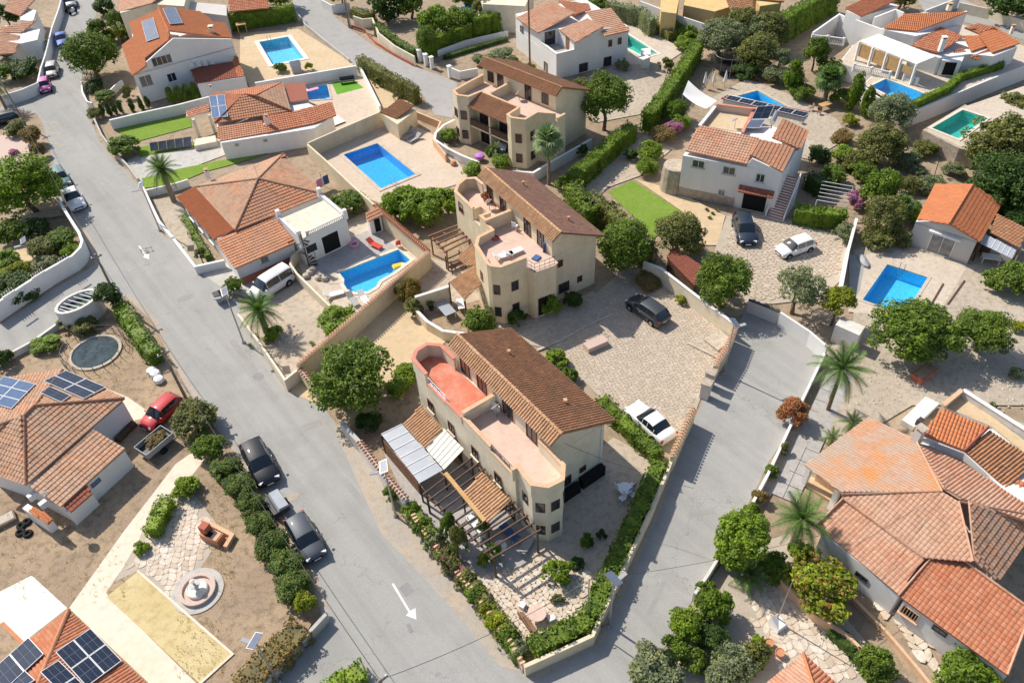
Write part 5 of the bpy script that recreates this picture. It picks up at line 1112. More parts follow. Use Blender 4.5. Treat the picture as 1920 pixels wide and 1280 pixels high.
parapet(o, HQ((490, 215, 5.8), (800, 255, 5.8), (1000, 250, 5.8)), 4.9, 5.8, 'pinkstone', 'redcoping'); parapet(o, HQ((480, 230, 5.6), (340, 400, 5.6)), 4.9, 5.5, 'greywall', 'whitemetal'); parapet(o, HQ((820, 270, 5.6), (720, 460, 5.6)), 4.9, 5.5, 'pinkstone', 'redcoping')
roof_plane(o, HQ((530, 165, 5.6), (1275, 335, 5.6), (1325, 285, 6.0), (585, 130, 6.0)), (0, 1), 'tile_maroon', 'fine'); body(o, HQ((550, 180, 5.3), (1270, 345, 5.3), (1310, 300, 5.3), (600, 145, 5.3)), 4.9, 5.5, 'white', 'rear_wall')
for x, y, w_, h_, m_ in ((330, 745, 1.3, .9, 'greenglass'), (603, 805, 1.3, .9, 'greenglass'), (880, 870, .9, 1.0, 'greenglass'), (535, 1000, .7, .7, 'curtain')): window(o, fl, fr_, onwall(1240+x/4.74, 150+y/4.74, fl, fr_), w_, h_, 'whiteold', m_, 'greywall')
c = onwall(1240+820/4.74, 150+1105/4.74, fl, fr_); window(o, fl, fr_, (c.x, c.y, 1.15), 2.5, 2.3, 'beigepale', 'dark', None, 0, 'garage_front')  # open garage: near-black pane stands in for the shade inside
d = (V2(fr_)-V2(fl)).normalized(); n = Vector((d.y, -d.x)); c2_ = V2(c)
ga, gb = c2_-d*1.8, c2_+d*1.8
roof_plane(o, [Vector((*(ga+n*.75), 2.45)), Vector((*(gb+n*.75), 2.45)), Vector((*(gb+n*.02), 2.85)), Vector((*(ga+n*.02), 2.85))], (0, 1), 'tile_maroon', 'flat')
MB().prism([V2(fl)+n*.06, V2(fl)+d*6+n*.06, V2(fl)+d*6, V2(fl)], 0, 1.1).build('stone_plinth', 'stonewall', o)
st = thing('outside_stairs', 'red and white outside stairs on the right side of the garage house', 'stairs'); s0, s1 = h8(1000, 1240), h8(1150, 858, 3.3); e = V2(s1)-V2(s0); dz = 3.3/17; dn = e.normalized(); pn = Vector((-dn.y, dn.x)); rz = math.atan2(dn.y, dn.x)
for k in range(17):
    q = V2(s0)+e*((k+.5)/17); MB().box((q.x, q.y, dz*(k+1)/2), (e.length/17+.02, 1.5, dz*(k+1)), rz).build('step', 'redbrick' if k % 1 == 0 else 'white', st); MB().box((q.x-dn.x*e.length/36, q.y-dn.y*e.length/36, dz*(k+1)-dz*.45), (.05, 1.5, dz*.8), rz).build('riser', 'white', st)
for sg in (-1, 1):
    q0, q1 = V2(s0)+pn*sg*.85, V2(s1)+pn*sg*.85; MB().hexa([(q0.x, q0.y, 0), (q1.x, q1.y, 0), (q1.x+pn.x*.15*sg, q1.y+pn.y*.15*sg, 0), (q0.x+pn.x*.15*sg, q0.y+pn.y*.15*sg, 0)], [(q0.x, q0.y, .6), (q1.x, q1.y, 4.0), (q1.x+pn.x*.15*sg, q1.y+pn.y*.15*sg, 4.0), (q0.x+pn.x*.15*sg, q0.y+pn.y*.15*sg, .6)]).build('stair_wall', 'white', st)
for k, (pts, lb) in enumerate(((((850, 250, 6.0), (1000, 245, 6.0), (795, 365, 5.4)), 'dark tilted solar panel on the roof terrace of the garage house'), (((790, 372, 5.4), (925, 370, 5.4), (735, 445, 5.2)), 'pale tilted solar panel below the dark one on the garage house'))):
    a, b, dd = HQ(*pts); solar_panel(lb, a, b-a, dd-a, (b-a).length, (dd-a).length, 2, 2, None, .3, 'panel_cell' if k == 0 else 'panel_water')
a, b, dd = HQ((560, 175, 5.85), (1270, 335, 5.85), (605, 140, 6.1))
for k in range(6): solar_panel('dark solar panel, %s from the left in the rear roof row of the garage house' % ['first', 'second', 'third', 'fourth', 'fifth', 'sixth'][k], a+(b-a)*(k/6+.004), b-a, dd-a, (b-a).length/6.1, (dd-a).length, 3, 2, 'row of six panels on the garage house', .1)
tk = thing('water_tank', 'horizontal silver water heater tank beside the solar panels on the garage house', 'tank'); mb = MB(); a, b = h8(985, 380, 6.0), h8(1025, 295, 6.2); mb.tube(a, b, .28, .28, 12); mb.build('tank_shell', 'metal', tk); MB().tube(a-Vector((0, 0, .3)), a-Vector((0, 0, .7)), .05, .05, 6).build('leg', 'darkmetal', tk)
rt = thing('round_stone_tower', 'round stone base at the left corner of the garage house', 'tower'); MB().lathe(h8(105, 960), [(1.5, 0), (1.4, 2.0), (1.3, 2.9), (1.0, 2.95)], 16).build('stone_drum', 'stonewall', rt)

# ---------------- villa with white pergola, top right (stands on the raised terrace)
o = house('white_villa', 'white villa with orange roofs and white pergola at upper right')
HV = lambda *a: [h9(*p) for p in a]
body(o, HV((730, 250, 5.4), (1000, 270, 5.9), (1420, 135, 6.6), (960, 115, 6.2)), ZD, 5.3, 'white')
roof_plane(o, HV((718, 240, 5.5), (1000, 268, 5.5), (1437, 118, 6.9), (905, 105, 6.9)), (0, 1), 'tile_orange', 'fine')
gable_wall(o, h9(1000, 300, 5), h9(1420, 140, 6.2), 5.0, 5.4, 6.8, None, 'white')
body(o, HV((960, 400, 4.6), (1200, 470, 4.6), (1460, 450, 4.4), (1660, 470, 4.4), (1870, 390, 4.4), (1690, 250, 5), (1220, 250, 5.2)), ZD, 4.2, 'white', 'lower_wing')
roof_plane(o, HV((950, 392, 4.55), (1185, 452, 4.55), (1408, 308, 5.5), (1205, 235, 5.5)), (0, 1), 'tile_red', 'flat')
roof_plane(o, HV((1650, 452, 4.4), (1885, 372, 4.4), (1690, 232, 5.4), (1530, 300, 5.2)), (0, 1), 'tile_orange', 'barrel'); roof_plane(o, HV((1395, 325, 4.8), (1470, 440, 4.4), (1625, 390, 4.4), (1530, 290, 5.2)), (1, 2), 'tile_orange', 'barrel')
roof_plane(o, HV((1410, 240, 5.3), (1530, 290, 5.1), (1680, 235, 5.5), (1520, 195, 5.7)), (0, 1), 'tile_red', 'flat')
for pts in (((1320, 480, 4.0), (1430, 470, 4.0), (1390, 415, 4.4), (1305, 435, 4.4)), ((1510, 515, 3.8), (1655, 470, 3.9), (1620, 420, 4.3), (1470, 480, 4.3))): roof_plane(o, HV(*pts), (0, 1), 'tile_red', 'flat')
chimney(o, h9(1200, 440, 4.7), .5, 1.6, 'white', 'white'); chimney(o, h9(1805, 290, 5.0), .35, .9, 'beigepale'); chimney(o, h9(1270, 90, 6.6), .5, .7, 'beigepale')
A, B = h9(1170, 650, ZD), h9(1340, 660, ZD); body(o, [A, B, h9(1400, 520, ZD), h9(1200, 540, ZD)], ZD, 4.0, 'white', 'arched_porch'); p = V2(A).lerp(V2(B), .5); window(o, A, B, (p.x, p.y, 3.0), 1.5, 1.8, 'white', 'dark', None, 0, 'arched_opening')
pg = house('white_pergola', 'white panelled pergola roof with cane blinds on the upper right villa', 'pergola')
a, b, c, d = HV((515, 352, 4.6), (1000, 552, 4.6), (1172, 482, 4.9), (672, 290, 4.9))
for k in range(9):
    f0_, f1_ = k/9+.004, (k+1)/9-.004; q = [a.lerp(b, f0_), a.lerp(b, f1_), d.lerp(c, f1_), d.lerp(c, f0_)]
    if (q[1]-q[0]).cross(q[3]-q[0]).z < 0: q = q[::-1]
    MB().hexa([x-Vector((0, 0, .08)) for x in q], q).build('roof_panel', 'white', pg)
for k in range(5): p = a.lerp(b, k/4); MB().box((p.x, p.y, (ZD+4.5)/2), (.25, .25, 4.5-ZD)).build('post', 'white', pg)
for k in range(4): p, q = a.lerp(b, k/4+.03), a.lerp(b, k/4+.22); mid = (p+q)/2; e = q-p; MB().box((mid.x, mid.y, 3.55), (e.length, .04, 1.7 if k < 3 else .9), math.atan2(e.y, e.x)).build('cane_blind', 'lightwood', pg)
balustrade('balustrade', 'white balustrade in front of the cane blinds above the vivid blue pool', [h9(465, 560, ZD+.8), h9(615, 590, ZD+.8), h9(770, 640, ZD+.6)], 'white', ZD, .95)
balustrade('balustrade', 'short white balustrade at the pergola corner of the upper right villa', [h9(880, 690, ZD), h9(990, 735, ZD)], 'white', ZD, .95)
balustrade('balustrade', 'white balustrade beside the tall clipped hedge at upper right', [h9(110, 300, 3.0), h9(240, 310, 3.0), h9(380, 330, 3.0)], 'white', 2.0, 1.0)
o = house('white_villa', 'white house with orange red tile roof cut by the top edge at upper right')
roof_plane(o, HV((385, 75, 4.2), (530, 142, 4.2), (860, -10, 5.2), (640, -60, 5.2)), (0, 1), 'tile_red', 'barrel'); body(o, HV((395, 100, 4), (520, 150, 4), (850, 30, 4.4), (640, -40, 4.6)), 0, 4.1, 'white')
wl = house('terrace_walls', 'stepped white terrace walls beside the upper right villa', 'wall'); strip_mb(HV((480, 170, 4), (700, 250, 4), (860, 190, 4)), .25, 0, 4.0).build('wall_body', 'white', wl); strip_mb(HV((640, 150, 4.4), (820, 80, 4.4), (890, 110, 4.4)), .25, 0, 4.4).build('wall_body', 'white', wl); strip_mb(HV((110, 280, 3), (340, 120, 3), (480, 190, 3)), .25, 0, 3.0).build('wall_body', 'white', wl)

# ---------------- small house with bright orange gable
o = house('gable_house', 'small grey house with bright orange gable roof beside the blue pool')
F0, F1 = h10(745, 405, 2.75), h10(1288, 585, 2.7); B0, B1 = h10(925, 90, 2.8), h10(1495, 255, 2.8); w_ = (V2(F1)-V2(F0)); dep = (V2(B0)-V2(F0)); F1 = V2(F1); F0 = V2(F0); B0 = F0+dep; B1 = F1+dep
body(o, [F0, F1, B1, B0], 0, 2.7, 'greywall')
rz4 = h10(1045, 418, 4.1); rf = (V2(rz4)-F0).dot(w_.normalized())/w_.length; gable_wall(o, F0, F1, 2.6, 2.72, 2.72, (rf, 4.0), 'greywall'); gable_wall(o, B1, B0, 2.6, 2.72, 2.72, (1-rf, 4.0), 'greywall')
roof_plane(o, [h10(758, 382, 2.75), h10(918, 72, 2.75), h10(1252, 78, 4.15), h10(1045, 418, 4.15)], (0, 1), 'tile_orange', 'fine'); roof_plane(o, [h10(1318, 585, 2.7), h10(1510, 243, 2.7), h10(1252, 78, 4.15), h10(1045, 418, 4.15)], (0, 1), 'tile_orange', 'barrel')
ridge(o, h10(1045, 418, 4.2), h10(1252, 78, 4.2), 'tile_orange', .1)
c = onwall(1560+960/4.742, 330+640/4.742, F0, F1); window(o, F0, F1, (c.x, c.y, 1.1), 2.2, 2.1, 'whitemetal', 'curtain', None, 1, 'patio_door'); n = Vector((w_.y, -w_.x)).normalized(); MB().box((c.x+n.x*.15, c.y+n.y*.15, 2.35), (2.9, .3, .18), math.atan2(w_.y, w_.x)).build('blind_box', 'whitemetal', o)
leanto('lean_to_roof', 'brown tile lean-to roof on the right of the orange gable house', 'roof', [h10(1402, 500, 2.4), h10(1665, 640, 2.4), h10(1740, 470, 2.8), h10(1470, 335, 2.8)], 'tile_brown', 'flat')
q = leanto('glass_canopy', 'white framed glass canopy below the brown lean-to roof', 'canopy', [h10(1320, 600, 2.1), h10(1600, 735, 2.1), h10(1640, 660, 2.3), h10(1370, 520, 2.3)], 'clearsheet', None)
table('white terrace table under the glass canopy', h10(1395, 770), rad(-20), 1.6, .9, .75, 'plastic_white')
body(q, [h10(1420, 640, 1), h10(1640, 740, 1), h10(1707, 590, 1), h10(1480, 510, 1)], 0, 2.0, 'greywall', 'back_room')
# ---------------- large tiled house bottom right
o = house('tiled_house', 'large white house with patchwork of pink and orange tile roofs at lower right')
HT = lambda *a: [h11(*p) for p in a]
body(o, HT((185, 640, 2.4), (515, 905, 2.4), (700, 760, 3), (900, 880, 3.0), (1060, 640, 3.2), (800, 380, 3), (560, 250, 3), (400, 260, 2.8)), 0, 2.5, 'white')
body(o, HT((535, 925, 2.4), (985, 1240, 2.4), (1090, 980, 3), (720, 720, 3)), 0, 2.5, 'white', 'front_wing')
roof_plane(o, HT((112, 345, 2.95), (385, 140, 2.95), (575, 225, 3.9), (592, 250, 4.1), (700, 460, 4.9), (268, 472, 3.5)), (0, 1), 'tile_patch', 'fine')
roof_plane(o, HT((288, 492, 3.45), (622, 742, 3.45), (830, 755, 4.2), (772, 505, 4.9), (700, 462, 4.9), (268, 474, 3.5)), (0, 1), 'tile_pink', 'big', 110)
roof_plane(o, HT((162, 605, 2.6), (510, 898, 2.6), (622, 745, 3.4), (278, 490, 3.4)), (0, 1), 'tile_pink', 'big', 110)
roof_plane(o, HT((518, 910, 2.6), (980, 1246, 2.6), (1085, 968, 3.5), (703, 692, 3.5)), (0, 1), 'tile_red', 'big', 160)
roof_plane(o, HT((942, 842, 3.2), (1110, 600, 3.2), (1090, 565, 4.7), (772, 506, 4.9), (832, 756, 4.1)), (0, 1), 'tile_old', 'flat')
roof_plane(o, HT((800, 345, 3.4), (1090, 535, 3.4), (1090, 565, 4.6), (772, 502, 4.9), (702, 460, 4.9), (596, 250, 4.0)), (0, 1), 'tile_pink', 'fine')
for a, b in (((268, 472, 3.55), (700, 460, 4.96)), ((592, 250, 4.1), (700, 460, 4.96)), ((772, 504, 4.96), (832, 756, 4.2)), ((772, 504, 4.96), (1090, 562, 4.7)), ((278, 488, 3.5), (165, 603, 2.68)), ((700, 690, 3.55), (514, 905, 2.7)), ((278, 490, 3.5), (620, 742, 3.5)), ((703, 690, 3.58), (1085, 966, 3.58)), ((980, 1244, 2.7), (1085, 968, 3.58))): ridge(o, h11(*a), h11(*b), 'tile_pink', .085)
chimney(o, h11(585, 245, 3.8), .55, 1.3, 'greywall', 'stonewall', .5); MB().box(h11(603, 160, 5.0), (.5, .3, .5), .6).build('chimney_hood', 'darkmetal', o)
A, B = h11(185, 640, 2.4), h11(515, 905, 2.4)
for x, y in ((355, 825),): window(o, A, B, onwall(1460+x/2.285, 720+y/2.285, A, B), .9, .5, 'darkmetal', 'glass')
A, B = h11(535, 925, 2.4), h11(985, 1240, 2.4); window(o, A, B, onwall(1460+562/2.285, 720+980/2.285, A, B), 1.1, .9, 'coping', 'dark', 'coping', 5); window(o, A, B, onwall(1460+690/2.285, 720+1055/2.285, A, B), .9, .5, 'darkmetal', 'glass')
body(o, HT((115, 440), (240, 520), (270, 470, .3), (140, 390, .3)), 0, .25, 'sand', 'porch_floor')
for p in HT((120, 395, 1), (235, 500, 1)): MB().box((p.x, p.y, 1.4), (.35, .35, 2.8), .6).build('porch_post', 'white', o)
MB().prism(HT((150, 420, 0), (240, 480, 0), (250, 460, 0), (160, 405, 0)), .2, 2.4).build('porch_back_wall', 'coping', o)
o = house('tiled_house', 'annex with orange and brown roofs and beige roof terrace at the right edge')
body(o, HT((622, 232, 3.9), (795, 290, 3.6), (970, 450, 3.4), (1100, 560, 3.3), (1150, 300, 3), (790, 40, 3.6)), 0, 3.3, 'white')
gable_wall(o, h11(612, 222, 3.8), h11(798, 292, 3.8), 3.0, 3.7, 3.7, None, 'white'); gable_wall(o, h11(798, 292, 3.8), h11(975, 452, 3.3), 3.0, 3.7, 3.2, None, 'white')
roof_plane(o, HT((612, 212, 3.9), (795, 282, 3.9), (898, 183, 4.5), (702, 104, 4.5)), (0, 1), 'tile_orange', 'fine')
roof_plane(o, HT((802, 292, 3.8), (972, 448, 3.2), (1110, 340, 3.6), (908, 192, 4.5)), (0, 1), 'tile_brown', 'barrel'); roof_plane(o, HT((985, 455, 3.1), (1110, 520, 3.1), (1110, 440, 3.4), (1020, 405, 3.4)), (0, 1), 'tile_orange', 'flat')
ridge(o, h11(898, 183, 4.55), h11(798, 284, 3.95), 'tile_maroon', .12)
sheet('terrace_floor', HT((715, 100, 3.6), (785, 45, 3.6), (1120, 290, 3.6), (1060, 300, 3.6), (910, 180, 3.6)), 3.62, 'sand', False, o); body(o, HT((715, 100, 3.55), (785, 45, 3.55), (1120, 290, 3.55), (1060, 300, 3.55), (910, 180, 3.55)), 0, 3.55, 'white', 'terrace_block')
parapet(o, HT((705, 90, 4.2), (785, 25, 4.2)), 3.5, 4.2, 'beige', 'coping'); parapet(o, HT((790, 25, 4.2), (1120, 235, 4.2)), 3.5, 4.2, 'whiteold', 'white')
MB().prism(HT((520, 170), (620, 70), (680, 100), (570, 200)), 0, .5).build('white_slab', 'whiteconc', o)

# ---------------- house with two solar arrays, left edge
o = house('tiled_house', 'white house with weathered striped tile roof and solar arrays at the left edge')
HS = lambda *a: [h12(*p) for p in a]
body(o, HS((175, 905, 2.7), (795, 385, 2.7), (410, 205, 2.8), (60, 250, 2.8), (-200, 560, 2.8), (-120, 800, 2.8)), 0, 2.55, 'white')
roof_plane(o, HS((165, 932, 2.9), (810, 368, 2.9), (225, 413, 4.4), (155, 480, 4.4)), (0, 1), 'tile_old', 'flat', 200)
roof_plane(o, HS((-130, 830, 2.9), (160, 930, 2.9), (153, 482, 4.4), (-60, 560, 4.4)), (0, 1), 'tile_old', 'flat')
plU = roof_plane(o, HS((810, 366, 2.9), (405, 180, 2.9), (225, 413, 4.4)), (0, 1), 'tile_old', 'flat'); plV = roof_plane(o, HS((405, 180, 2.9), (70, 232, 2.9), (-120, 420, 2.9), (-60, 558, 4.4), (153, 480, 4.4), (225, 413, 4.4)), (0, 1), 'tile_old', 'flat')
for a, b in (((163, 928, 2.98), (153, 482, 4.46)), ((808, 367, 2.98), (225, 413, 4.46)), ((225, 413, 4.46), (153, 482, 4.46)), ((153, 482, 4.46), (-60, 560, 4.46)), ((405, 182, 2.98), (225, 413, 4.46))): ridge(o, h12(*a), h12(*b), 'tile_weather', .12)
body(o, HS((400, 1060, 2.2), (805, 700, 2.2), (600, 590, 2.6), (190, 935, 2.6)), 0, 2.05, 'white', 'lean_to_wall')
roof_plane(o, HS((398, 1068, 2.25), (812, 692, 2.25), (606, 572, 2.75), (188, 940, 2.75)), (0, 1), 'tile_old', 'flat', 90)
roof_plane(o, HS((460, 1105, 1.9), (598, 985, 1.9), (560, 930, 2.1), (410, 1062, 2.15)), (0, 1), 'tile_maroon', 'flat'); body(o, HS((500, 1195), (650, 1060), (600, 1010), (470, 1130)), 0, 1.8, 'white', 'store_wall')
A, B = h12(-120, 800, 2.7), h12(175, 905, 2.7); window(o, A, B, onwall(105/3.458, 640+1020/3.458, A, B), 1.0, 1.9, 'wood', 'terracotta', None, 0, 'door')
roof_plane(o, HS((310, 1182, 1.9), (345, 1150, 1.9), (225, 1070, 2.0), (185, 1100, 2.0)), (2, 3), 'tile_orange', 'barrel'); body(o, HS((340, 1245), (385, 1215), (235, 1120, .3), (200, 1150, .3)), 0, 1.7, 'white', 'porch_wall')
A, B = h12(400, 1060, 2.2), h12(805, 700, 2.2); window(o, A, B, onwall(620/3.458, 640+915/3.458, A, B), .8, .4, 'cloth_blue', 'curtain')
for k, (x, y) in enumerate(((215, 1000), (290, 1050))): MB().box(h12(x, y, 1.9), (.7, .35, .55), .9).build('air_unit', 'plastic_white', o)
def array(lb, grp, k3, pl, a, b, d, nx, ny, names, cell='panel_cell', lift=.16):
    a, b, d = [onpl(k3[0]+x/k3[2], k3[1]+y/k3[2], pl) for x, y in (a, b, d)]; u, v = b-a, d-a
    for i in range(nx):
        for j in range(ny):
            solar_panel('dark solar panel, %s %s' % (names[i*ny+j], lb), a+u*((i+.01)/nx)+v*((j+.01)/ny), u, v, u.length*.98/nx, v.length*.98/ny, 2, 3, grp, lift, cell)
k12 = (0, 640, 3.458)
array('of the right array on the left edge house', 'right array on the left edge house', k12, plU, (430, 198), (690, 308), (282, 268), 2, 2, ['back left', 'front left', 'back right', 'front right'])
array('below the right array on the left edge house', 'front pair on the left edge house', k12, plU, (322, 300), (462, 362), (258, 342), 1, 1, ['single one'])
array('of the left array cut by the photo edge', 'left array on the left edge house', k12, plV, (30, 235), (235, 285), (-130, 390), 2, 3, ['back left', 'middle left', 'front left', 'back right', 'middle right', 'front right'], 'panel_blue')
# ---------------- house with solar arrays, bottom left corner
o = house('tiled_house', 'brick red tiled roof with solar arrays at the bottom left corner')
Q3 = K(0, 960, 4)
T = lambda *a: [Q3(*p) for p in a]
body(o, T((515, 745, 2.7), (1130, 1330, 2.7), (700, 1700, 2.7), (-200, 1400, 2.7), (-100, 1200, 2.7)), 0, 2.6, 'white')
plR = roof_plane(o, T((515, 728, 2.85), (1150, 1330, 2.85), (640, 1660, 4.6), (260, 1340, 4.5)), (0, 1), 'tile_red', 'fine'); plL = roof_plane(o, T((515, 728, 2.85), (-160, 1260, 2.85), (-100, 1500, 3.6), (260, 1340, 4.5)), (0, 1), 'tile_red', 'fine'); ridge(o, Q3(515, 728, 2.95), Q3(260, 1340, 4.58), 'terracotta', .14)
kc = (0, 960, 4)
array('of the large array on the brick red corner roof', 'large array on the corner roof', kc, plR, (680, 885), (915, 1130), (415, 1065), 2, 2, ['back left', 'front left', 'back right', 'front right'], 'panel_cell', .2)
array('of the lower array on the brick red corner roof', 'lower array on the corner roof', kc, plR, (440, 1125), (700, 1380), (300, 1215), 2, 1, ['upper', 'lower'], 'panel_cell', .2)
array('of the left array on the brick red corner roof', 'left array on the corner roof', kc, plL, (230, 950), (345, 1075), (-60, 1210), 1, 2, ['right one', 'left one'], 'panel_cell', .2)
array('at the lower left of the brick red corner roof', 'far left array on the corner roof', kc, plL, (200, 1195), (280, 1270), (0, 1310), 1, 1, ['single one'], 'panel_cell', .2)
strip_mb(T((15, 830, .1), (175, 985, .1)), .25, 0, .15).build('kerb', 'terracotta', o)
# ---------------- hip roof corner, bottom edge
o = house('tiled_house', 'orange hip roof corner cut by the bottom edge')
roof_plane(o, [G(1506, 1224, 2.6), G(1400, 1310, 2.6), G(1540, 1330, 3.7)], (0, 1), 'tile_pink', 'fine'); roof_plane(o, [G(1506, 1224, 2.6), G(1600, 1310, 2.6), G(1540, 1330, 3.7)], (0, 1), 'tile_red', 'fine'); ridge(o, G(1506, 1224, 2.66), G(1540, 1330, 3.76), 'tile_orange', .12); body(o, [G(1506, 1240, 2.5), G(1425, 1310, 2.5), G(1500, 1340, 2.5), G(1580, 1310, 2.5)], 0, 2.5, 'white')
# ---------------- houses along the top edge
def simple(label, pts, z, h, m, roof=None, rm='tile_red', style='flat', wins=()):
    o = house('distant_house', label); pw = [G(x, y, z+h) for x, y in pts]; body(o, pw, z, z+h, m)
    if roof:
        for rp, ev in roof: roof_plane(o, [G(*p) for p in rp], ev, rm, style)
    for i, x, y, w_, hh in wins:
        A, B = pw[i], pw[(i+1) % len(pw)]; window(o, A, B, onwall(x, y, A, B), w_, hh, 'darkmetal', 'glass')
    return o
simple('white house with small window at the top left corner', [(38, 38), (62, 40), (68, 20), (40, 12)], 0, 3.4, 'white', [([(8, 20, 3.5), (38, 30, 3.5), (70, -5, 4.3), (20, -15, 4.3)], (0, 1))], 'tile_pink', wins=[(0, 52, 50, .7, .9)])
simple('white house with pale tile roof left of the parked blue car', [(0, 75), (38, 82), (70, 75), (75, 55), (10, 48)], 0, 2.8, 'white', [([(0, 102, 2.4), (28, 100, 2.4), (37, 66, 3.0), (0, 60, 3.0)], (0, 1)), ([(0, 60, 2.9), (40, 62, 2.9), (72, 40, 3.5), (0, 48, 3.5)], (0, 1))], 'tile_pink')
simple('beige house with blank gable behind the upper left orange roof house', [(225, 25), (285, 8), (345, 12), (355, -30), (230, -20)], 0, 4.6, 'beigepale', [([(222, 22, 4.6), (282, 4, 5.2), (350, -40, 5.2), (230, -25, 4.6)], (0, 3))], 'tile_pink', 'plain')
simple('cream house with low wall and red tile roof at the top edge', [(345, 20), (425, 30), (425, 10), (350, 3)], 0, 3.0, 'greywall', [([(430, 22, 3.0), (505, 15, 3.0), (500, -15, 3.8), (428, -5, 3.8)], (0, 1))], 'tile_red')
simple('pale house with flat roof at the top edge right of the hedge', [(905, 8), (985, 12), (1000, -25), (880, -25)], 0, 4.0, 'beigepale', None)
simple('ochre house with tile roofs and parapet at the top edge', [(1282, 10), (1340, 22), (1385, 8), (1380, -20), (1290, -20)], 0, 3.0, 'yellowwall', [([(1370, 20, 3.2), (1415, 28, 3.2), (1410, 0, 4.0), (1360, -6, 4.0)], (0, 1))], 'tile_brown')
simple('small ochre box house at the top edge with white coping', [(1240, 22), (1268, 26), (1275, -10), (1240, -10)], 0, 3.6, 'yellowwall', None)
simple('tan house with ochre walls and brown roof at the top edge', [(1425, 12), (1465, 6), (1470, -25), (1400, -25)], 0, 3.6, 'yellowwall', [([(1395, -4, 3.8), (1470, 4, 3.8), (1470, -30, 4.6), (1400, -30, 4.6)], (0, 1))], 'tile_brown')
# ================================================================ boundary walls
def TW(label, pts, h, m, **k):
    z0 = k.get('z0', 0); return wall(k.pop('name', 'garden_wall'), label, [G(x, y, z0+h) for x, y in pts], h, m, **k)
o = TW('curved white wall with balustrade inserts around the left corner garden', [(108, 372), (128, 405), (148, 436), (154, 452), (150, 465), (135, 480), (90, 505), (40, 537), (-20, 578)], 1.75, 'white', cap='white')
for a, b in (((130, 483), (112, 494)), ((84, 509), (60, 524)), ((28, 545), (5, 560))): stuff(baluster_mb([G(*a, 1.8), G(*b, 1.8)], 1.81, .5, .22).build('balusters', 'white', o)); strip_mb([G(*a, 2.3), G(*b, 2.3)], .16, 2.31, 2.42).build('rail', 'white', o)
TW('white wall left of the pink car along the upper road', [(0, 180), (40, 168), (70, 155), (76, 128), (84, 104), (97, 52), (110, 16), (118, -15)], 1.5, 'white')
TW('white garden wall with balustrade between the cypress row and the green lawn', [(205, 226), (260, 213), (330, 198), (392, 182)], 1.3, 'white', cap='white')
TW('low grey roadside fence wall beside the lawn house', [(176, 222), (190, 252), (214, 285), (238, 308), (258, 335)], .7, 'concrete')
TW('low white wall curving round the front garden of the hip roof house', [(262, 342), (272, 360), (285, 388), (298, 415), (327, 450), (366, 500), (420, 488)], .9, 'white', cap='white')
TW('white wall below the striped lawn beside the road palm', [(270, 357), (330, 343), (352, 336)], .9, 'white')
TW('beige driveway wall beside the road near the white van', [(446, 588), (480, 633), (510, 676), (534, 711), (561, 690)], 1.3, 'beigepale')
TW('tall yellow wall with tile cap in front of the rounded pool', [(557, 684), (610, 640), (660, 597), (730, 534), (803, 473)], 2.0, 'beige', cap='tile', capm='tile_pink', t=.28)
TW('yellow wall with tile cap between the rounded pool and the pergola yard', [(803, 472), (765, 440), (719, 400), (702, 384)], 2.0, 'beige', cap='tile', capm='tile_red', t=.4)
TW('long tan wall along the left side of the large pool terrace', [(701, 383), (660, 347), (610, 300), (576, 270)], 2.0, 'beige')
TW('long tan wall along the back of the large pool terrace', [(577, 268), (650, 236), (716, 208)], 2.0, 'beige')
TW('short curved cream wall by the spiral stairs and pool', [(560, 468), (547, 480), (544, 495), (556, 512), (618, 573)], 1.2, 'beigepale')
TW('short tile capped wall stub beside the big round roadside tree', [(561, 690), (575, 708), (590, 725)], 1.5, 'beige', cap='tile', capm='tile_pink', t=.3)
TW('beige screen wall behind the table garden of the middle duplex', [(778, 557), (842, 537)], 1.8, 'beigepale', cap='white')
TW('low curved beige wall around the table garden of the middle duplex', [(778, 560), (781, 582), (800, 602), (830, 620), (880, 627)], 1.1, 'beige', cap='white')
TW('low white fence wall curving round the rear duplex garden', [(852, 225), (832, 235), (817, 250), (815, 262), (838, 278), (864, 291), (898, 305)], 1.0, 'white', cap='white')
TW('white wall sweeping round the foot of the fan palm', [(960, 322), (1000, 324), (1035, 303), (1109, 261)], 1.2, 'white', cap='white')
TW('low pink wall at the right end of the large pool terrace', [(777, 208), (826, 228), (812, 260), (836, 290)], 1.0, 'coping')
TW('cream roadside wall with red base below the leafy hedge at the top', [(662, 30), (680, 36), (698, 34), (710, 62), (740, 86), (777, 106)], 1.4, 'beigepale')
tag(strip_mb([G(x, y) for x, y in ((660, 51), (682, 58), (704, 82), (737, 103), (775, 124))], .12, 0, .35).build('red_skirting', 'redbrick'), 'red painted strip along the foot of the cream roadside wall', 'skirting')
TW('low kerb wall beside the pale pool terrace and the top road', [(556, 22), (573, 46), (610, 76), (655, 111)], .5, 'concrete')
TW('long white wall between the small pool house and the pale pool terrace', [(478, 156), (560, 142), (668, 124)], 1.4, 'white', cap='white')
TW('white wall beside the clipped brown hedge', [(674, 124), (690, 155), (712, 200)], .9, 'white', cap='white')
TW('white wall at the top road junction', [(603, 0), (622, 10), (655, 6)], 1.3, 'white')
for k, (x, y) in enumerate(((785, 95), (797, 103), (808, 108), (842, 125))):
    p = G(x, y, 1.6); q = thing('gate_pillar', ['white gate pillar nearest the leafy hedge on the top road', 'second white gate pillar on the top road', 'third white gate pillar on the top road', 'white gate pillar beside the rear duplex entrance'][k], 'pillar', (p.x, p.y, 0)); MB().box((0, 0, .8), (.45, .45, 1.6), .5).build('shaft', 'white', q); MB().box((0, 0, 1.66), (.6, .6, .12), .5).build('cap', 'white', q)
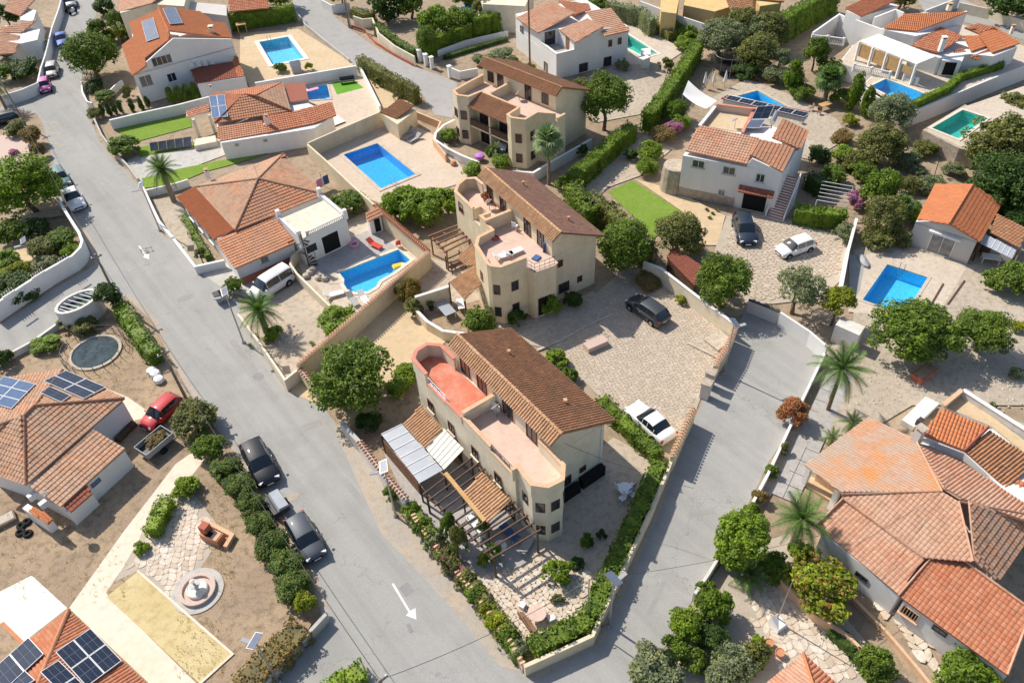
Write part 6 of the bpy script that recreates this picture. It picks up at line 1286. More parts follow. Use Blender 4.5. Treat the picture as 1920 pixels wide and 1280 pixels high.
o = thing('white_gate', 'white panelled gate between the pillars on the top road', 'gate'); a, b = G(785, 100, .9), G(797, 108, .9)
for k in range(7): p = a.lerp(b, (k+.5)/7); MB().box((p.x, p.y, .75), ((b-a).length/7-.02, .05, 1.4), math.atan2((b-a).y, (b-a).x)).build('board', 'white', o)
TW('white wall in front of the rear duplex entrance', [(843, 126), (862, 134), (895, 128)], 1.1, 'white')
TW('white garden wall below the hedge left of the white corner balcony house', [(820, 95), (873, 76), (952, 58)], .8, 'white')
TW('long courtyard wall with white coping beside the dark grey car', [(1207, 491), (1240, 504), (1310, 558), (1379, 609)], 1.7, 'beigepale', cap='white')
TW('tile capped wall between the courtyard and the right lane by the street lamp', [(1380, 611), (1366, 645), (1341, 686)], 1.8, 'beige', cap='tile', capm='tile_pink', t=.3)
TW('tile capped wall between the white courtyard car and the right lane', [(1302, 764), (1285, 800), (1261, 856)], 1.8, 'beige', cap='tile', capm='tile_ochre', t=.3)
for lb, (x, y) in (('square gate pillar at the courtyard entrance', (1334, 697)), ('thick square gate pillar with letter box beside the lane', (1326, 717))):
    p = G(x, y, 1.7); q = thing('gate_pillar', lb, 'pillar', (p.x, p.y, 0)); MB().box((0, 0, .85), (.7, .7, 1.7), 1.0).build('shaft', 'greywall', q); MB().box((0, 0, 1.74), (.85, .85, .08), 1.0).build('cap', 'stonewall', q)
TW('beige lane wall below the green courtyard hedge', [(1261, 858), (1220, 957), (1177, 1047), (1150, 1105), (1120, 1170), (1111, 1190), (1050, 1218), (983, 1248)], 1.2, 'beige', t=.25)
o = TW('low roadside wall with stone teeth along the flowering front garden', [(982, 1247), (958, 1205), (920, 1152), (880, 1100), (815, 1022), (780, 975), (762, 940)], .8, 'beigepale', t=.25)
mb = MB(); tl = [G(x, y, .8) for x, y in ((982, 1247), (958, 1205), (920, 1152), (880, 1100), (815, 1022), (780, 975), (762, 940))]
for a, b in zip(tl, tl[1:]):
    k = int((b-a).length/.3)
    for i in range(k): p = a.lerp(b, (i+.5)/k); mb.box((p.x, p.y, .88), (.14, .34, .18), math.atan2((b-a).y, (b-a).x))
stuff(mb.build('stone_teeth', 'coping', o))
TW('tile topped white roadside wall behind the street lamp', [(762, 936), (735, 906), (710, 876), (690, 850), (672, 826)], 1.5, 'whiteold', cap='tile', capm='tile_pink', t=.3)
TW('grey topped roadside wall under the big round tree', [(672, 826), (655, 808), (640, 789)], 1.3, 'concrete', t=.35)
TW('white wall between the paved drive and the pool lane', [(1606, 410), (1598, 440), (1590, 470), (1577, 540)], 1.5, 'white', cap='white')
TW('white wall at the head of the right lane', [(1464, 585), (1520, 622), (1552, 650)], 1.6, 'white')
TW('grey gate wall closing the head of the right lane', [(1404, 562), (1430, 572), (1462, 585)], 1.4, 'greywall', cap='darkmetal')
TW('thin white fence wall along the right lane below the date palm', [(1551, 652), (1527, 702), (1503, 752), (1480, 802), (1440, 888), (1415, 935), (1400, 962)], .8, 'white')
TW('white wall above the round bushes at the right lane', [(1380, 990), (1346, 1046), (1325, 1080), (1303, 1112)], 1.0, 'whiteold')
TW('pink garden wall behind the croton bush', [(1465, 1085), (1530, 1150), (1590, 1190), (1640, 1240), (1680, 1290)], 1.0, 'coping')
TW('brick edging beside the bottom right house path', [(1600, 1120), (1660, 1180), (1720, 1250), (1760, 1300)], .4, 'coping')
TW('long white retaining wall below the clipped hedge at upper right', [(1700, 214), (1712, 208), (1790, 176), (1860, 147), (1940, 116)], 2.1, 'white')
TW('white retaining wall beneath the vivid blue pool', [(1618, 160), (1640, 178), (1700, 212)], 2.0, 'white')
TW('brown stone retaining wall below the turquoise pool at right', [(1812, 197), (1734, 244), (1800, 277), (1930, 305)], 1.98, 'stonewall', t=.35)
TW('white retaining wall on the left side of the upper right terrace', [(1620, 158), (1640, 140), (1575, 118), (1600, 85)], 1.98, 'white')
TW('white wall along the top right road', [(1735, 20), (1800, -5)], 1.6, 'white')
TW('white wall along the top behind the conifers', [(1200, 2), (1260, 25), (1330, 48), (1375, 70)], 2.4, 'white')
TW('tan wall at the top right corner road', [(1800, 5), (1860, 18), (1930, 42)], 1.4, 'beigepale')
TW('grey wall at the bottom beside the brown hedge', [(611, 1150), (560, 1205), (494, 1279)], .9, 'concrete', t=.25)
TW('low wall along the side street above the round pool', [(115, 600), (62, 638), (17, 662), (-30, 690)], .7, 'whiteold', t=.25)
TW('white entrance wall beside the roadside tree at upper left', [(152, 150), (154, 172), (163, 190), (172, 193)], .9, 'white')
TW('white sloping wall inside the upper left entrance', [(205, 170), (215, 160), (228, 150)], .9, 'white')
o = house('gate_house', 'small beige gatehouse with brown tile roof between terrace and hedge', 'gatehouse')
body(o, [G(715, 212, 2.2), G(745, 232, 2.2), G(780, 205, 2.2), G(750, 188, 2.2)], 0, 2.1, 'beige'); roof_plane(o, [G(712, 210, 2.25), G(743, 222, 2.25), G(776, 200, 2.5), G(750, 184, 2.8)], (0, 1), 'tile_brown', 'barrel')
o = thing('slab_path', 'grey square slab path between the lane and the date palm', 'path')
for k in range(12):
    for j in range(2):
        a, b = G(1552, 668), G(1430, 918); p = a.lerp(b, (k+.5)/12); d = (b-a).normalized(); n = Vector((-d.y, d.x, 0)); q = p + n*(1.0+j*1.02)
        MB().box((q.x, q.y, .03), ((b-a).length/12-.05, .98, .06), math.atan2(d.y, d.x)).build('slab', 'greypave', o)

# ================================================================ trees, hedges, plants
T_ = [  # label, px, py, crown width px, height m, leaf, mesh, options
 ('round green roadside tree beside the upper left entrance', 168, 105, 88, 6.0, 'leaf_mid', 'big', {}),
 ('large bright green tree at the left edge beside the parked cars', 42, 348, 125, 6.5, 'leaf_bright', 'big', {}),
 ('big round dark green tree beside the main road and sandy yard', 657, 712, 152, 5.6, 'leaf_mid', 'big', dict(rz_=.72)),
 ('tall dense tree with bare trunk beside the rear duplex', 1135, 188, 90, 7.0, 'leaf_mid', 'big', dict(rz_=.95)),
 ('round clipped tree at the head of the right lane', 1355, 528, 106, 5.2, 'leaf_mid', 'big', dict(rz_=.85)),
 ('olive coloured tree beside the artificial lawn', 1272, 440, 98, 4.6, 'leaf_olive', 'big', dict(rz_=.7)),
 ('leafy green tree right of the shingle roof duplex', 1168, 462, 105, 5.2, 'leaf_mid', 'big', dict(rz_=.85)),
 ('feathery grey green tree at the lane head', 1497, 545, 102, 4.8, 'leaf_grey', 'loose', dict(rz_=.75)),
 ('yellow green tree right of the feathery lane tree', 1572, 568, 66, 4.0, 'leaf_yellow', 'mid', {}),
 ('broad dark tree in front of the blue pool by the orange gable', 1722, 622, 175, 4.8, 'leaf_mid', 'big', dict(rz_=.5, asp=.85)),
 ('rounded tree right of the broad pool tree', 1848, 620, 105, 4.0, 'leaf_mid', 'big', dict(rz_=.6)),
 ('brown green olive tree above the pergola garden', 1652, 272, 96, 4.6, 'leaf_olive', 'big', dict(rz_=.7)),
 ('silvery olive tree below the vivid blue pool', 1675, 212, 84, 4.6, 'leaf_grey', 'big', dict(rz_=.7)),
 ('tall loose pine at the right edge beside the turquoise pool', 1885, 275, 150, 6.4, 'leaf_olive', 'big', dict(rz_=.75, bark='palebark')),
 ('dark pine at the right edge above the orange gable', 1895, 345, 150, 6.0, 'leaf_dark', 'big', dict(rz_=.7)),
 ('silver olive tree left of the ochre house', 1352, 72, 92, 5.0, 'leaf_grey', 'big', dict(rz_=.7)),
 ('dark olive tree behind the trampoline', 1425, 98, 88, 4.6, 'leaf_olive', 'big', dict(rz_=.7)),
 ('spreading tree behind the sun sail', 1445, 55, 70, 5.0, 'leaf_olive', 'mid', dict(rz_=.7)),
 ('leafy tree with papaya leaves beside the right lane', 1398, 1010, 108, 5.0, 'leaf_bright', 'mid', dict(rz_=.9)),
 ('yellow and red croton tree beside the bottom right house', 1540, 1098, 128, 3.2, 'leaf_croton', 'mid', dict(rz_=.55)),
 ('brown purple tree on the white wall beside the pool lane', 1655, 405, 86, 4.4, 'leaf_olive', 'loose', dict(rz_=.9)),
 ('green tree above the purple bougainvillea', 1655, 355, 76, 4.6, 'leaf_hedge', 'mid', dict(rz_=.9)),
 ('flat crowned green tree above the top leafy hedge', 815, 42, 70, 5.0, 'leaf_bright', 'mid', dict(rz_=.7)),
 ('round tree in the corner garden at the top road', 860, 35, 52, 4.4, 'leaf_bright', 'mid', dict(rz_=.7)),
 ('thin trunked tree over the leafy hedge at the top road', 800, 72, 46, 4.6, 'leaf_mid', 'loose', dict(rz_=.9)),
 ('tree behind the upper left house at its left side', 215, 38, 34, 4.5, 'leaf_mid', 'mid', {}),
 ('small dark tree beside the rounded stone greenhouse', 200, 552, 46, 3.2, 'leaf_dark', 'mid', dict(rz_=.8)),
 ('standard round tree in the white gravel front garden', 374, 474, 24, 1.9, 'leaf_olive', 'small', dict(rz_=.7)),
 ('dark bushy tree at the top left corner', 8, 28, 40, 4.0, 'leaf_dark', 'mid', {}),
 ('low spreading tree beside the upper road', 182, 54, 36, 3.6, 'leaf_mid', 'mid', {}),
]
for lb, x, y, wd, h, lf, kd, op in T_: tree(lb, x, y, wd, h, lf, kd, **op)
S_ = [  # label, px, py, width px, leaf, height or None
 ('round bush beside the yellow tile capped wall and white van', 634, 600, 70, 'leaf_bright', 1.9), ('round bush behind the white roof terrace', 650, 380, 64, 'leaf_mid', 2.0),
 ('bush in the table garden of the middle duplex', 896, 602, 62, 'leaf_mid', 2.2), ('round bush on the corner of the long green lawn', 229, 273, 54, 'leaf_mid', 2.0),
 ('bright round bush on the flagstone patio inside the hedge corner', 1044, 1072, 48, 'leaf_bright', 1.6), ('round clipped bush beside the flagstone patio at the right lane', 1342, 1135, 62, 'leaf_hedge', 2.4),
 ('tall glossy bush on the right roadside near the photo bottom', 1290, 1170, 66, 'leaf_bright', 2.4), ('glossy bush below the tall roadside bush at the bottom', 1268, 1218, 50, 'leaf_mid', 1.9), ('silver green bush at the bottom edge of the right lane', 1232, 1258, 84, 'leaf_grey', 1.9),
 ('grey bush left of the bottom orange hip roof', 1375, 1238, 76, 'leaf_grey', 1.8), ('light olive bush beside the bottom orange hip roof', 1420, 1222, 52, 'leaf_olive', 1.7), ('bush between the bottom hip roof and brick edging', 1640, 1248, 70, 'leaf_mid', 2.2), ('clipped round bush at the bottom right below the orange roof', 1815, 1256, 116, 'leaf_hedge', 2.4),
 ('round dark bush behind the red car', 365, 785, 74, 'leaf_olive', 2.4), ('round bush below the dark bush behind the red car', 397, 838, 54, 'leaf_hedge', 1.9),
 ('green shrub in the left corner garden beside the curved wall', 116, 448, 62, 'leaf_mid', 1.8), ('olive shrub in the left corner garden near the lamp', 85, 460, 52, 'leaf_olive', 1.7), ('yellow green shrub at the inner curve of the white wall', 132, 470, 36, 'leaf_bright', 1.3), ('bright shrub at the left edge of the corner garden', 8, 488, 46, 'leaf_bright', 1.6), ('dark shrub behind the balustrade inserts', 32, 540, 66, 'leaf_dark', 1.8), ('shrub at the left end of the balustrade wall', 8, 530, 40, 'leaf_mid', 1.6),
 ('dark shrub beside the low side street wall', 6, 672, 36, 'leaf_dark', 1.6), ('yellow green agave bush beside the round covered pool', 85, 645, 46, 'leaf_bright', 1.0), ('prickly pear clump beside the cream path', 350, 912, 42, 'leaf_bright', 1.4),
 ('bush in front of the white wall beside the bins', 438, 535, 36, 'leaf_mid', 1.5), ('round bush under the road palm fronds', 512, 625, 30, 'leaf_bright', 1.0), ('green shrub at the duplex corner beside the courtyard', 1043, 672, 38, 'leaf_bright', 1.4), ('grey shrub below the green courtyard corner shrub', 1068, 702, 30, 'leaf_mid', 1.2),
 ('clipped box bush beside the sun sail', 1268, 208, 40, 'leaf_hedge', 2.4), ('rounded clipped bush below the box bush by the sun sail', 1275, 228, 36, 'leaf_bright', 1.5), ('brown clipped bush above the stone tower', 1243, 252, 44, 'leaf_brown', 1.6), ('tall clipped bush beside the lawn path', 1217, 285, 42, 'leaf_bright', 2.2), ('lower clipped bush beside the lawn path', 1213, 312, 36, 'leaf_bright', 1.8), ('small dark bush near the hedge and lawn path', 1183, 290, 24, 'leaf_dark', 1.2),
 ('magenta bougainvillea beside the wooden trellis', 1608, 374, 38, 'leaf_purple', 1.8), ('purple bougainvillea on the garage house fence', 1262, 240, 42, 'leaf_purple', 1.5), ('red flowering creeper on the yellow pool wall', 765, 545, 46, 'leaf_redflower', 2.2), ('creeper below the red flowers at the yellow wall', 772, 578, 34, 'leaf_olive', 1.6),
 ('pink brown bougainvillea on the right lane fence', 1488, 772, 48, 'leaf_rust', 2.2), ('light green bush on the paved drive edge', 1583, 435, 38, 'leaf_grey', 1.6), ('round dark green bush right of the garage house steps', 1578, 290, 46, 'leaf_bright', 1.9), ('dark purple bush beside the garage house', 1535, 290, 40, 'leaf_dark', 1.8), ('leafy bush right of the dark purple bush', 1618, 322, 50, 'leaf_mid', 1.8), ('yellow palm like plant on the stone terrace', 1595, 225, 32, 'leaf_yellow', 1.2), ('brown shrub on the stone terrace edge', 1580, 256, 40, 'leaf_brown', 1.2),
 ('round bush right of the orange gable house', 1905, 525, 78, 'leaf_mid', 2.4), ('bush at the left of the round bush by the canopy', 1862, 525, 38, 'leaf_mid', 1.6), ('grey green bush behind the orange gable house', 1745, 345, 50, 'leaf_grey', 1.6), ('small grey bush on the gravel behind the orange gable', 1722, 322, 28, 'leaf_grey', 1.2),
 ('yellow shrub on the gravel at the right edge', 1912, 612, 24, 'leaf_yellow', .9), ('dry shrub on the gravel at the right edge below the trees', 1908, 700, 26, 'leaf_grey', .8),
 ('small bush in the shaded garden near the white round table', 1100, 1012, 28, 'leaf_mid', 1.2), ('dark small bush beside the shaded garden bush', 1128, 1000, 18, 'leaf_dark', .7), ('dark low bush right of the bright patio bush', 1083, 1055, 24, 'leaf_dark', .7), ('tiny dry shrub on the flagstone patio', 1045, 1122, 20, 'leaf_olive', .6), ('pergola vine plant beside the roadside terrace', 925, 1035, 34, 'leaf_mid', 1.6), ('yellow plant under the pergola front beams', 905, 1050, 22, 'leaf_yellow', 1.0),
 ('grey green bush below the mast', 938, 108, 50, 'leaf_grey', 1.8), ('shrub at the foot of the mast', 985, 128, 30, 'leaf_olive', 1.0), ('low shrub in front of the white corner balcony house', 1090, 158, 40, 'leaf_olive', .9), ('olive shrub beside the white house wall', 1168, 122, 26, 'leaf_grey', 1.3), ('shrub by the white porch of the balcony house', 1248, 120, 26, 'leaf_olive', 1.6),
 ('yellow bush beyond the pale pool deck', 1262, 50, 40, 'leaf_yellow', 1.6), ('green bush at the corner of the pale pool deck', 1290, 62, 36, 'leaf_bright', 1.8), ('low hedge plants at the end of the pale pool deck', 1285, 82, 40, 'leaf_bright', 1.2),
 ('small tree like bush on the sandy bed by the clipped hedge', 708, 153, 16, 'leaf_olive', 1.1), ('small shrub on the sandy bed below the hedge', 743, 182, 16, 'leaf_olive', .8), ('bush at the end of the pale pool by the little playhouse', 525, 127, 24, 'leaf_mid', 1.2), ('thin shrub on the pale pool terrace', 580, 125, 14, 'leaf_yellow', 1.0),
 ('green bush beside the bay of the rear duplex', 842, 253, 32, 'leaf_bright', 1.4), ('yellow green bush below the rear duplex balcony', 940, 302, 34, 'leaf_bright', 1.4), ('spiky green bush behind the shingle roof', 884, 318, 40, 'leaf_bright', 1.5), ('tall plant in the rear duplex garden', 925, 285, 24, 'leaf_mid', 1.8),
 ('yucca like bush beside the courtyard duplex door', 1032, 572, 36, 'leaf_bright', 2.0), ('dark bush at the front of the courtyard duplex', 970, 598, 38, 'leaf_dark', 1.3), ('dark shrub by the gable of the courtyard duplex', 1075, 562, 34, 'leaf_dark', 1.2),
 ('dry yellow plant beside the courtyard wall and dark grey car', 1278, 562, 22, 'leaf_yellow', .8), ('dry brown bush left of the dark grey car', 1215, 528, 46, 'leaf_brown', .9), ('red leaved bush under the lane head tree', 1300, 462, 40, 'leaf_rust', .9),
 ('planter bush on the left roadside at the top', 58, 255, 36, 'leaf_brown', 2.2), ('brown planter bush below it at the left roadside', 70, 282, 26, 'leaf_brown', 1.8), ('green bush at the left edge below the planter', 28, 240, 36, 'leaf_olive', 1.6), ('purple shrub on the pink paved corner at left', 25, 285, 16, 'leaf_purple', .6), ('dark green bushes behind the white wall beside the pink car', 45, 130, 56, 'leaf_dark', 2.2), ('bush left of the dark bushes behind the white wall', 12, 135, 40, 'leaf_mid', 2.2), ('yellow bushes beside the upper left orange roof', 215, 65, 40, 'leaf_yellow', 1.8), ('green bush left of the yellow bushes by the upper road', 192, 78, 36, 'leaf_hedge', 1.8), ('bush beside the entrance steps at upper left', 238, 172, 24, 'leaf_olive', 1.6), ('bush at the road corner below the cypress plants', 178, 212, 30, 'leaf_olive', 1.4),
]
for lb, x, y, wd, lf, h in S_: shrub(lb, x, y, wd, lf, h)
# oleander row along the left kerb
OL = [(425, 880, 56), (448, 912, 60), (470, 948, 64), (488, 985, 64), (510, 1022, 66), (535, 1062, 72), (552, 1100, 62), (575, 1132, 46)]
for k, (x, y, wd) in enumerate(OL): shrub('oleander bush, %s from the top in the row beside the parked cars' % ['first', 'second', 'third', 'fourth', 'fifth', 'sixth', 'seventh', 'eighth'][k], x, y, wd*.86, 'leaf_oleander' if k < 7 else 'leaf_yellow', 1.7, name='oleander_bush', group='oleander row along the left kerb')
# flowering front garden along the main road wall
FG = [(772, 955, 34, 'leaf_bright'), (790, 985, 36, 'leaf_mid'), (812, 1012, 38, 'leaf_grey'), (832, 1040, 38, 'leaf_bougain'), (850, 1062, 40, 'leaf_bougain'), (872, 1085, 42, 'leaf_olive'), (892, 1112, 42, 'leaf_mid'), (912, 1140, 40, 'leaf_yellow'), (930, 1165, 38, 'leaf_yellow'), (952, 1190, 40, 'leaf_mid'), (972, 1218, 34, 'leaf_grey')]
for k, (x, y, wd, lf) in enumerate(FG): shrub('%s shrub, %s from the top, in the bed behind the toothed roadside wall' % ({'leaf_bright': 'bright green', 'leaf_mid': 'green', 'leaf_grey': 'grey green', 'leaf_bougain': 'magenta flowering', 'leaf_olive': 'olive', 'leaf_yellow': 'yellow green'}[lf], ['first', 'second', 'third', 'fourth', 'fifth', 'sixth', 'seventh', 'eighth', 'ninth', 'tenth', 'last'][k]), x, y, wd*.9, lf, 1.15)
def PT(z, *pts): return [G(x, y, z) for x, y in pts]
hedge('long tall clipped hedge running down behind the garage house', PT(2.4, (1310, 78), (1272, 135), (1238, 185), (1215, 212)), 1.7, 2.6, 'leaf_hedge', .14, 30)
hedge('clipped hedge continuing down to the rear duplex garden', PT(2.0, (1185, 235), (1150, 262), (1115, 295), (1075, 330)), 1.6, 2.3, 'leaf_hedge', .14, 30)
hedge('rough dark hedge behind the shingle roof duplex', PT(2.2, (1072, 345), (1090, 375), (1110, 395)), 2.0, 2.6, 'leaf_mid', .16, 30, rough=.25)
hedge('rough yellow green hedge along the artificial lawn', PT(2.2, (1100, 370), (1140, 390), (1180, 425), (1215, 462)), 1.9, 2.6, 'leaf_olive', .15, 30, rough=.25)
hedge('clipped brown green hedge beside the top road', PT(1.7, (676, 112), (720, 140), (760, 160), (780, 172)), 1.4, 2.3, 'leaf_olive', .13, 34)
hedge('tall clipped hedge behind the pale pool terrace', PT(2.0, (405, 35), (480, 25), (548, 14)), 1.5, 2.6, 'leaf_hedge', .15, 28)
hedge('tall clipped hedge left of the blue pool cover at the top', PT(2.2, (790, 82), (840, 60), (878, 48)), 1.6, 2.6, 'leaf_hedge', .15, 28); hedge('tall clipped hedge right of the blue pool cover at the top', PT(2.5, (885, 40), (920, 30), (960, 20)), 1.6, 3.0, 'leaf_hedge', .15, 28)
hedge('flowering roadside hedge on the cream wall with red base', PT(1.8, (705, 40), (735, 65), (775, 90)), 1.3, 1.6, 'leaf_oleander', .14, 28)
hedge('clipped hedge on the curved cream wall at the top junction', PT(1.8, (660, 12), (685, 22), (700, 18)), 1.2, 1.6, 'leaf_olive', .14, 28)
hedge('very tall clipped hedge at the top right beside the white balustrade', PT(3.6, (1445, 48), (1490, 20), (1570, -25)), 1.8, 4.0, 'leaf_hedge', .17, 24)
hedge('low clipped hedge on the long white retaining wall', PT(2.9, (1715, 190), (1780, 160), (1800, 140), (1880, 115)), .9, 1.0, 'leaf_hedge', .12, 36, z0=ZD)
hedge('clipped hedge block beside the white hatchback drive', PT(1.6, (1495, 392), (1540, 398), (1585, 400)), 1.5, 1.9, 'leaf_hedge', .13, 36)
hedge('low hedge beside the white courtyard car', PT(1.1, (1128, 745), (1160, 778), (1195, 812), (1232, 848)), 1.2, 1.25, 'leaf_mid', .12, 46)
hedge('green hedge along the lane wall down to the corner', PT(1.4, (1236, 862), (1210, 925), (1182, 985), (1155, 1045), (1128, 1105), (1108, 1148)), 1.3, 1.5, 'leaf_mid', .12, 46, rough=.16)
hedge('green hedge along the lower corner wall', PT(1.4, (1105, 1155), (1060, 1180), (1000, 1208)), 1.4, 1.5, 'leaf_mid', .12, 50, rough=.16)
hedge('green hedge along the kerb below the stone greenhouse', PT(1.3, (225, 570), (245, 605), (270, 640), (288, 662)), 1.5, 1.6, 'leaf_hedge', .13, 40, rough=.2)
hedge('brown hedge behind the grey wall at the bottom left', PT(1.3, (560, 1175), (520, 1215), (455, 1280)), 1.9, 1.4, 'leaf_brown', .12, 44, rough=.16)
hedge('green hedge end cut by the bottom edge beside the pole', PT(1.0, (678, 1255), (640, 1275), (600, 1310)), 1.5, 1.2, 'leaf_bright', .12, 44)
hedge('clipped green block hedge on the cream patio', PT(.9, (312, 935), (297, 965), (283, 993)), 1.2, 1.2, 'leaf_bright', .11, 60); shrub('small clipped bush beside the cream patio hedge', 264, 1027, 26, 'leaf_bright', .8)
hedge('low plants along the front of the hip roof house', PT(.6, (345, 405), (365, 440), (390, 480)), .8, .8, 'leaf_mid', .11, 34, rough=.2)
hedge('dark creeper strip below the croton bush', PT(.6, (1560, 1180), (1600, 1215), (1640, 1265)), 1.0, .8, 'leaf_dark', .11, 34, rough=.2)
hedge('row of low plants in the long planter behind the white gate', PT(.5, (832, 105), (880, 90), (950, 70)), .8, .5, 'leaf_dark', .12, 26)
hedge('grey conifer hedge behind the turquoise pool deck', PT(2.2, (1140, 8), (1200, 20), (1225, 40)), 1.5, 2.6, 'leaf_grey', .15, 26, rough=.2); hedge('thin pale hedge along the top white wall', PT(1.2, (1228, 42), (1255, 60), (1275, 55)), .9, 1.3, 'leaf_olive', .13, 28, rough=.2)
hedge('dark trellis hedge beside the garage house steps', PT(1.5, (1520, 330), (1545, 345)), 1.6, 1.9, 'leaf_dark', .14, 28)
for k, (x, y) in enumerate(((318, 178), (334, 175), (349, 172), (364, 169))): tree('columnar conifer, %s from the left, in the row of four before the upper left house' % ['first', 'second', 'third', 'fourth'][k], x, y, 19, 2.6, 'leaf_hedge', 'column', 'conifer', 'conifer', 2.2, group='four conifers before the upper left house')
for k, (x, y) in enumerate(((190, 205), (202, 203), (213, 201), (224, 199), (245, 196), (262, 192), (275, 190))): tree('small dark conifer, %s from the left, along the white lawn wall' % ['first', 'second', 'third', 'fourth', 'fifth', 'sixth', 'seventh'][k], x, y, 12, 1.9, 'leaf_dark', 'column', 'conifer', 'conifer', 2.4)
tree('tall rounded cypress left of the vivid blue pool', 1607, 168, 40, 5.0, 'leaf_hedge', 'column', 'cypress_tree', 'tree', 2.0); tree('shorter cypress right of the tall rounded cypress', 1628, 188, 28, 4.2, 'leaf_hedge', 'column', 'cypress_tree', 'tree', 2.2); tree('dense dark green conifer left of the fan palm at upper right', 1490, 140, 46, 4.6, 'leaf_hedge', 'column', 'conifer', 'tree', 1.5); tree('bushy green conifer behind the fan palm at upper right', 1530, 100, 50, 4.6, 'leaf_mid', 'mid', 'conifer', 'tree', 1.1); tree('grey green bush tree left of the dense conifer', 1462, 108, 40, 3.6, 'leaf_grey', 'mid')
# banana and strelitzia clump between pool terrace and middle duplex
for k, (x, y, wd) in enumerate(((738, 385, 44), (760, 375, 46), (785, 378, 50), (812, 380, 48), (838, 378, 42), (775, 400, 40), (805, 402, 40))): tree('broad leaved banana plant, %s in the clump beside the large pool terrace' % ['leftmost', 'second from left', 'tallest middle one', 'fourth from left', 'rightmost', 'front left one', 'front right one'][k], x, y, wd*1.3, 2.9, 'leaf_bright', 'small', 'banana_plant', 'plant', 1.3, 'palebark')
# palms
palm('feathery date palm with bent crown beside the striped lawn', (327, 378), None, 4.0, 2.1, 'palm', n=40, tr=.3)
palm('low date palm in the driveway bed beside the white van', (500, 622), None, 2.5, 2.2, 'palm', n=36, tr=.28)
palm('slender fan palm in front of the rear duplex', (1029, 345), None, 5.2, 2.0, 'palm_blue', True, 34, tr=.2)
palm('tall date palm with long fronds above the right lane', (1552, 768), None, 4.6, 2.5, 'palm', n=30, tr=.16, bark='bark')
palm('date palm in front of the bottom right house porch', (1482, 1030), None, 3.6, 2.2, 'palm', n=30, tr=.25)
palm('shaggy fan palm left of the tall rounded cypress', (1546, 188), None, 2.6, 2.0, 'palm', True, 40, tr=.3, bark='palebark')
palm('small fan palm above the olive tree by the orange gable', (1680, 415), None, 1.6, 1.6, 'palm', True, 26, tr=.2)
palm('date palm cut by the left edge beside the side street', (12, 205), None, 3.4, 2.0, 'palm', n=34)
palm('green banana palm behind the bottom right house roof', (1590, 812), None, 1.2, 1.2, 'palm', n=16); palm('lower palm clump left of the bottom right house roof', (1556, 832), None, .6, 1.1, 'palm', n=16)
palm('drooping palm below the papaya tree at the right lane', (1400, 1095), None, 1.0, 1.6, 'palm', n=22); palm('slender palm shoot beside the rear duplex front', (930, 300), None, 1.4, 1.0, 'palm_blue', n=16)
for k, (x, y, r) in enumerate(((478, 632, .5), (470, 650, .4), (585, 645, .4), (1740, 705, .3), (1860, 760, .4), (1900, 640, .4), (560, 515, .5))): agave('spiky agave rosette %s' % ['under the driveway palm near the road wall', 'at the foot of the driveway wall', 'beside the yellow tile capped wall', 'on the gravel below the broad pool tree', 'on the gravel near the beige roof terrace', 'on the gravel at the right edge', 'beside the dark spiral stairs'][k], x, y, r)
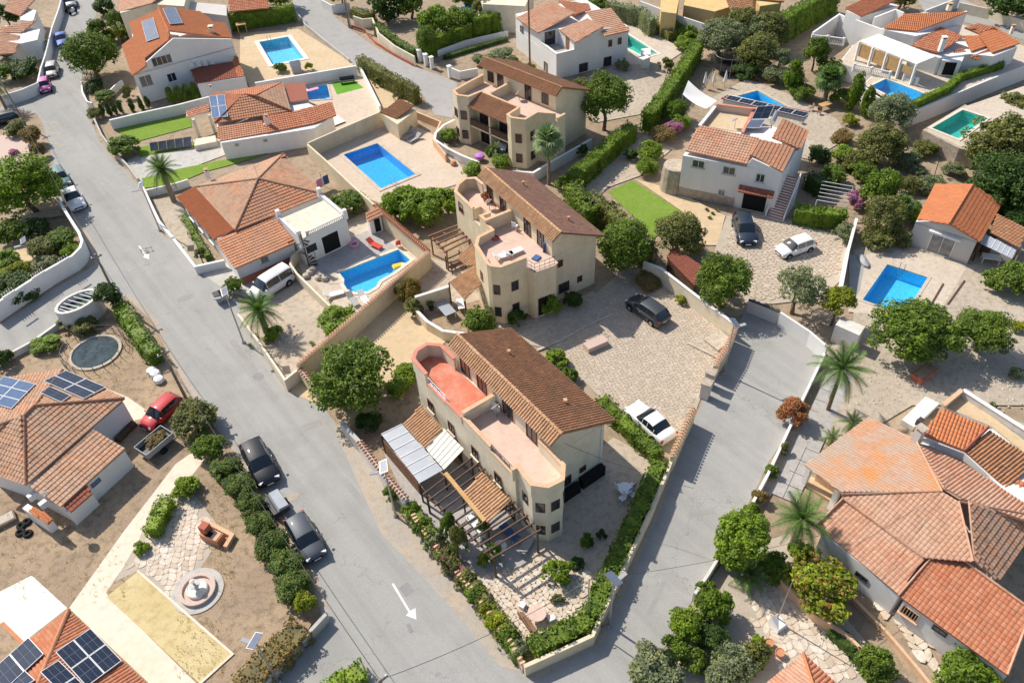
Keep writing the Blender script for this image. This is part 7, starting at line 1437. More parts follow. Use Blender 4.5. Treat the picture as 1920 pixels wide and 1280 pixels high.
# fuller planting between the plots
S2 = [('green bush beside the trellis hedge of the garage house', 1562, 328, 50, 'leaf_mid', 1.9), ('olive bush above the magenta bougainvillea', 1602, 300, 48, 'leaf_olive', 1.9), ('grey bush right of the brown green olive tree', 1700, 300, 50, 'leaf_grey', 1.7), ('olive bush beside the gravel above the orange gable', 1702, 345, 46, 'leaf_olive', 1.7), ('green bush left of the orange gable house wall', 1700, 395, 52, 'leaf_hedge', 2.0), ('brown bush below the brown purple lane tree', 1648, 445, 56, 'leaf_olive', 1.8), ('olive bush at the left corner of the orange gable house', 1682, 440, 44, 'leaf_olive', 1.6),
 ('dark bush under the trampoline frame', 1400, 130, 50, 'leaf_dark', 1.6), ('grey bush right of the trampoline', 1455, 140, 50, 'leaf_grey', 1.8), ('green bush below the dense dark conifer', 1505, 172, 46, 'leaf_mid', 1.6), ('green bush between fan palm and tall cypress', 1578, 182, 40, 'leaf_mid', 1.8), ('leafy bush below the white balustrade corner', 1562, 130, 50, 'leaf_mid', 2.2), ('grey bush at the foot of the retaining wall below the pool', 1640, 195, 40, 'leaf_grey', 1.6), ('olive bush by the stone retaining wall corner', 1735, 280, 44, 'leaf_olive', 1.4),
 ('loose olive bush above the turquoise pool at the right edge', 1905, 195, 66, 'leaf_olive', 2.6), ('yellow green bush at the right edge below the pine', 1902, 300, 50, 'leaf_bright', 2.0), ('dark bush right behind the orange gable roof', 1872, 392, 66, 'leaf_dark', 2.4), ('dark green bush at the right edge beside the lean-to', 1910, 420, 60, 'leaf_dark', 2.4), ('grey bush on the bare gravel behind the orange gable', 1790, 318, 40, 'leaf_grey', 1.3), ('green bush under the dark pine', 1845, 345, 50, 'leaf_mid', 1.8),
 ('yellow green bush left of the papaya tree trunk', 1370, 1045, 46, 'leaf_bright', 1.8), ('bushy plant below the right lane date palm', 1450, 1065, 62, 'leaf_mid', 1.8), ('bright plant right of the lane date palm', 1500, 1035, 48, 'leaf_bright', 1.6), ('green plant left of the croton tree', 1490, 1085, 44, 'leaf_hedge', 1.4), ('low plant by the right lane wall end', 1325, 1105, 40, 'leaf_mid', 1.4), ('dark plant in the shaded bottom patio corner', 1335, 1200, 62, 'leaf_dark', 1.5), ('green plant beside the silver bush at the bottom', 1305, 1238, 56, 'leaf_mid', 1.6), ('grey bush below the clay pots at the bottom edge', 1350, 1270, 60, 'leaf_grey', 1.6),
 ('small plant on the lane fence below the bougainvillea', 1470, 840, 22, 'leaf_olive', 1.0), ('second small plant on the lane fence', 1448, 882, 24, 'leaf_mid', 1.0), ('dry plant at the lower end of the lane fence', 1425, 930, 26, 'leaf_brown', 1.0), ('green bush below the lane fence end', 1408, 958, 34, 'leaf_mid', 1.3),
 ('bush at the left edge above the pale garden path', 22, 430, 56, 'leaf_mid', 1.9), ('dark bush beside the pale garden path at left', 66, 428, 44, 'leaf_dark', 1.6), ('yellow bush at the left end of the corner garden', 30, 505, 40, 'leaf_yellow', 1.2), ('grey bush inside the balustrade wall', 85, 492, 40, 'leaf_grey', 1.1), ('bush beside the round greenhouse ruin', 160, 610, 44, 'leaf_olive', 1.2), ('bush below the greenhouse ruin glass roof', 125, 602, 36, 'leaf_olive', 1.0),
 ('vine on the upper beams of the front pergola', 838, 985, 30, 'leaf_mid', 3.0), ('vine on the middle beams of the front pergola', 862, 1012, 34, 'leaf_olive', 3.0), ('potted plant by the tile lean-to of the front duplex', 905, 985, 26, 'leaf_mid', 1.4), ('plant cluster beside the clear patio roof', 735, 925, 30, 'leaf_mid', 1.3), ('green bush at the foot of the red terrace bay', 762, 705, 54, 'leaf_bright', 1.7), ('green bush left of the red terrace bay wall', 742, 725, 44, 'leaf_bright', 1.5), ('dark plants under the big round roadside tree', 690, 790, 44, 'leaf_dark', 1.0),
 ('bush beside the mast on the bare slope', 960, 118, 40, 'leaf_olive', 1.3), ('pale bush by the long planter', 905, 112, 34, 'leaf_grey', 1.1), ('bush left of the turquoise pool deck hedge', 1120, 8, 40, 'leaf_mid', 2.0), ('bush at the foot of the rear duplex side wall', 1060, 345, 40, 'leaf_mid', 1.4), ('bush behind the shingle roof ridge', 1085, 320, 34, 'leaf_hedge', 1.4), ('bush along the right wall of the fan palm garden', 1090, 280, 30, 'leaf_dark', 1.2),
 ('green bush in the upper left entrance garden', 195, 180, 34, 'leaf_mid', 1.3), ('bush under the roadside tree at the entrance', 178, 160, 30, 'leaf_dark', 1.2), ('leafy bush at the top beside the main road', 195, 12, 34, 'leaf_dark', 2.4), ('bush beside the pale gable at the top', 225, 55, 36, 'leaf_hedge', 2.0), ('bush at the left edge above the side street', 8, 95, 40, 'leaf_mid', 2.0), ('small bush behind the white wall by the blue car', 72, 85, 26, 'leaf_mid', 1.3)]
for lb, x, y, wd, lf, h in S2: shrub(lb, x, y, wd, lf, h)
for lb, x, y, wd, h, lf in (('dark tree at the top edge right of the top road', 722, 8, 66, 5.0, 'leaf_dark'), ('green tree at the top edge beside the dark one', 768, 4, 60, 4.8, 'leaf_mid'), ('tree behind the round tree in the top corner garden', 905, 12, 44, 4.6, 'leaf_olive'), ('tree at the top edge before the flat roofed pale house', 870, -4, 50, 4.6, 'leaf_mid'), ('tree at the top edge left of the white wall', 640, -12, 50, 4.6, 'leaf_mid'), ('tree behind the tall clipped hedge at the pale pool', 520, -8, 60, 4.2, 'leaf_bright'), ('tree beside the ochre house at the top', 1395, 48, 70, 4.8, 'leaf_olive'), ('tree right of the spreading sail tree at the top', 1420, 60, 60, 4.4, 'leaf_grey'), ('dark tree above the very tall clipped hedge', 1430, 8, 50, 4.2, 'leaf_dark'), ('tree at the top right corner behind the tan wall', 1895, 12, 90, 4.2, 'leaf_dark'), ('tree at the top edge behind the upper right villa', 1690, -6, 60, 4.0, 'leaf_olive')): tree(lb, x, y, wd, h, lf, 'mid')
# steel ladders in the larger pools
for lb, a, b in (('steel ladder in the large blue pool', (714.8, 354.2), (779.5, 327.5)), ('steel ladder in the pool beside the orange gable house', (1663.3, 496.6), (1739, 521)), ('steel ladder in the pale pool at upper left', (486, 80), (540, 70))):
    p, q = G(*a), G(*b); c = p.lerp(q, .3); d = (q-p).normalized(); o = thing('pool_ladder', lb, 'ladder')
    for s_ in (0, .45): e_ = c+d*s_; MB().tube(e_+Vector((0, 0, -.9)), e_+Vector((0, 0, .75)), .035, .035, 6).build('rail', 'metal', o)
    for z_ in (-.7, -.4): MB().tube(c+Vector((0, 0, z_)), c+d*.45+Vector((0, 0, z_)), .03, .03, 5).build('rung', 'metal', o)
for lb, m_, pts in (('low green hedge at the top end of the toothed roadside wall', 'leaf_mid', ((768, 950), (795, 985), (818, 1015))), ('low magenta flowering hedge in the middle of the toothed roadside wall', 'leaf_bougain', ((820, 1018), (845, 1050), (868, 1078))), ('low olive hedge below the magenta flowers on the toothed wall', 'leaf_olive', ((870, 1080), (895, 1112), (912, 1135))), ('low yellow green hedge near the end of the toothed wall', 'leaf_yellow', ((913, 1137), (930, 1160), (945, 1182))), ('low grey green hedge at the lower end of the toothed wall', 'leaf_mid', ((947, 1184), (962, 1207), (975, 1228)))): hedge(lb, PT(.7, *pts), 1.1, 1.0, m_, .1, 55, rough=.28)
hedge('continuous oleander growth along the left kerb', PT(1.0, (418, 868), (450, 915), (490, 985), (530, 1055), (560, 1110)), 1.0, 1.0, 'leaf_oleander', .11, 46, rough=.32)
# ================================================================ vehicles
car('glossy black SUV parked on the left kerb of the main road', 487, 866, 525, 940, 'suv', 'car_black', scale=1.04)
car('graphite silver hatchback parked below the covered trailer', 572, 1006, 612, 1075, 'hatch', 'car_graphite', scale=1.02)
car('white car parked beside the low courtyard hedge', 1219, 790, 1180, 755, 'sedan', 'car_white', scale=1.04)
car('dark grey SUV half in shade on the paved courtyard', 1214, 580, 1180, 556, 'suv', 'car_grey')
car('dark navy estate car parked before the open garage', 1396, 430, 1408, 470, 'suv', 'car_navy', scale=1.05)
car('white hatchback parked on the pale stone drive', 1491, 462, 1450, 476, 'hatch', 'car_white')
car('white van parked on the driveway by the palm', 508, 534, 470, 558, 'van', 'car_white')
car('white saloon parked at the left kerb of the upper road', 137, 372, 160, 408, 'sedan', 'car_white', scale=1.05)
car('teal green car parked behind the white saloon', 112, 333, 130, 362, 'hatch', 'car_teal', scale=1.03)
car('bright blue car parked on the upper road', 116, 74, 122, 100, 'sedan', 'car_blue')
car('silver white car parked behind the pink car', 97, 131, 92, 155, 'hatch', 'car_champagne', scale=.95)
car('tiny pink car parked by the white wall', 84, 161, 86, 185, 'mini', 'car_pink')
car('pale silver car at the top edge of the main road', 131, 3, 140, 28, 'hatch', 'car_silver')
car('bright red car parked beside the debris trailer', 302, 771, 270, 800, 'hatch', 'car_red', scale=.95)
car('white car nose under the balcony of the rear duplex', 940, 288, 932, 310, 'hatch', 'car_white', scale=.9)
car('dark car parked at the left edge of the side street', 6, 222, -20, 228, 'hatch', 'car_black')
def ang(a, b): p, q = G(*a), G(*b); return math.atan2(q.y-p.y, q.x-p.x)
o = thing('covered_trailer', 'small car trailer with pale lid between the black SUV and the grey hatchback', 'trailer', G(522, 952), ang((505, 925), (545, 985)))
MB().box((0, 0, .55), (1.9, 1.25, .45)).build('box_body', 'darkmetal', o); MB().hexa([(-.95, -.2, .78), (.95, -.2, .78), (.95, .66, .78), (-.95, .66, .78)], [(-.9, -.1, 1.0), (.9, -.1, 1.0), (.9, .6, .95), (-.9, .6, .95)]).build('lid', 'clearsheet', o); MB().tube((.95, 0, .4), (1.7, 0, .4), .04, .04, 5).build('drawbar', 'metal', o)
for sg in (-1, 1): MB().tube((0, sg*.65, .28), (0, sg*.82, .28), .28, .28, 12).build('wheel', 'tyre', o)
o = thing('debris_trailer', 'open trailer full of dry branches beside the red car', 'trailer', G(292, 832, .6), ang((270, 850), (312, 815))); o.location.z = 0
for y in (-.75, .75): MB().box((0, y, .85), (2.6, .05, .55)).build('side_board', 'plastic_grey', o)
for x in (-1.3, 1.3): MB().box((x, 0, .85), (.05, 1.5, .55)).build('end_board', 'plastic_grey', o)
MB().box((0, 0, .58), (2.5, 1.44, .06)).build('bed', 'darkmetal', o); q = link('branch_heap', crown_mesh('small', 'leaf_brown'), o); q.location = (.15, 0, .95); q.scale = (1.05, .66, .35)
for sg in (-1, 1): MB().tube((0, sg*.78, .3), (0, sg*.93, .3), .3, .3, 12).build('wheel', 'tyre', o)
MB().tube((1.3, 0, .5), (2.2, 0, .4), .05, .05, 5).build('drawbar', 'metal', o)
for k, (x, y) in enumerate(((131, 22), (138, 26))):
    o = thing('motorbike', ['dark motorbike parked behind the silver car at the top', 'white motorbike parked behind the silver car at the top'][k], 'motorbike', G(x, y), 1.2); 
    for dx in (-.65, .65): MB().tube((dx, -.06, .3), (dx, .06, .3), .3, .3, 14).build('wheel', 'tyre', o)
    MB().hexa([(-.5, -.14, .4), (.4, -.14, .4), (.4, .14, .4), (-.5, .14, .4)], [(-.4, -.12, .8), (.3, -.16, .9), (.3, .16, .9), (-.4, .12, .8)]).build('body', ['darkmetal', 'plastic_white'][k], o); MB().box((-.3, 0, .84), (.7, .24, .08)).build('seat', 'dark', o); MB().tube((.35, -.35, 1.05), (.35, .35, 1.05), .03, .03, 5).build('handlebar', 'darkmetal', o); MB().tube((.65, 0, .3), (.35, 0, 1.05), .04, .04, 5).build('fork', 'metal', o)
# ================================================================ street furniture
lamp_post('solar street lamp at the hedge corner of the right lane', (1142, 1172), (1170, 1150), 5.9)
lamp_post('solar street lamp at the tile capped wall of the courtyard', (1357, 700), (1400, 690), 5.8)
lamp_post('solar street lamp at the roadside wall of the front duplex', (742, 967), (700, 975), 5.9)
lamp_post('solar street lamp beside the wheelie bins and driveway palm', (457, 642), (430, 650), 6.0)
lamp_post('solar street lamp behind the grey wall at the bottom', (522, 1278), (500, 1270), 5.6)
lamp_post('solar street lamp on the roadside before the orange strip roof', (300, 432), (280, 436), 5.6); lamp_post('solar street lamp in the left corner garden', (66, 490), (50, 495), 2.6)
lamp_post('solar street lamp at the top road beside the cream wall', (658, 52), (640, 60), 5.6)
o1, t1 = utility_pole('wooden cable pole at the bottom edge of the main road', (738, 1345), 5.6); o2, t2 = utility_pole('wooden cable pole beside the red car', (356, 760), 6.4, (-.2, .1)); o3, t3 = utility_pole('wooden cable pole at the side street corner', (228, 575), 6.4); o4, t4 = utility_pole('leaning wooden pole at the left edge of the upper road', (48, 235), 6.5, (-.6, .4))
cable('cable bundle over the main road from the bottom pole to the red car pole', t1, t2, 1.0); cable('cable bundle from the red car pole to the side street pole', t2, t3, .7); cable('cable bundle from the side street pole to the upper left pole', t3, t4, 1.2)
o5, t5 = utility_pole('grey thin pole in the hedge corner of the right lane', (1100, 1172), 6.0, (0, 0), False, 'metal'); cable('thin cable from the hedge corner pole across the right lane', t5, G(1550, 1000, 3.0), .6, .014); cable('thin cable from the bottom pole to the hedge corner pole', t1, t5, .8, .018)
cable('thin white cable from the front duplex gable over the lane', mm(880, 640, 6.0), G(1300, 915, 5.5), .3, .014)
o6, t6 = utility_pole('tall wooden mast beside the white corner balcony house', (994, 138), 12.5, (0, 0), False, 'wood'); o7, t7 = utility_pole('wooden pole beside the curved cream wall at the top', (655, 52), 5.5)
o8, t8 = utility_pole('thin pole with stay at the bottom right patio', (1455, 1165), 5.2, (0, 0), False, 'metal'); cable('thin cable from the patio pole to the tiled house', t8, h11(700, 460, 5.2), .3, .014)
for k, (x, y) in enumerate(((412, 566), (423, 562))):
    o = thing('wheelie_bin', ['dark wheelie bin nearest the road beside the white wall', 'dark wheelie bin behind it beside the lamp post'][k], 'bin', G(x, y), .5); MB().hexa([(-.25, -.28, .05), (.25, -.28, .05), (.25, .28, .05), (-.25, .28, .05)], [(-.32, -.36, 1.0), (.32, -.36, 1.0), (.32, .36, 1.0), (-.32, .36, 1.0)]).build('bin_body', 'plastic_grey', o); MB().box((0, 0, 1.04), (.7, .8, .07)).build('lid', 'darkmetal', o)
# ================================================================ gardens and terraces: furniture and small things
dk = ang((708, 270), (645, 291))
for k, (x, y) in enumerate(((756, 246), (763, 252), (770, 258), (777, 264))): lounger('grey sun lounger, %s of the four beside the large pool' % ['uppermost', 'second', 'third', 'lowest'][k], G(x, y), dk+.25, 'cloth_grey', 'whitemetal', 'four loungers beside the large pool')
lounger('red sun lounger on the pool terrace by the arched porch', h4(1435, 720), rad(-40), 'cloth_red'); lounger('white sun lounger at the curved pool end', h4(1165, 1050), rad(20)); lounger('grey sun lounger below the rounded pool end', h4(1290, 1090), rad(-60), 'cloth_grey'); lounger('second pale lounger below the rounded pool end', h4(1365, 1080), rad(-60), 'plastic_white')
lounger('white lounger on the terrace of the middle duplex', m2(620, 690, 5.42), rad(20), 'cloth_white'); lounger('second white lounger on the terrace of the middle duplex', m2(690, 665, 5.42), rad(30), 'cloth_white')
chair('red plastic chair below the spiral stairs', h4(1050, 765), .5, 'cloth_red'); chair('red plastic chair near the pool wall corner', h4(1590, 722), 2, 'cloth_red')
def ring(label, p, r, t, m, name='pool_float'):
    mb = MB(); n, k = 16, 7; vs = [(p[0]+(r+t*math.cos(b*6.283/k))*math.cos(a*6.283/n), p[1]+(r+t*math.cos(b*6.283/k))*math.sin(a*6.283/n), p[2]+t*math.sin(b*6.283/k)) for a in range(n) for b in range(k)]
    mb.add(vs, [(a*k+b, ((a+1) % n)*k+b, ((a+1) % n)*k+(b+1) % k, a*k+(b+1) % k) for a in range(n) for b in range(k)]); return tag(mb.build(name, m, None, True), label, 'pool float')
ring('pink inflatable ring beside the arched porch', h4(1295, 705, .12), .42, .13, 'cloth_pink')
o = thing('pool_float', 'yellow and white inflatable float in the rounded pool', 'pool float', h4(1590, 850, -.1), .4); MB().lathe((0, 0, 0), [(.1, 0), (.28, .05), (.28, .2), (.1, .28)], 12).build('float_head', 'cloth_white', o).location = (.5, -.25, 0); MB().hexa([(-.6, -.35, 0), (.6, -.25, 0), (.6, .25, 0), (-.6, .35, 0)], [(-.5, -.28, .22), (.5, -.2, .2), (.5, .2, .2), (-.5, .28, .22)]).build('float_body', 'cloth_yellow', o)
o = thing('pool_float', 'pink lilo floating in the small pool', 'pool float', h5(1475, 235, -.1), .5); MB().box((0, 0, .06), (1.7, .6, .14)).build('mattress', 'cloth_pink', o); MB().box((-.75, 0, .17), (.3, .6, .12)).build('pillow', 'cloth_white', o)
# black spiral stair
o = thing('spiral_stairs', 'black spiral stairs beside the white roof terrace', 'stairs', h4(995, 850)); MB().tube((0, 0, 0), (0, 0, 3.9), .06, .06, 8).build('centre_pole', 'darkmetal', o)
for k in range(15):
    t = k*.42; a, b = t-.2, t+.2; MB().hexa([(0, 0, .22*k+.15), (.85*math.cos(a), .85*math.sin(a), .22*k+.15), (.85*math.cos(b), .85*math.sin(b), .22*k+.15), (.02, .02, .22*k+.15)], [(0, 0, .22*k+.19), (.85*math.cos(a), .85*math.sin(a), .22*k+.19), (.85*math.cos(b), .85*math.sin(b), .22*k+.19), (.02, .02, .22*k+.19)]).build('step', 'darkmetal', o)
MB().path([(.85*math.cos(k*.42), .85*math.sin(k*.42), .22*k+1.05) for k in range(15)], .03, 5).build('handrail', 'darkmetal', o)
for k, (x, y) in enumerate(((1000, 900), (1060, 935), (1020, 880), (975, 925), (1100, 940))): tag(MB().lathe(h4(x, y), [(.3, -.05), (.42, .15), (.3, .38), (.08, .45)], 7).build('boulder', 'rock'), 'pale boulder %s beside the spiral stairs' % ['nearest the stairs', 'at the lower right', 'at the top of the heap', 'at the left', 'farthest right'][k], 'boulder', 'boulders beside the spiral stairs')
table('large grey table under the middle duplex garden wall', m2(215, 1085), rad(120), 2.0, 1.1, .75, 'clearsheet', 'plastic_white'); lounger('white blue lounger beside the grey garden table', m2(318, 1040), rad(100), 'cloth_white'); tub('dark pot by the garden wall of the middle duplex', m2(110, 1060), .25, .5, 'darkmetal', 'leaf_mid')
table('white dining table under the front pergola', mm(435, 1080), rad(125), 1.7, .95, .75, 'cloth_white', 'plastic_white'); chair('white chair left of the pergola dining table', mm(390, 1045), .5, 'plastic_white'); chair('white chair below the pergola dining table', mm(455, 1140), 2.1, 'plastic_white')
lounger('blue grey garden sofa beside the octagonal tower', mm(690, 1180), rad(60), 'cloth_grey'); lounger('grey garden sofa under the lower pergola beams', mm(600, 1120), rad(125), 'cloth_blue'); tag(MB().lathe(mm(555, 1185), [(.4, 0), (.45, .3), (.4, .42)], 8).build('garden_stool', 'plastic_white'), 'low white stool under the lower pergola beams', 'stool')
table('round white garden table in the shaded right garden', mm(1200, 905), 0, 1.1, 1.1, .74, 'plastic_white', None, True)
for k, (x, y) in enumerate(((1165, 885), (1235, 880), (1187, 945), (1240, 925))): chair('white garden chair %s of the round white table' % ['left', 'right above', 'below', 'right below'][k], mm(x, y), k*1.57+.6, 'plastic_white', 'chairs at the round white table')
Q7 = K(960, 960, 4)
table('round pink topped garden table at the hedge corner', Q7(190, 790), 0, 1.25, 1.25, .72, 'pinktile', 'wood', True)
o = thing('wooden_bench', 'wooden bench beside the round pink table', 'bench', Q7(115, 850), ang((988, 1160), (1005, 1185))); MB().box((0, 0, .45), (1.6, .42, .06)).build('seat', 'wood', o); MB().box((0, -.22, .75), (1.6, .05, .4)).build('backrest', 'wood', o)
for x in (-.65, .65): MB().box((x, 0, .21), (.08, .4, .42)).build('leg', 'wood', o)
tag(MB().box(Q7(295, 800, .2), (.45, .35, .4), .4).build('white_stool', 'plastic_white'), 'small white stool right of the round pink table', 'stool'); tag(MB().box(Q7(80, 700, .2), (.45, .35, .4), 1).build('white_stool', 'plastic_white'), 'small white stool above the wooden bench', 'stool')
o = thing('covered_chair', 'garden chair under a crumpled white cover on the right patio', 'chair', G(1458, 1172), .5); MB().hexa([(-.5, -.45, 0), (.5, -.45, 0), (.5, .45, 0), (-.5, .45, 0)], [(-.42, -.4, .5), (.3, -.36, .45), (.34, .38, .5), (-.42, .4, .95)]).build('cloth_cover', 'cloth_white', o)
# bottom left garden
fo = thing('garden_fountain', 'round tiered fountain in concentric paved rings', 'fountain', G(372, 1108))
MB().lathe((0, 0, 0), [(1.75, 0), (1.75, .12), (1.2, .12)], 32).build('outer_ring', 'concrete', fo); MB().lathe((0, 0, .1), [(1.25, 0), (1.25, .28), (1.0, .28), (1.0, .1)], 32).build('brick_ring', 'pinkstone', fo); MB().lathe((0, 0, .2), [(.72, 0), (.72, .2), (.66, .25), (.6, .2)], 24).build('basin', 'whiteconc', fo); MB().lathe((0, 0, .3), [(.15, 0), (.1, .5), (.38, .62), (.38, .68), (.08, .7), (.06, 1.0), (.2, 1.08), (.03, 1.15)], 14).build('spout', 'greywall', fo)
bb = thing('brick_barbecue', 'orange brick barbecue on the cream patio corner', 'barbecue', G(402, 1012), ang((380, 985), (440, 1010))); MB().box((0, 0, .4), (1.6, .75, .8)).build('counter', 'terracotta', bb); MB().box((-.5, .1, 1.15), (.6, .6, .7)).build('fire_hood', 'redbrick', bb); MB().box((.3, 0, .82), (.8, .7, .05)).build('worktop', 'coping', bb); MB().box((-.1, -.1, .86), (.5, .4, .1)).build('grill', 'dark', bb)
tag(strip_mb([G(259, 1071), G(437, 1227), G(376, 1282)], .16, 0, .14).build('court_edging', 'cream'), 'pale edging strip round the yellow gravel court', 'edging')
tag(strip_mb([G(388, 982), G(438, 1008), G(425, 1030)], .3, 0, .45).build('low_seat_wall', 'coping'), 'low pink seat wall behind the brick barbecue', 'wall')
o = thing('round_pool', 'round garden pool under a dark cover inside a ring walk', 'pool', G(180, 662)); MB().lathe((0, 0, 0), [(2.3, 0), (2.3, .2), (2.05, .22), (2.0, .1)], 32).build('rim', 'rock', o); MB().lathe((0, 0, .12), [(2.0, 0), (1.95, .06), (1.0, .03), (.05, .05)], 28).build('dark_cover', 'tarp', o)
fn = MB()
for k in range(20): t = k*.314; fn.tube((2.75*math.cos(t), 2.75*math.sin(t), 0), (2.75*math.cos(t), 2.75*math.sin(t), 1.0), .03, .03, 4)
for z in (.5, 1.0): fn.path([(2.75*math.cos(k*.314), 2.75*math.sin(k*.314), z) for k in range(17)], .02, 4)
fn.build('ring_fence', 'darkmetal', o)
o = thing('stone_greenhouse', 'oval whitewashed stone ruin with framed glass roof beside the side street', 'greenhouse', (0, 0, 0)); Q5 = K(0, 320, 4); ov = [Q5(572+150*math.cos(t*.3142)+34*math.sin(t*.3142), 978-74*math.cos(t*.3142)+48*math.sin(t*.3142), 2.1) for t in range(20)]
strip_mb(ov, .28, 0, 2.1, True).build('ruin_wall', 'whiteold', o); oi_ = inset(ov, .2)
MB().prism(oi_, .0, 1.5).build('glass_roof', 'greenglass', o)
for k in range(1, 9): strip_mb([oi_[k], oi_[-k]] if k < 10 else [], .06, 1.9, 2.0).build('frame_bar', 'whitemetal', o)
for k, (x, y) in enumerate(((293, 705), (300, 716), (287, 700))): tag(MB().lathe(G(x, y), [(.25, -.05), (.48, .2), (.42, .5), (.15, .6)], 8).build('white_sack', 'cloth_white'), ['white rubble sack nearest the road cable', 'rounded white rubble sack above the red car', 'small white rubble sack at the back of the pair'][k], 'sack', 'rubble sacks above the red car')
o = thing('log_stack', 'dark stack of planks against the white wall beside the red car', 'stack', G(238, 812), ang((225, 830), (262, 795)))
for k in range(6): MB().box((0, (k % 2)*.3-.15, .12+.13*(k//2)), (2.0, .26, .1), .03*k).build('plank', 'darkwood', o)
for k, (x, y) in enumerate(((40, 985), (52, 1000), (38, 998), (50, 978))): ring(['old tyre beside the left porch steps', 'old tyre lying at the right of the heap', 'old tyre lying below the first one', 'old tyre at the top of the heap'][k], G(x, y, .14), .25, .12, 'tyre', 'old_tyre')
for k, (x, y) in enumerate(((228, 880), (236, 872), (220, 890), (210, 902))): tub('plant tub %s along the shaded white wall' % ['second', 'first', 'third', 'fourth'][k], G(x, y), .28, .5, 'terracotta' if k % 2 else 'plastic_white', 'leaf_mid')
o = thing('wooden_crate', 'open wooden planter box with rubble at the left edge', 'box', G(12, 978), .6); MB().box((0, 0, .2), (1.5, 1.0, .4)).build('box_body', 'polewood', o); MB().box((0, 0, .41), (1.3, .8, .06)).build('fill', 'rock', o)
tag(MB().lathe(G(258, 1256), [(.8, .01), (.8, .04), (.6, .05)], 20).build('round_drain', 'dirtb'), 'round brown bed beside the corner roof and cream path', 'bed')
dg = thing('dry_grass', 'tufts of dry grass on the bare ground by the left garden', 'grass'); mb = MB()
for k in range(900):
    ax = R.random(); x, y = (R.uniform(120, 250), R.uniform(615, 750)) if ax < .4 else (R.uniform(390, 440), R.uniform(900, 1130)) if ax < .65 else (R.uniform(0, 240), R.uniform(990, 1130)) if ax < .85 else (R.uniform(330, 420), R.uniform(1160, 1270)); p = G(x, y)
    for j in range(3): d = rvec(); tip = p + Vector((d.x*.2, d.y*.2, R.uniform(.1, .28))); s = Vector((-d.y, d.x, 0))*.03; mb.add([p-s, p+s, tip], [(0, 1, 2)])
C.objects.unlink(dg); dg = tag(mb.build('dry_grass', 'drygrass'), 'tufts of dry grass on the bare ground of the left gardens', 'grass', kind='stuff')
mb = MB()
for k in range(420):
    x, y = R.choice(((R.uniform(1600, 1700), R.uniform(690, 760)), (R.uniform(1750, 1915), R.uniform(650, 780)), (R.uniform(500, 560), R.uniform(610, 670)), (R.uniform(1600, 1760), R.uniform(280, 460)))); p = G(x, y); s = R.uniform(.04, .14); lump(mb, Vector((p.x, p.y, s*.3)), s, 1, .7)
tag(mb.build('loose_stones', 'rock'), 'loose small stones scattered over the garden ground', 'stones', kind='stuff')
# upper gardens
o = thing('sun_sail', 'white triangular sun sail beside the garage house terrace', 'sun sail'); a, b, c, e = h8(240, 5, 4.6), h8(190, 130, 3.2), h8(400, 255, 3.2), h8(495, 185, 4.2); mb = MB(); vs = []; n = 8
for i in range(n+1):
    for j in range(n+1):
        f, g = i/n, j/n; p = a.lerp(e, f).lerp(b.lerp(c, f), g); p.z -= .7*math.sin(math.pi*f)*math.sin(math.pi*g)+.25*math.sin(math.pi*f); vs.append(p)
top = [v+Vector((0, 0, .012)) for v in vs]; fs = [(i*(n+1)+j, (i+1)*(n+1)+j, (i+1)*(n+1)+j+1, i*(n+1)+j+1) for i in range(n) for j in range(n)]
mb.add(vs, [f[::-1] for f in fs]); mb.add(top, fs); mb.build('sail_cloth', 'cloth_white', o, True)
for p in (a, b): MB().tube((p.x, p.y, 0), p, .05, .05, 6).build('mast', 'metal', o)
o = thing('trampoline', 'round netted trampoline beside the dark olive tree', 'trampoline', G(1362, 135)); MB().lathe((0, 0, .7), [(1.7, 0), (1.7, .08), (1.4, .08), (.1, .04)], 24).build('mat', 'dark', o); fr_ = MB()
for k in range(8): t = k*.785; fr_.tube((1.75*math.cos(t), 1.75*math.sin(t), 0), (1.75*math.cos(t), 1.75*math.sin(t), 2.5), .04, .04, 5)
fr_.path([(1.75*math.cos(k*.2618), 1.75*math.sin(k*.2618), 2.5) for k in range(25)], .03, 5); fr_.build('net_frame', 'metal', o)
for k, (x, y) in enumerate(((1320, 158), (1337, 156), (1358, 155))):
    o = thing('closed_parasol', 'closed white parasol, %s beside the stone pool terrace' % ['left one', 'middle one', 'short right one'][k], 'parasol', G(x, y+8)); MB().tube((0, 0, 0), (0, 0, 2.3), .03, .03, 6).build('pole', 'metal', o); MB().lathe((0, 0, .7), [(.05, 0), (.26, .1), (.16, .9), (.03, 1.6)], 8).build('folded_canopy', 'cloth_white', o)
for k, (x, y) in enumerate(((1418, 152), (1432, 148), (1408, 145), (1520, 208), (1535, 215), (1502, 232))): chair('brown terrace chair %s' % ['nearest the stone pool', 'right of the pool corner', 'left of the pool corner', 'at the table on the stone terrace', 'right of the stone terrace table', 'below the stone terrace table'][k], G(x, y), k*1.1, 'wood')
table('wooden table on the stone pool terrace', G(1545, 205), .4, 1.6, .8, .74, 'lightwood', 'wood')
o = thing('wooden_trellis', 'white barred trellis frame over the garden beside the hedge block', 'trellis'); a, b, c, d = G(1542, 340, 2), G(1600, 350, 2), G(1590, 385, 2), G(1532, 375, 2)
for k in range(6): p, q = a.lerp(d, k/5), b.lerp(c, k/5); MB().tube(p, q, .04, .04, 4).build('bar', 'whitemetal', o)
for p in (a, b, c, d): MB().tube((p.x, p.y, 0), p, .05, .05, 4).build('post', 'whitemetal', o)
o = thing('shade_roof', 'brown corrugated shed roof under the olive tree by the lawn', 'shed'); q = [G(1250, 482, 1.9), G(1302, 535, 1.9), G(1318, 500, 2.1), G(1262, 462, 2.1)]; roof_plane(o, q, (0, 1), 'tile_maroon', 'fine')
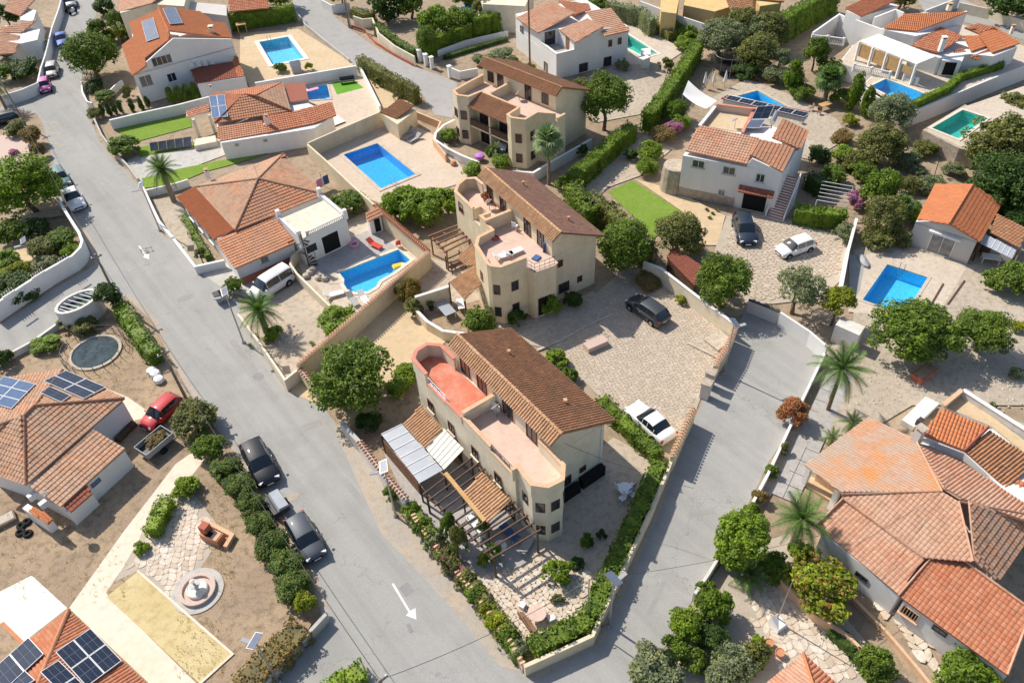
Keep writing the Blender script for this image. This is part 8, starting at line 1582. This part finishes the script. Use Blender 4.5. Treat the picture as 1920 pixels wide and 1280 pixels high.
strip_mb([G(1253, 484, 1.8), G(1303, 533, 1.8)], .12, 0, 1.8).build('plank_wall', 'darkwood', o)
o = thing('folded_cover', 'grey folded cover leaning on the pool lane wall', 'boat', G(1618, 492), ang((1610, 478), (1626, 505))); MB().lathe((0, 0, 0), [(.5, .05), (.5, .3), (.1, .5)], 10).build('cover', 'plastic_grey', o).scale = (2.0, .8, 1)  # a folded cover by the wall, with no boat under it
for k, (x0, y0, x1, y1) in enumerate(((1768, 533, 1745, 572), (1808, 527, 1776, 572))): tag(strip_mb([G(x0, y0), G(x1, y1)], .14, 0, .12).build('dark_edging', 'darkwood'), ['dark edging strip nearest the blue pool', 'dark edging strip on the far side of the pale pool deck'][k], 'edging')
o = thing('play_house', 'small grey blue playhouse at the end of the pale pool', 'playhouse', G(557, 135), .3); MB().box((0, 0, .55), (1.3, 1.0, 1.1)).build('wall_body', 'plastic_grey', o); MB().hexa([(-.75, -.6, 1.1), (.75, -.6, 1.1), (.75, .6, 1.1), (-.75, .6, 1.1)], [(-.7, -.03, 1.65), (.7, -.03, 1.65), (.7, .03, 1.65), (-.7, .03, 1.65)]).build('roof', 'clearsheet', o)
o = thing('wooden_swing', 'small yellow wooden stand before the tall hedge at the pale pool', 'stand', G(456, 62), .3)
for x in (-.6, .6):
    for y in (-.4, .4): MB().box((x, y, .7), (.12, .12, 1.4)).build('post', 'lightwood', o)
MB().box((0, 0, 1.42), (1.5, 1.1, .08)).build('top_board', 'lightwood', o)
o = thing('blue_pool_cover', 'blue rolled pool cover between the top hedges', 'cover'); a, b = G(862, 42), G(912, 22); d = (b-a); n = Vector((-d.y, d.x, 0)).normalized()
for k in range(4): MB().tube(a+n*(k*.9)+Vector((0, 0, .35)), b+n*(k*.9)+Vector((0, 0, .35)), .4, .4, 8).build('cover_roll', 'bluecover', o)
o = thing('trampoline_mat', 'dark garden bench on the green turf square', 'bench', G(652, 156), .2); MB().box((0, 0, .4), (2.0, .7, .1)).build('seat', 'darkmetal', o); MB().box((0, .32, .65), (2.0, .06, .45)).build('backrest', 'darkmetal', o)
for x in (-.85, .85): MB().box((x, 0, .18), (.08, .6, .36)).build('leg', 'darkmetal', o)
o = thing('bicycle', 'dark bicycle on the white side terrace of the red hip roof house', 'bicycle', h5(1590, 660), .3)
for x in (-.5, .5): ring_ = MB().path([(x+.32*math.cos(t*.5236), 0, .33+.32*math.sin(t*.5236)) for t in range(13)], .03, 4).build('wheel', 'tyre', o)
MB().path([(-.5, 0, .33), (-.1, 0, .8), (.35, 0, .82), (.05, 0, .33), (-.5, 0, .33)], .03, 4).build('frame', 'darkmetal', o); MB().path([(.5, 0, .33), (.35, 0, .95)], .03, 4).build('fork', 'darkmetal', o); MB().box((-.12, 0, .88), (.25, .12, .06)).build('saddle', 'dark', o)
for k, (x, y) in enumerate(((1675, 575), (1525, 575), (1570, 600))): chair('dark chair %s on the white side terrace' % ['at the right', 'at the back left', 'beside the bicycle'][k], h5(x, y), k*2, 'darkmetal')
sheet('side_terrace', [h5(*p) for p in ((1490, 570), (1750, 520), (1850, 600), (1510, 740))], .2, 'whiteconc')
for k, (x, y, m_) in enumerate(((1070, 290, 'cloth_white'), (1105, 275, 'cloth_blue'), (1062, 300, 'cloth_pink'))): p = h4(x, y, 1.1); MBx = MB().box((p.x, p.y, 1.1), (.75, .03, 1.1), .5+k*.2).build('hanging_towel', m_); tag(MBx, ['white towel on the washing line behind the hip roof house', 'blue towel on the washing line behind the hip roof house', 'pink towel on the washing line behind the hip roof house'][k], 'towel')
o = thing('washing_line', 'washing line frame behind the hip roof house', 'washing line', h4(1085, 310)); MB().tube((0, 0, 0), (0, 0, 1.7), .04, .04, 6).build('post', 'metal', o); MB().tube((-.9, -.3, 1.68), (.9, .3, 1.68), .02, .02, 4).build('line', 'metal', o)
tub('clay pot on the red chair terrace of the middle duplex', m2(490, 290, 5.42), .25, .45, 'redbrick', 'leaf_rust'); chair('dark folding chair on the upper terrace of the middle duplex', m2(570, 345, 5.42), .5, 'wood'); chair('second dark chair on the upper terrace of the middle duplex', m2(600, 325, 5.42), 2.2, 'wood'); ring('red toy ring on the lower terrace of the middle duplex', m2(560, 550, 5.5), .28, .1, 'cloth_red', 'toy_ring'); chair('white chair against the terrace wall of the middle duplex', m2(700, 490, 5.42), 1, 'plastic_white')
for k, (x, y, m_) in enumerate(((915, 610, 'cloth_blue'), (895, 575, 'cloth_grey'), (850, 690, 'cloth_blue'))): tag(MB().box(m2(x, y, 5.9 if k < 2 else 5.5), (.7, .12 if k < 2 else .6, 1.0 if k < 2 else .12), .9).build('drying_laundry', m_), ['blue laundry on the drying rack at the terrace railing', 'grey laundry on the drying rack at the terrace railing', 'folded blue blanket on the terrace floor by the railing'][k], 'laundry')
o = thing('wooden_swing', 'dark timber swing frame beside the tile lean-to of the middle duplex', 'swing', m2(285, 765), .6)
for x in (-.8, .8):
    for y in (-.5, .5): MB().box((x, y, .8), (.1, .1, 1.6)).build('post', 'darkwood', o)
MB().box((0, 0, .45), (1.5, .6, .08)).build('seat', 'darkwood', o); MB().box((0, 0, 1.62), (1.7, .1, .1)).build('top_rail', 'darkwood', o)
tag(MB().lathe(m3(440, 1015, .3), [(.3, 0), (.6, .1), (.55, .4), (.2, .5)], 9).build('purple_inflatable', 'cloth_purple'), 'purple inflatable toy on the rear duplex garden wall', 'toy'); tag(MB().lathe(m3(200, 1080), [(.35, 0), (.4, .3), (.2, .5)], 9).build('round_planter', 'terracotta'), 'round pot at the lower right edge of the large pool terrace', 'plant pot')
o = thing('garden_bench', 'long wooden bench along the large pool terrace edge', 'bench', G(840, 292), ang((812, 282), (850, 300))); MB().box((0, 0, .4), (2.4, .4, .07)).build('seat', 'polewood', o)
for x in (-1, 1): MB().box((x, 0, .18), (.08, .36, .36)).build('leg', 'polewood', o)
o = thing('ground_solar_rack', 'dark solar rack standing on the lawn house garden', 'solar rack'); a, b, c, d = [h5(x, y, z) for x, y, z in ((-360, 810, .5), (105, 745, .5), (110, 850, .3), (-350, 880, .3))]; a = G(280, 268, .9); b = G(358, 256, .9); c = G(360, 274, .4); d = G(282, 283, .4)
for k in range(5):
    q = [a.lerp(b, k/5+.005), a.lerp(b, (k+1)/5-.005), d.lerp(c, (k+1)/5-.005), d.lerp(c, k/5+.005)]
    if (q[1]-q[0]).cross(q[3]-q[0]).z < 0: q = q[::-1]
    MB().hexa([x-Vector((0, 0, .05)) for x in q], q).build('panel', 'panel_cell', o)
for p in (a, b, c, d): MB().tube((p.x, p.y, 0), p, .04, .04, 5).build('leg', 'metal', o)
tag(MB().prism([G(1320, 640), G(1350, 622), G(1372, 640), G(1345, 660)], 0, .25).build('stone_slab', 'rock'), 'pale raised stone bed at the courtyard corner by the lane', 'bed'); tag(strip_mb([G(1290, 645), G(1345, 672)], .25, 0, .2).build('stone_edging', 'rock'), 'stone edging strip at the courtyard corner bed', 'edging')
tag(strip_mb([G(1000, 660), G(1050, 640), G(1100, 612), G(1150, 590)], .25, -.02, .12).build('stone_edging', 'rock'), 'stone kerb crossing the shaded courtyard', 'edging'); tag(strip_mb([G(1098, 658), G(1135, 642)], .9, 0, .6).build('stone_bench', 'pinkstone'), 'low stone block on the courtyard shade edge', 'bench')
o = thing('red_planter', 'red wooden planter under the broad pool tree', 'planter', G(1730, 705), .6); MB().box((0, 0, .3), (2.2, 1.0, .6)).build('box_body', 'redbrick', o); MB().box((0, 0, .62), (2.0, .8, .05)).build('soil', 'dirtb', o)
body(house('entrance_booth', 'white entrance booth with red door at the lane head gate', 'booth'), [G(1556, 640), G(1600, 660), G(1612, 640, .2), G(1568, 622, .2)], 0, 2.0, 'whiteold')
for k, (x, y) in enumerate(((1440, 1210), (1432, 1232), (1460, 1228), (1418, 1212))): tub('clay pot %s in the bottom patio corner' % ['upright one nearest the wall', 'large front one', 'right hand one', 'left one'][k], G(x, y), .28, .5, 'terracotta', 'leaf_bright' if k % 2 else None)
for k, (x, y) in enumerate(((1365, 395), (1376, 402), (1384, 396), (1370, 410))): agave('small potted agave %s in the sandy bed by the garage' % ['farthest left', 'in the middle', 'nearest the garage', 'at the front'][k], x-40, y, .35, 'leaf_olive')
for k, (p, rz) in enumerate(((L2(9.5, 1.4, 5.42), 2.0), (L1(5.4, 1.2, 5.42), 2.2), (h8(650, 430, 5.02), 2.0), (h12(330, 1040, 2.9), 2.0), (L3(5.0, 1.3, 5.22), 2.4))):
    o = thing('satellite_dish', ['white satellite dish on the upper terrace of the middle duplex', 'white satellite dish on the pink terrace of the front duplex', 'white satellite dish on the roof terrace of the garage house', 'white satellite dish on the left edge house', 'white satellite dish on the terrace of the rear duplex'][k], 'satellite dish', p, rz)
    MB().tube((0, 0, 0), (0, 0, .75), .035, .035, 6).build('mast', 'metal', o); d_ = MB().lathe((0, 0, 0), [(.02, .0), (.2, .03), (.36, .10), (.38, .11), (.36, .125), (.02, .03)], 14).build('dish', 'plastic_white', o); d_.location = (.08, 0, .85); d_.rotation_euler = (0, 1.0, 0); MB().tube((.08, 0, .8), (.5, 0, 1.0), .015, .015, 4).build('feed_arm', 'metal', o)
for k, p in enumerate((LH(3.54, -7.25, 4.9), h11(700, 455, 4.9), h7(735, 130, 5.9), h10(1250, 85, 4.15))):
    o = thing('roof_aerial', 'thin television aerial on the ridge of %s' % ['the hip roof house by the road', 'the large pink tiled house', 'the white corner balcony house', 'the orange gable house'][k], 'aerial', p); MB().tube((0, 0, 0), (0, 0, 1.8), .025, .02, 5).build('mast', 'metal', o)
    for z in (1.2, 1.45, 1.7): MB().tube((-.35, 0, z), (.35, 0, z), .012, .012, 4).build('rod', 'metal', o)
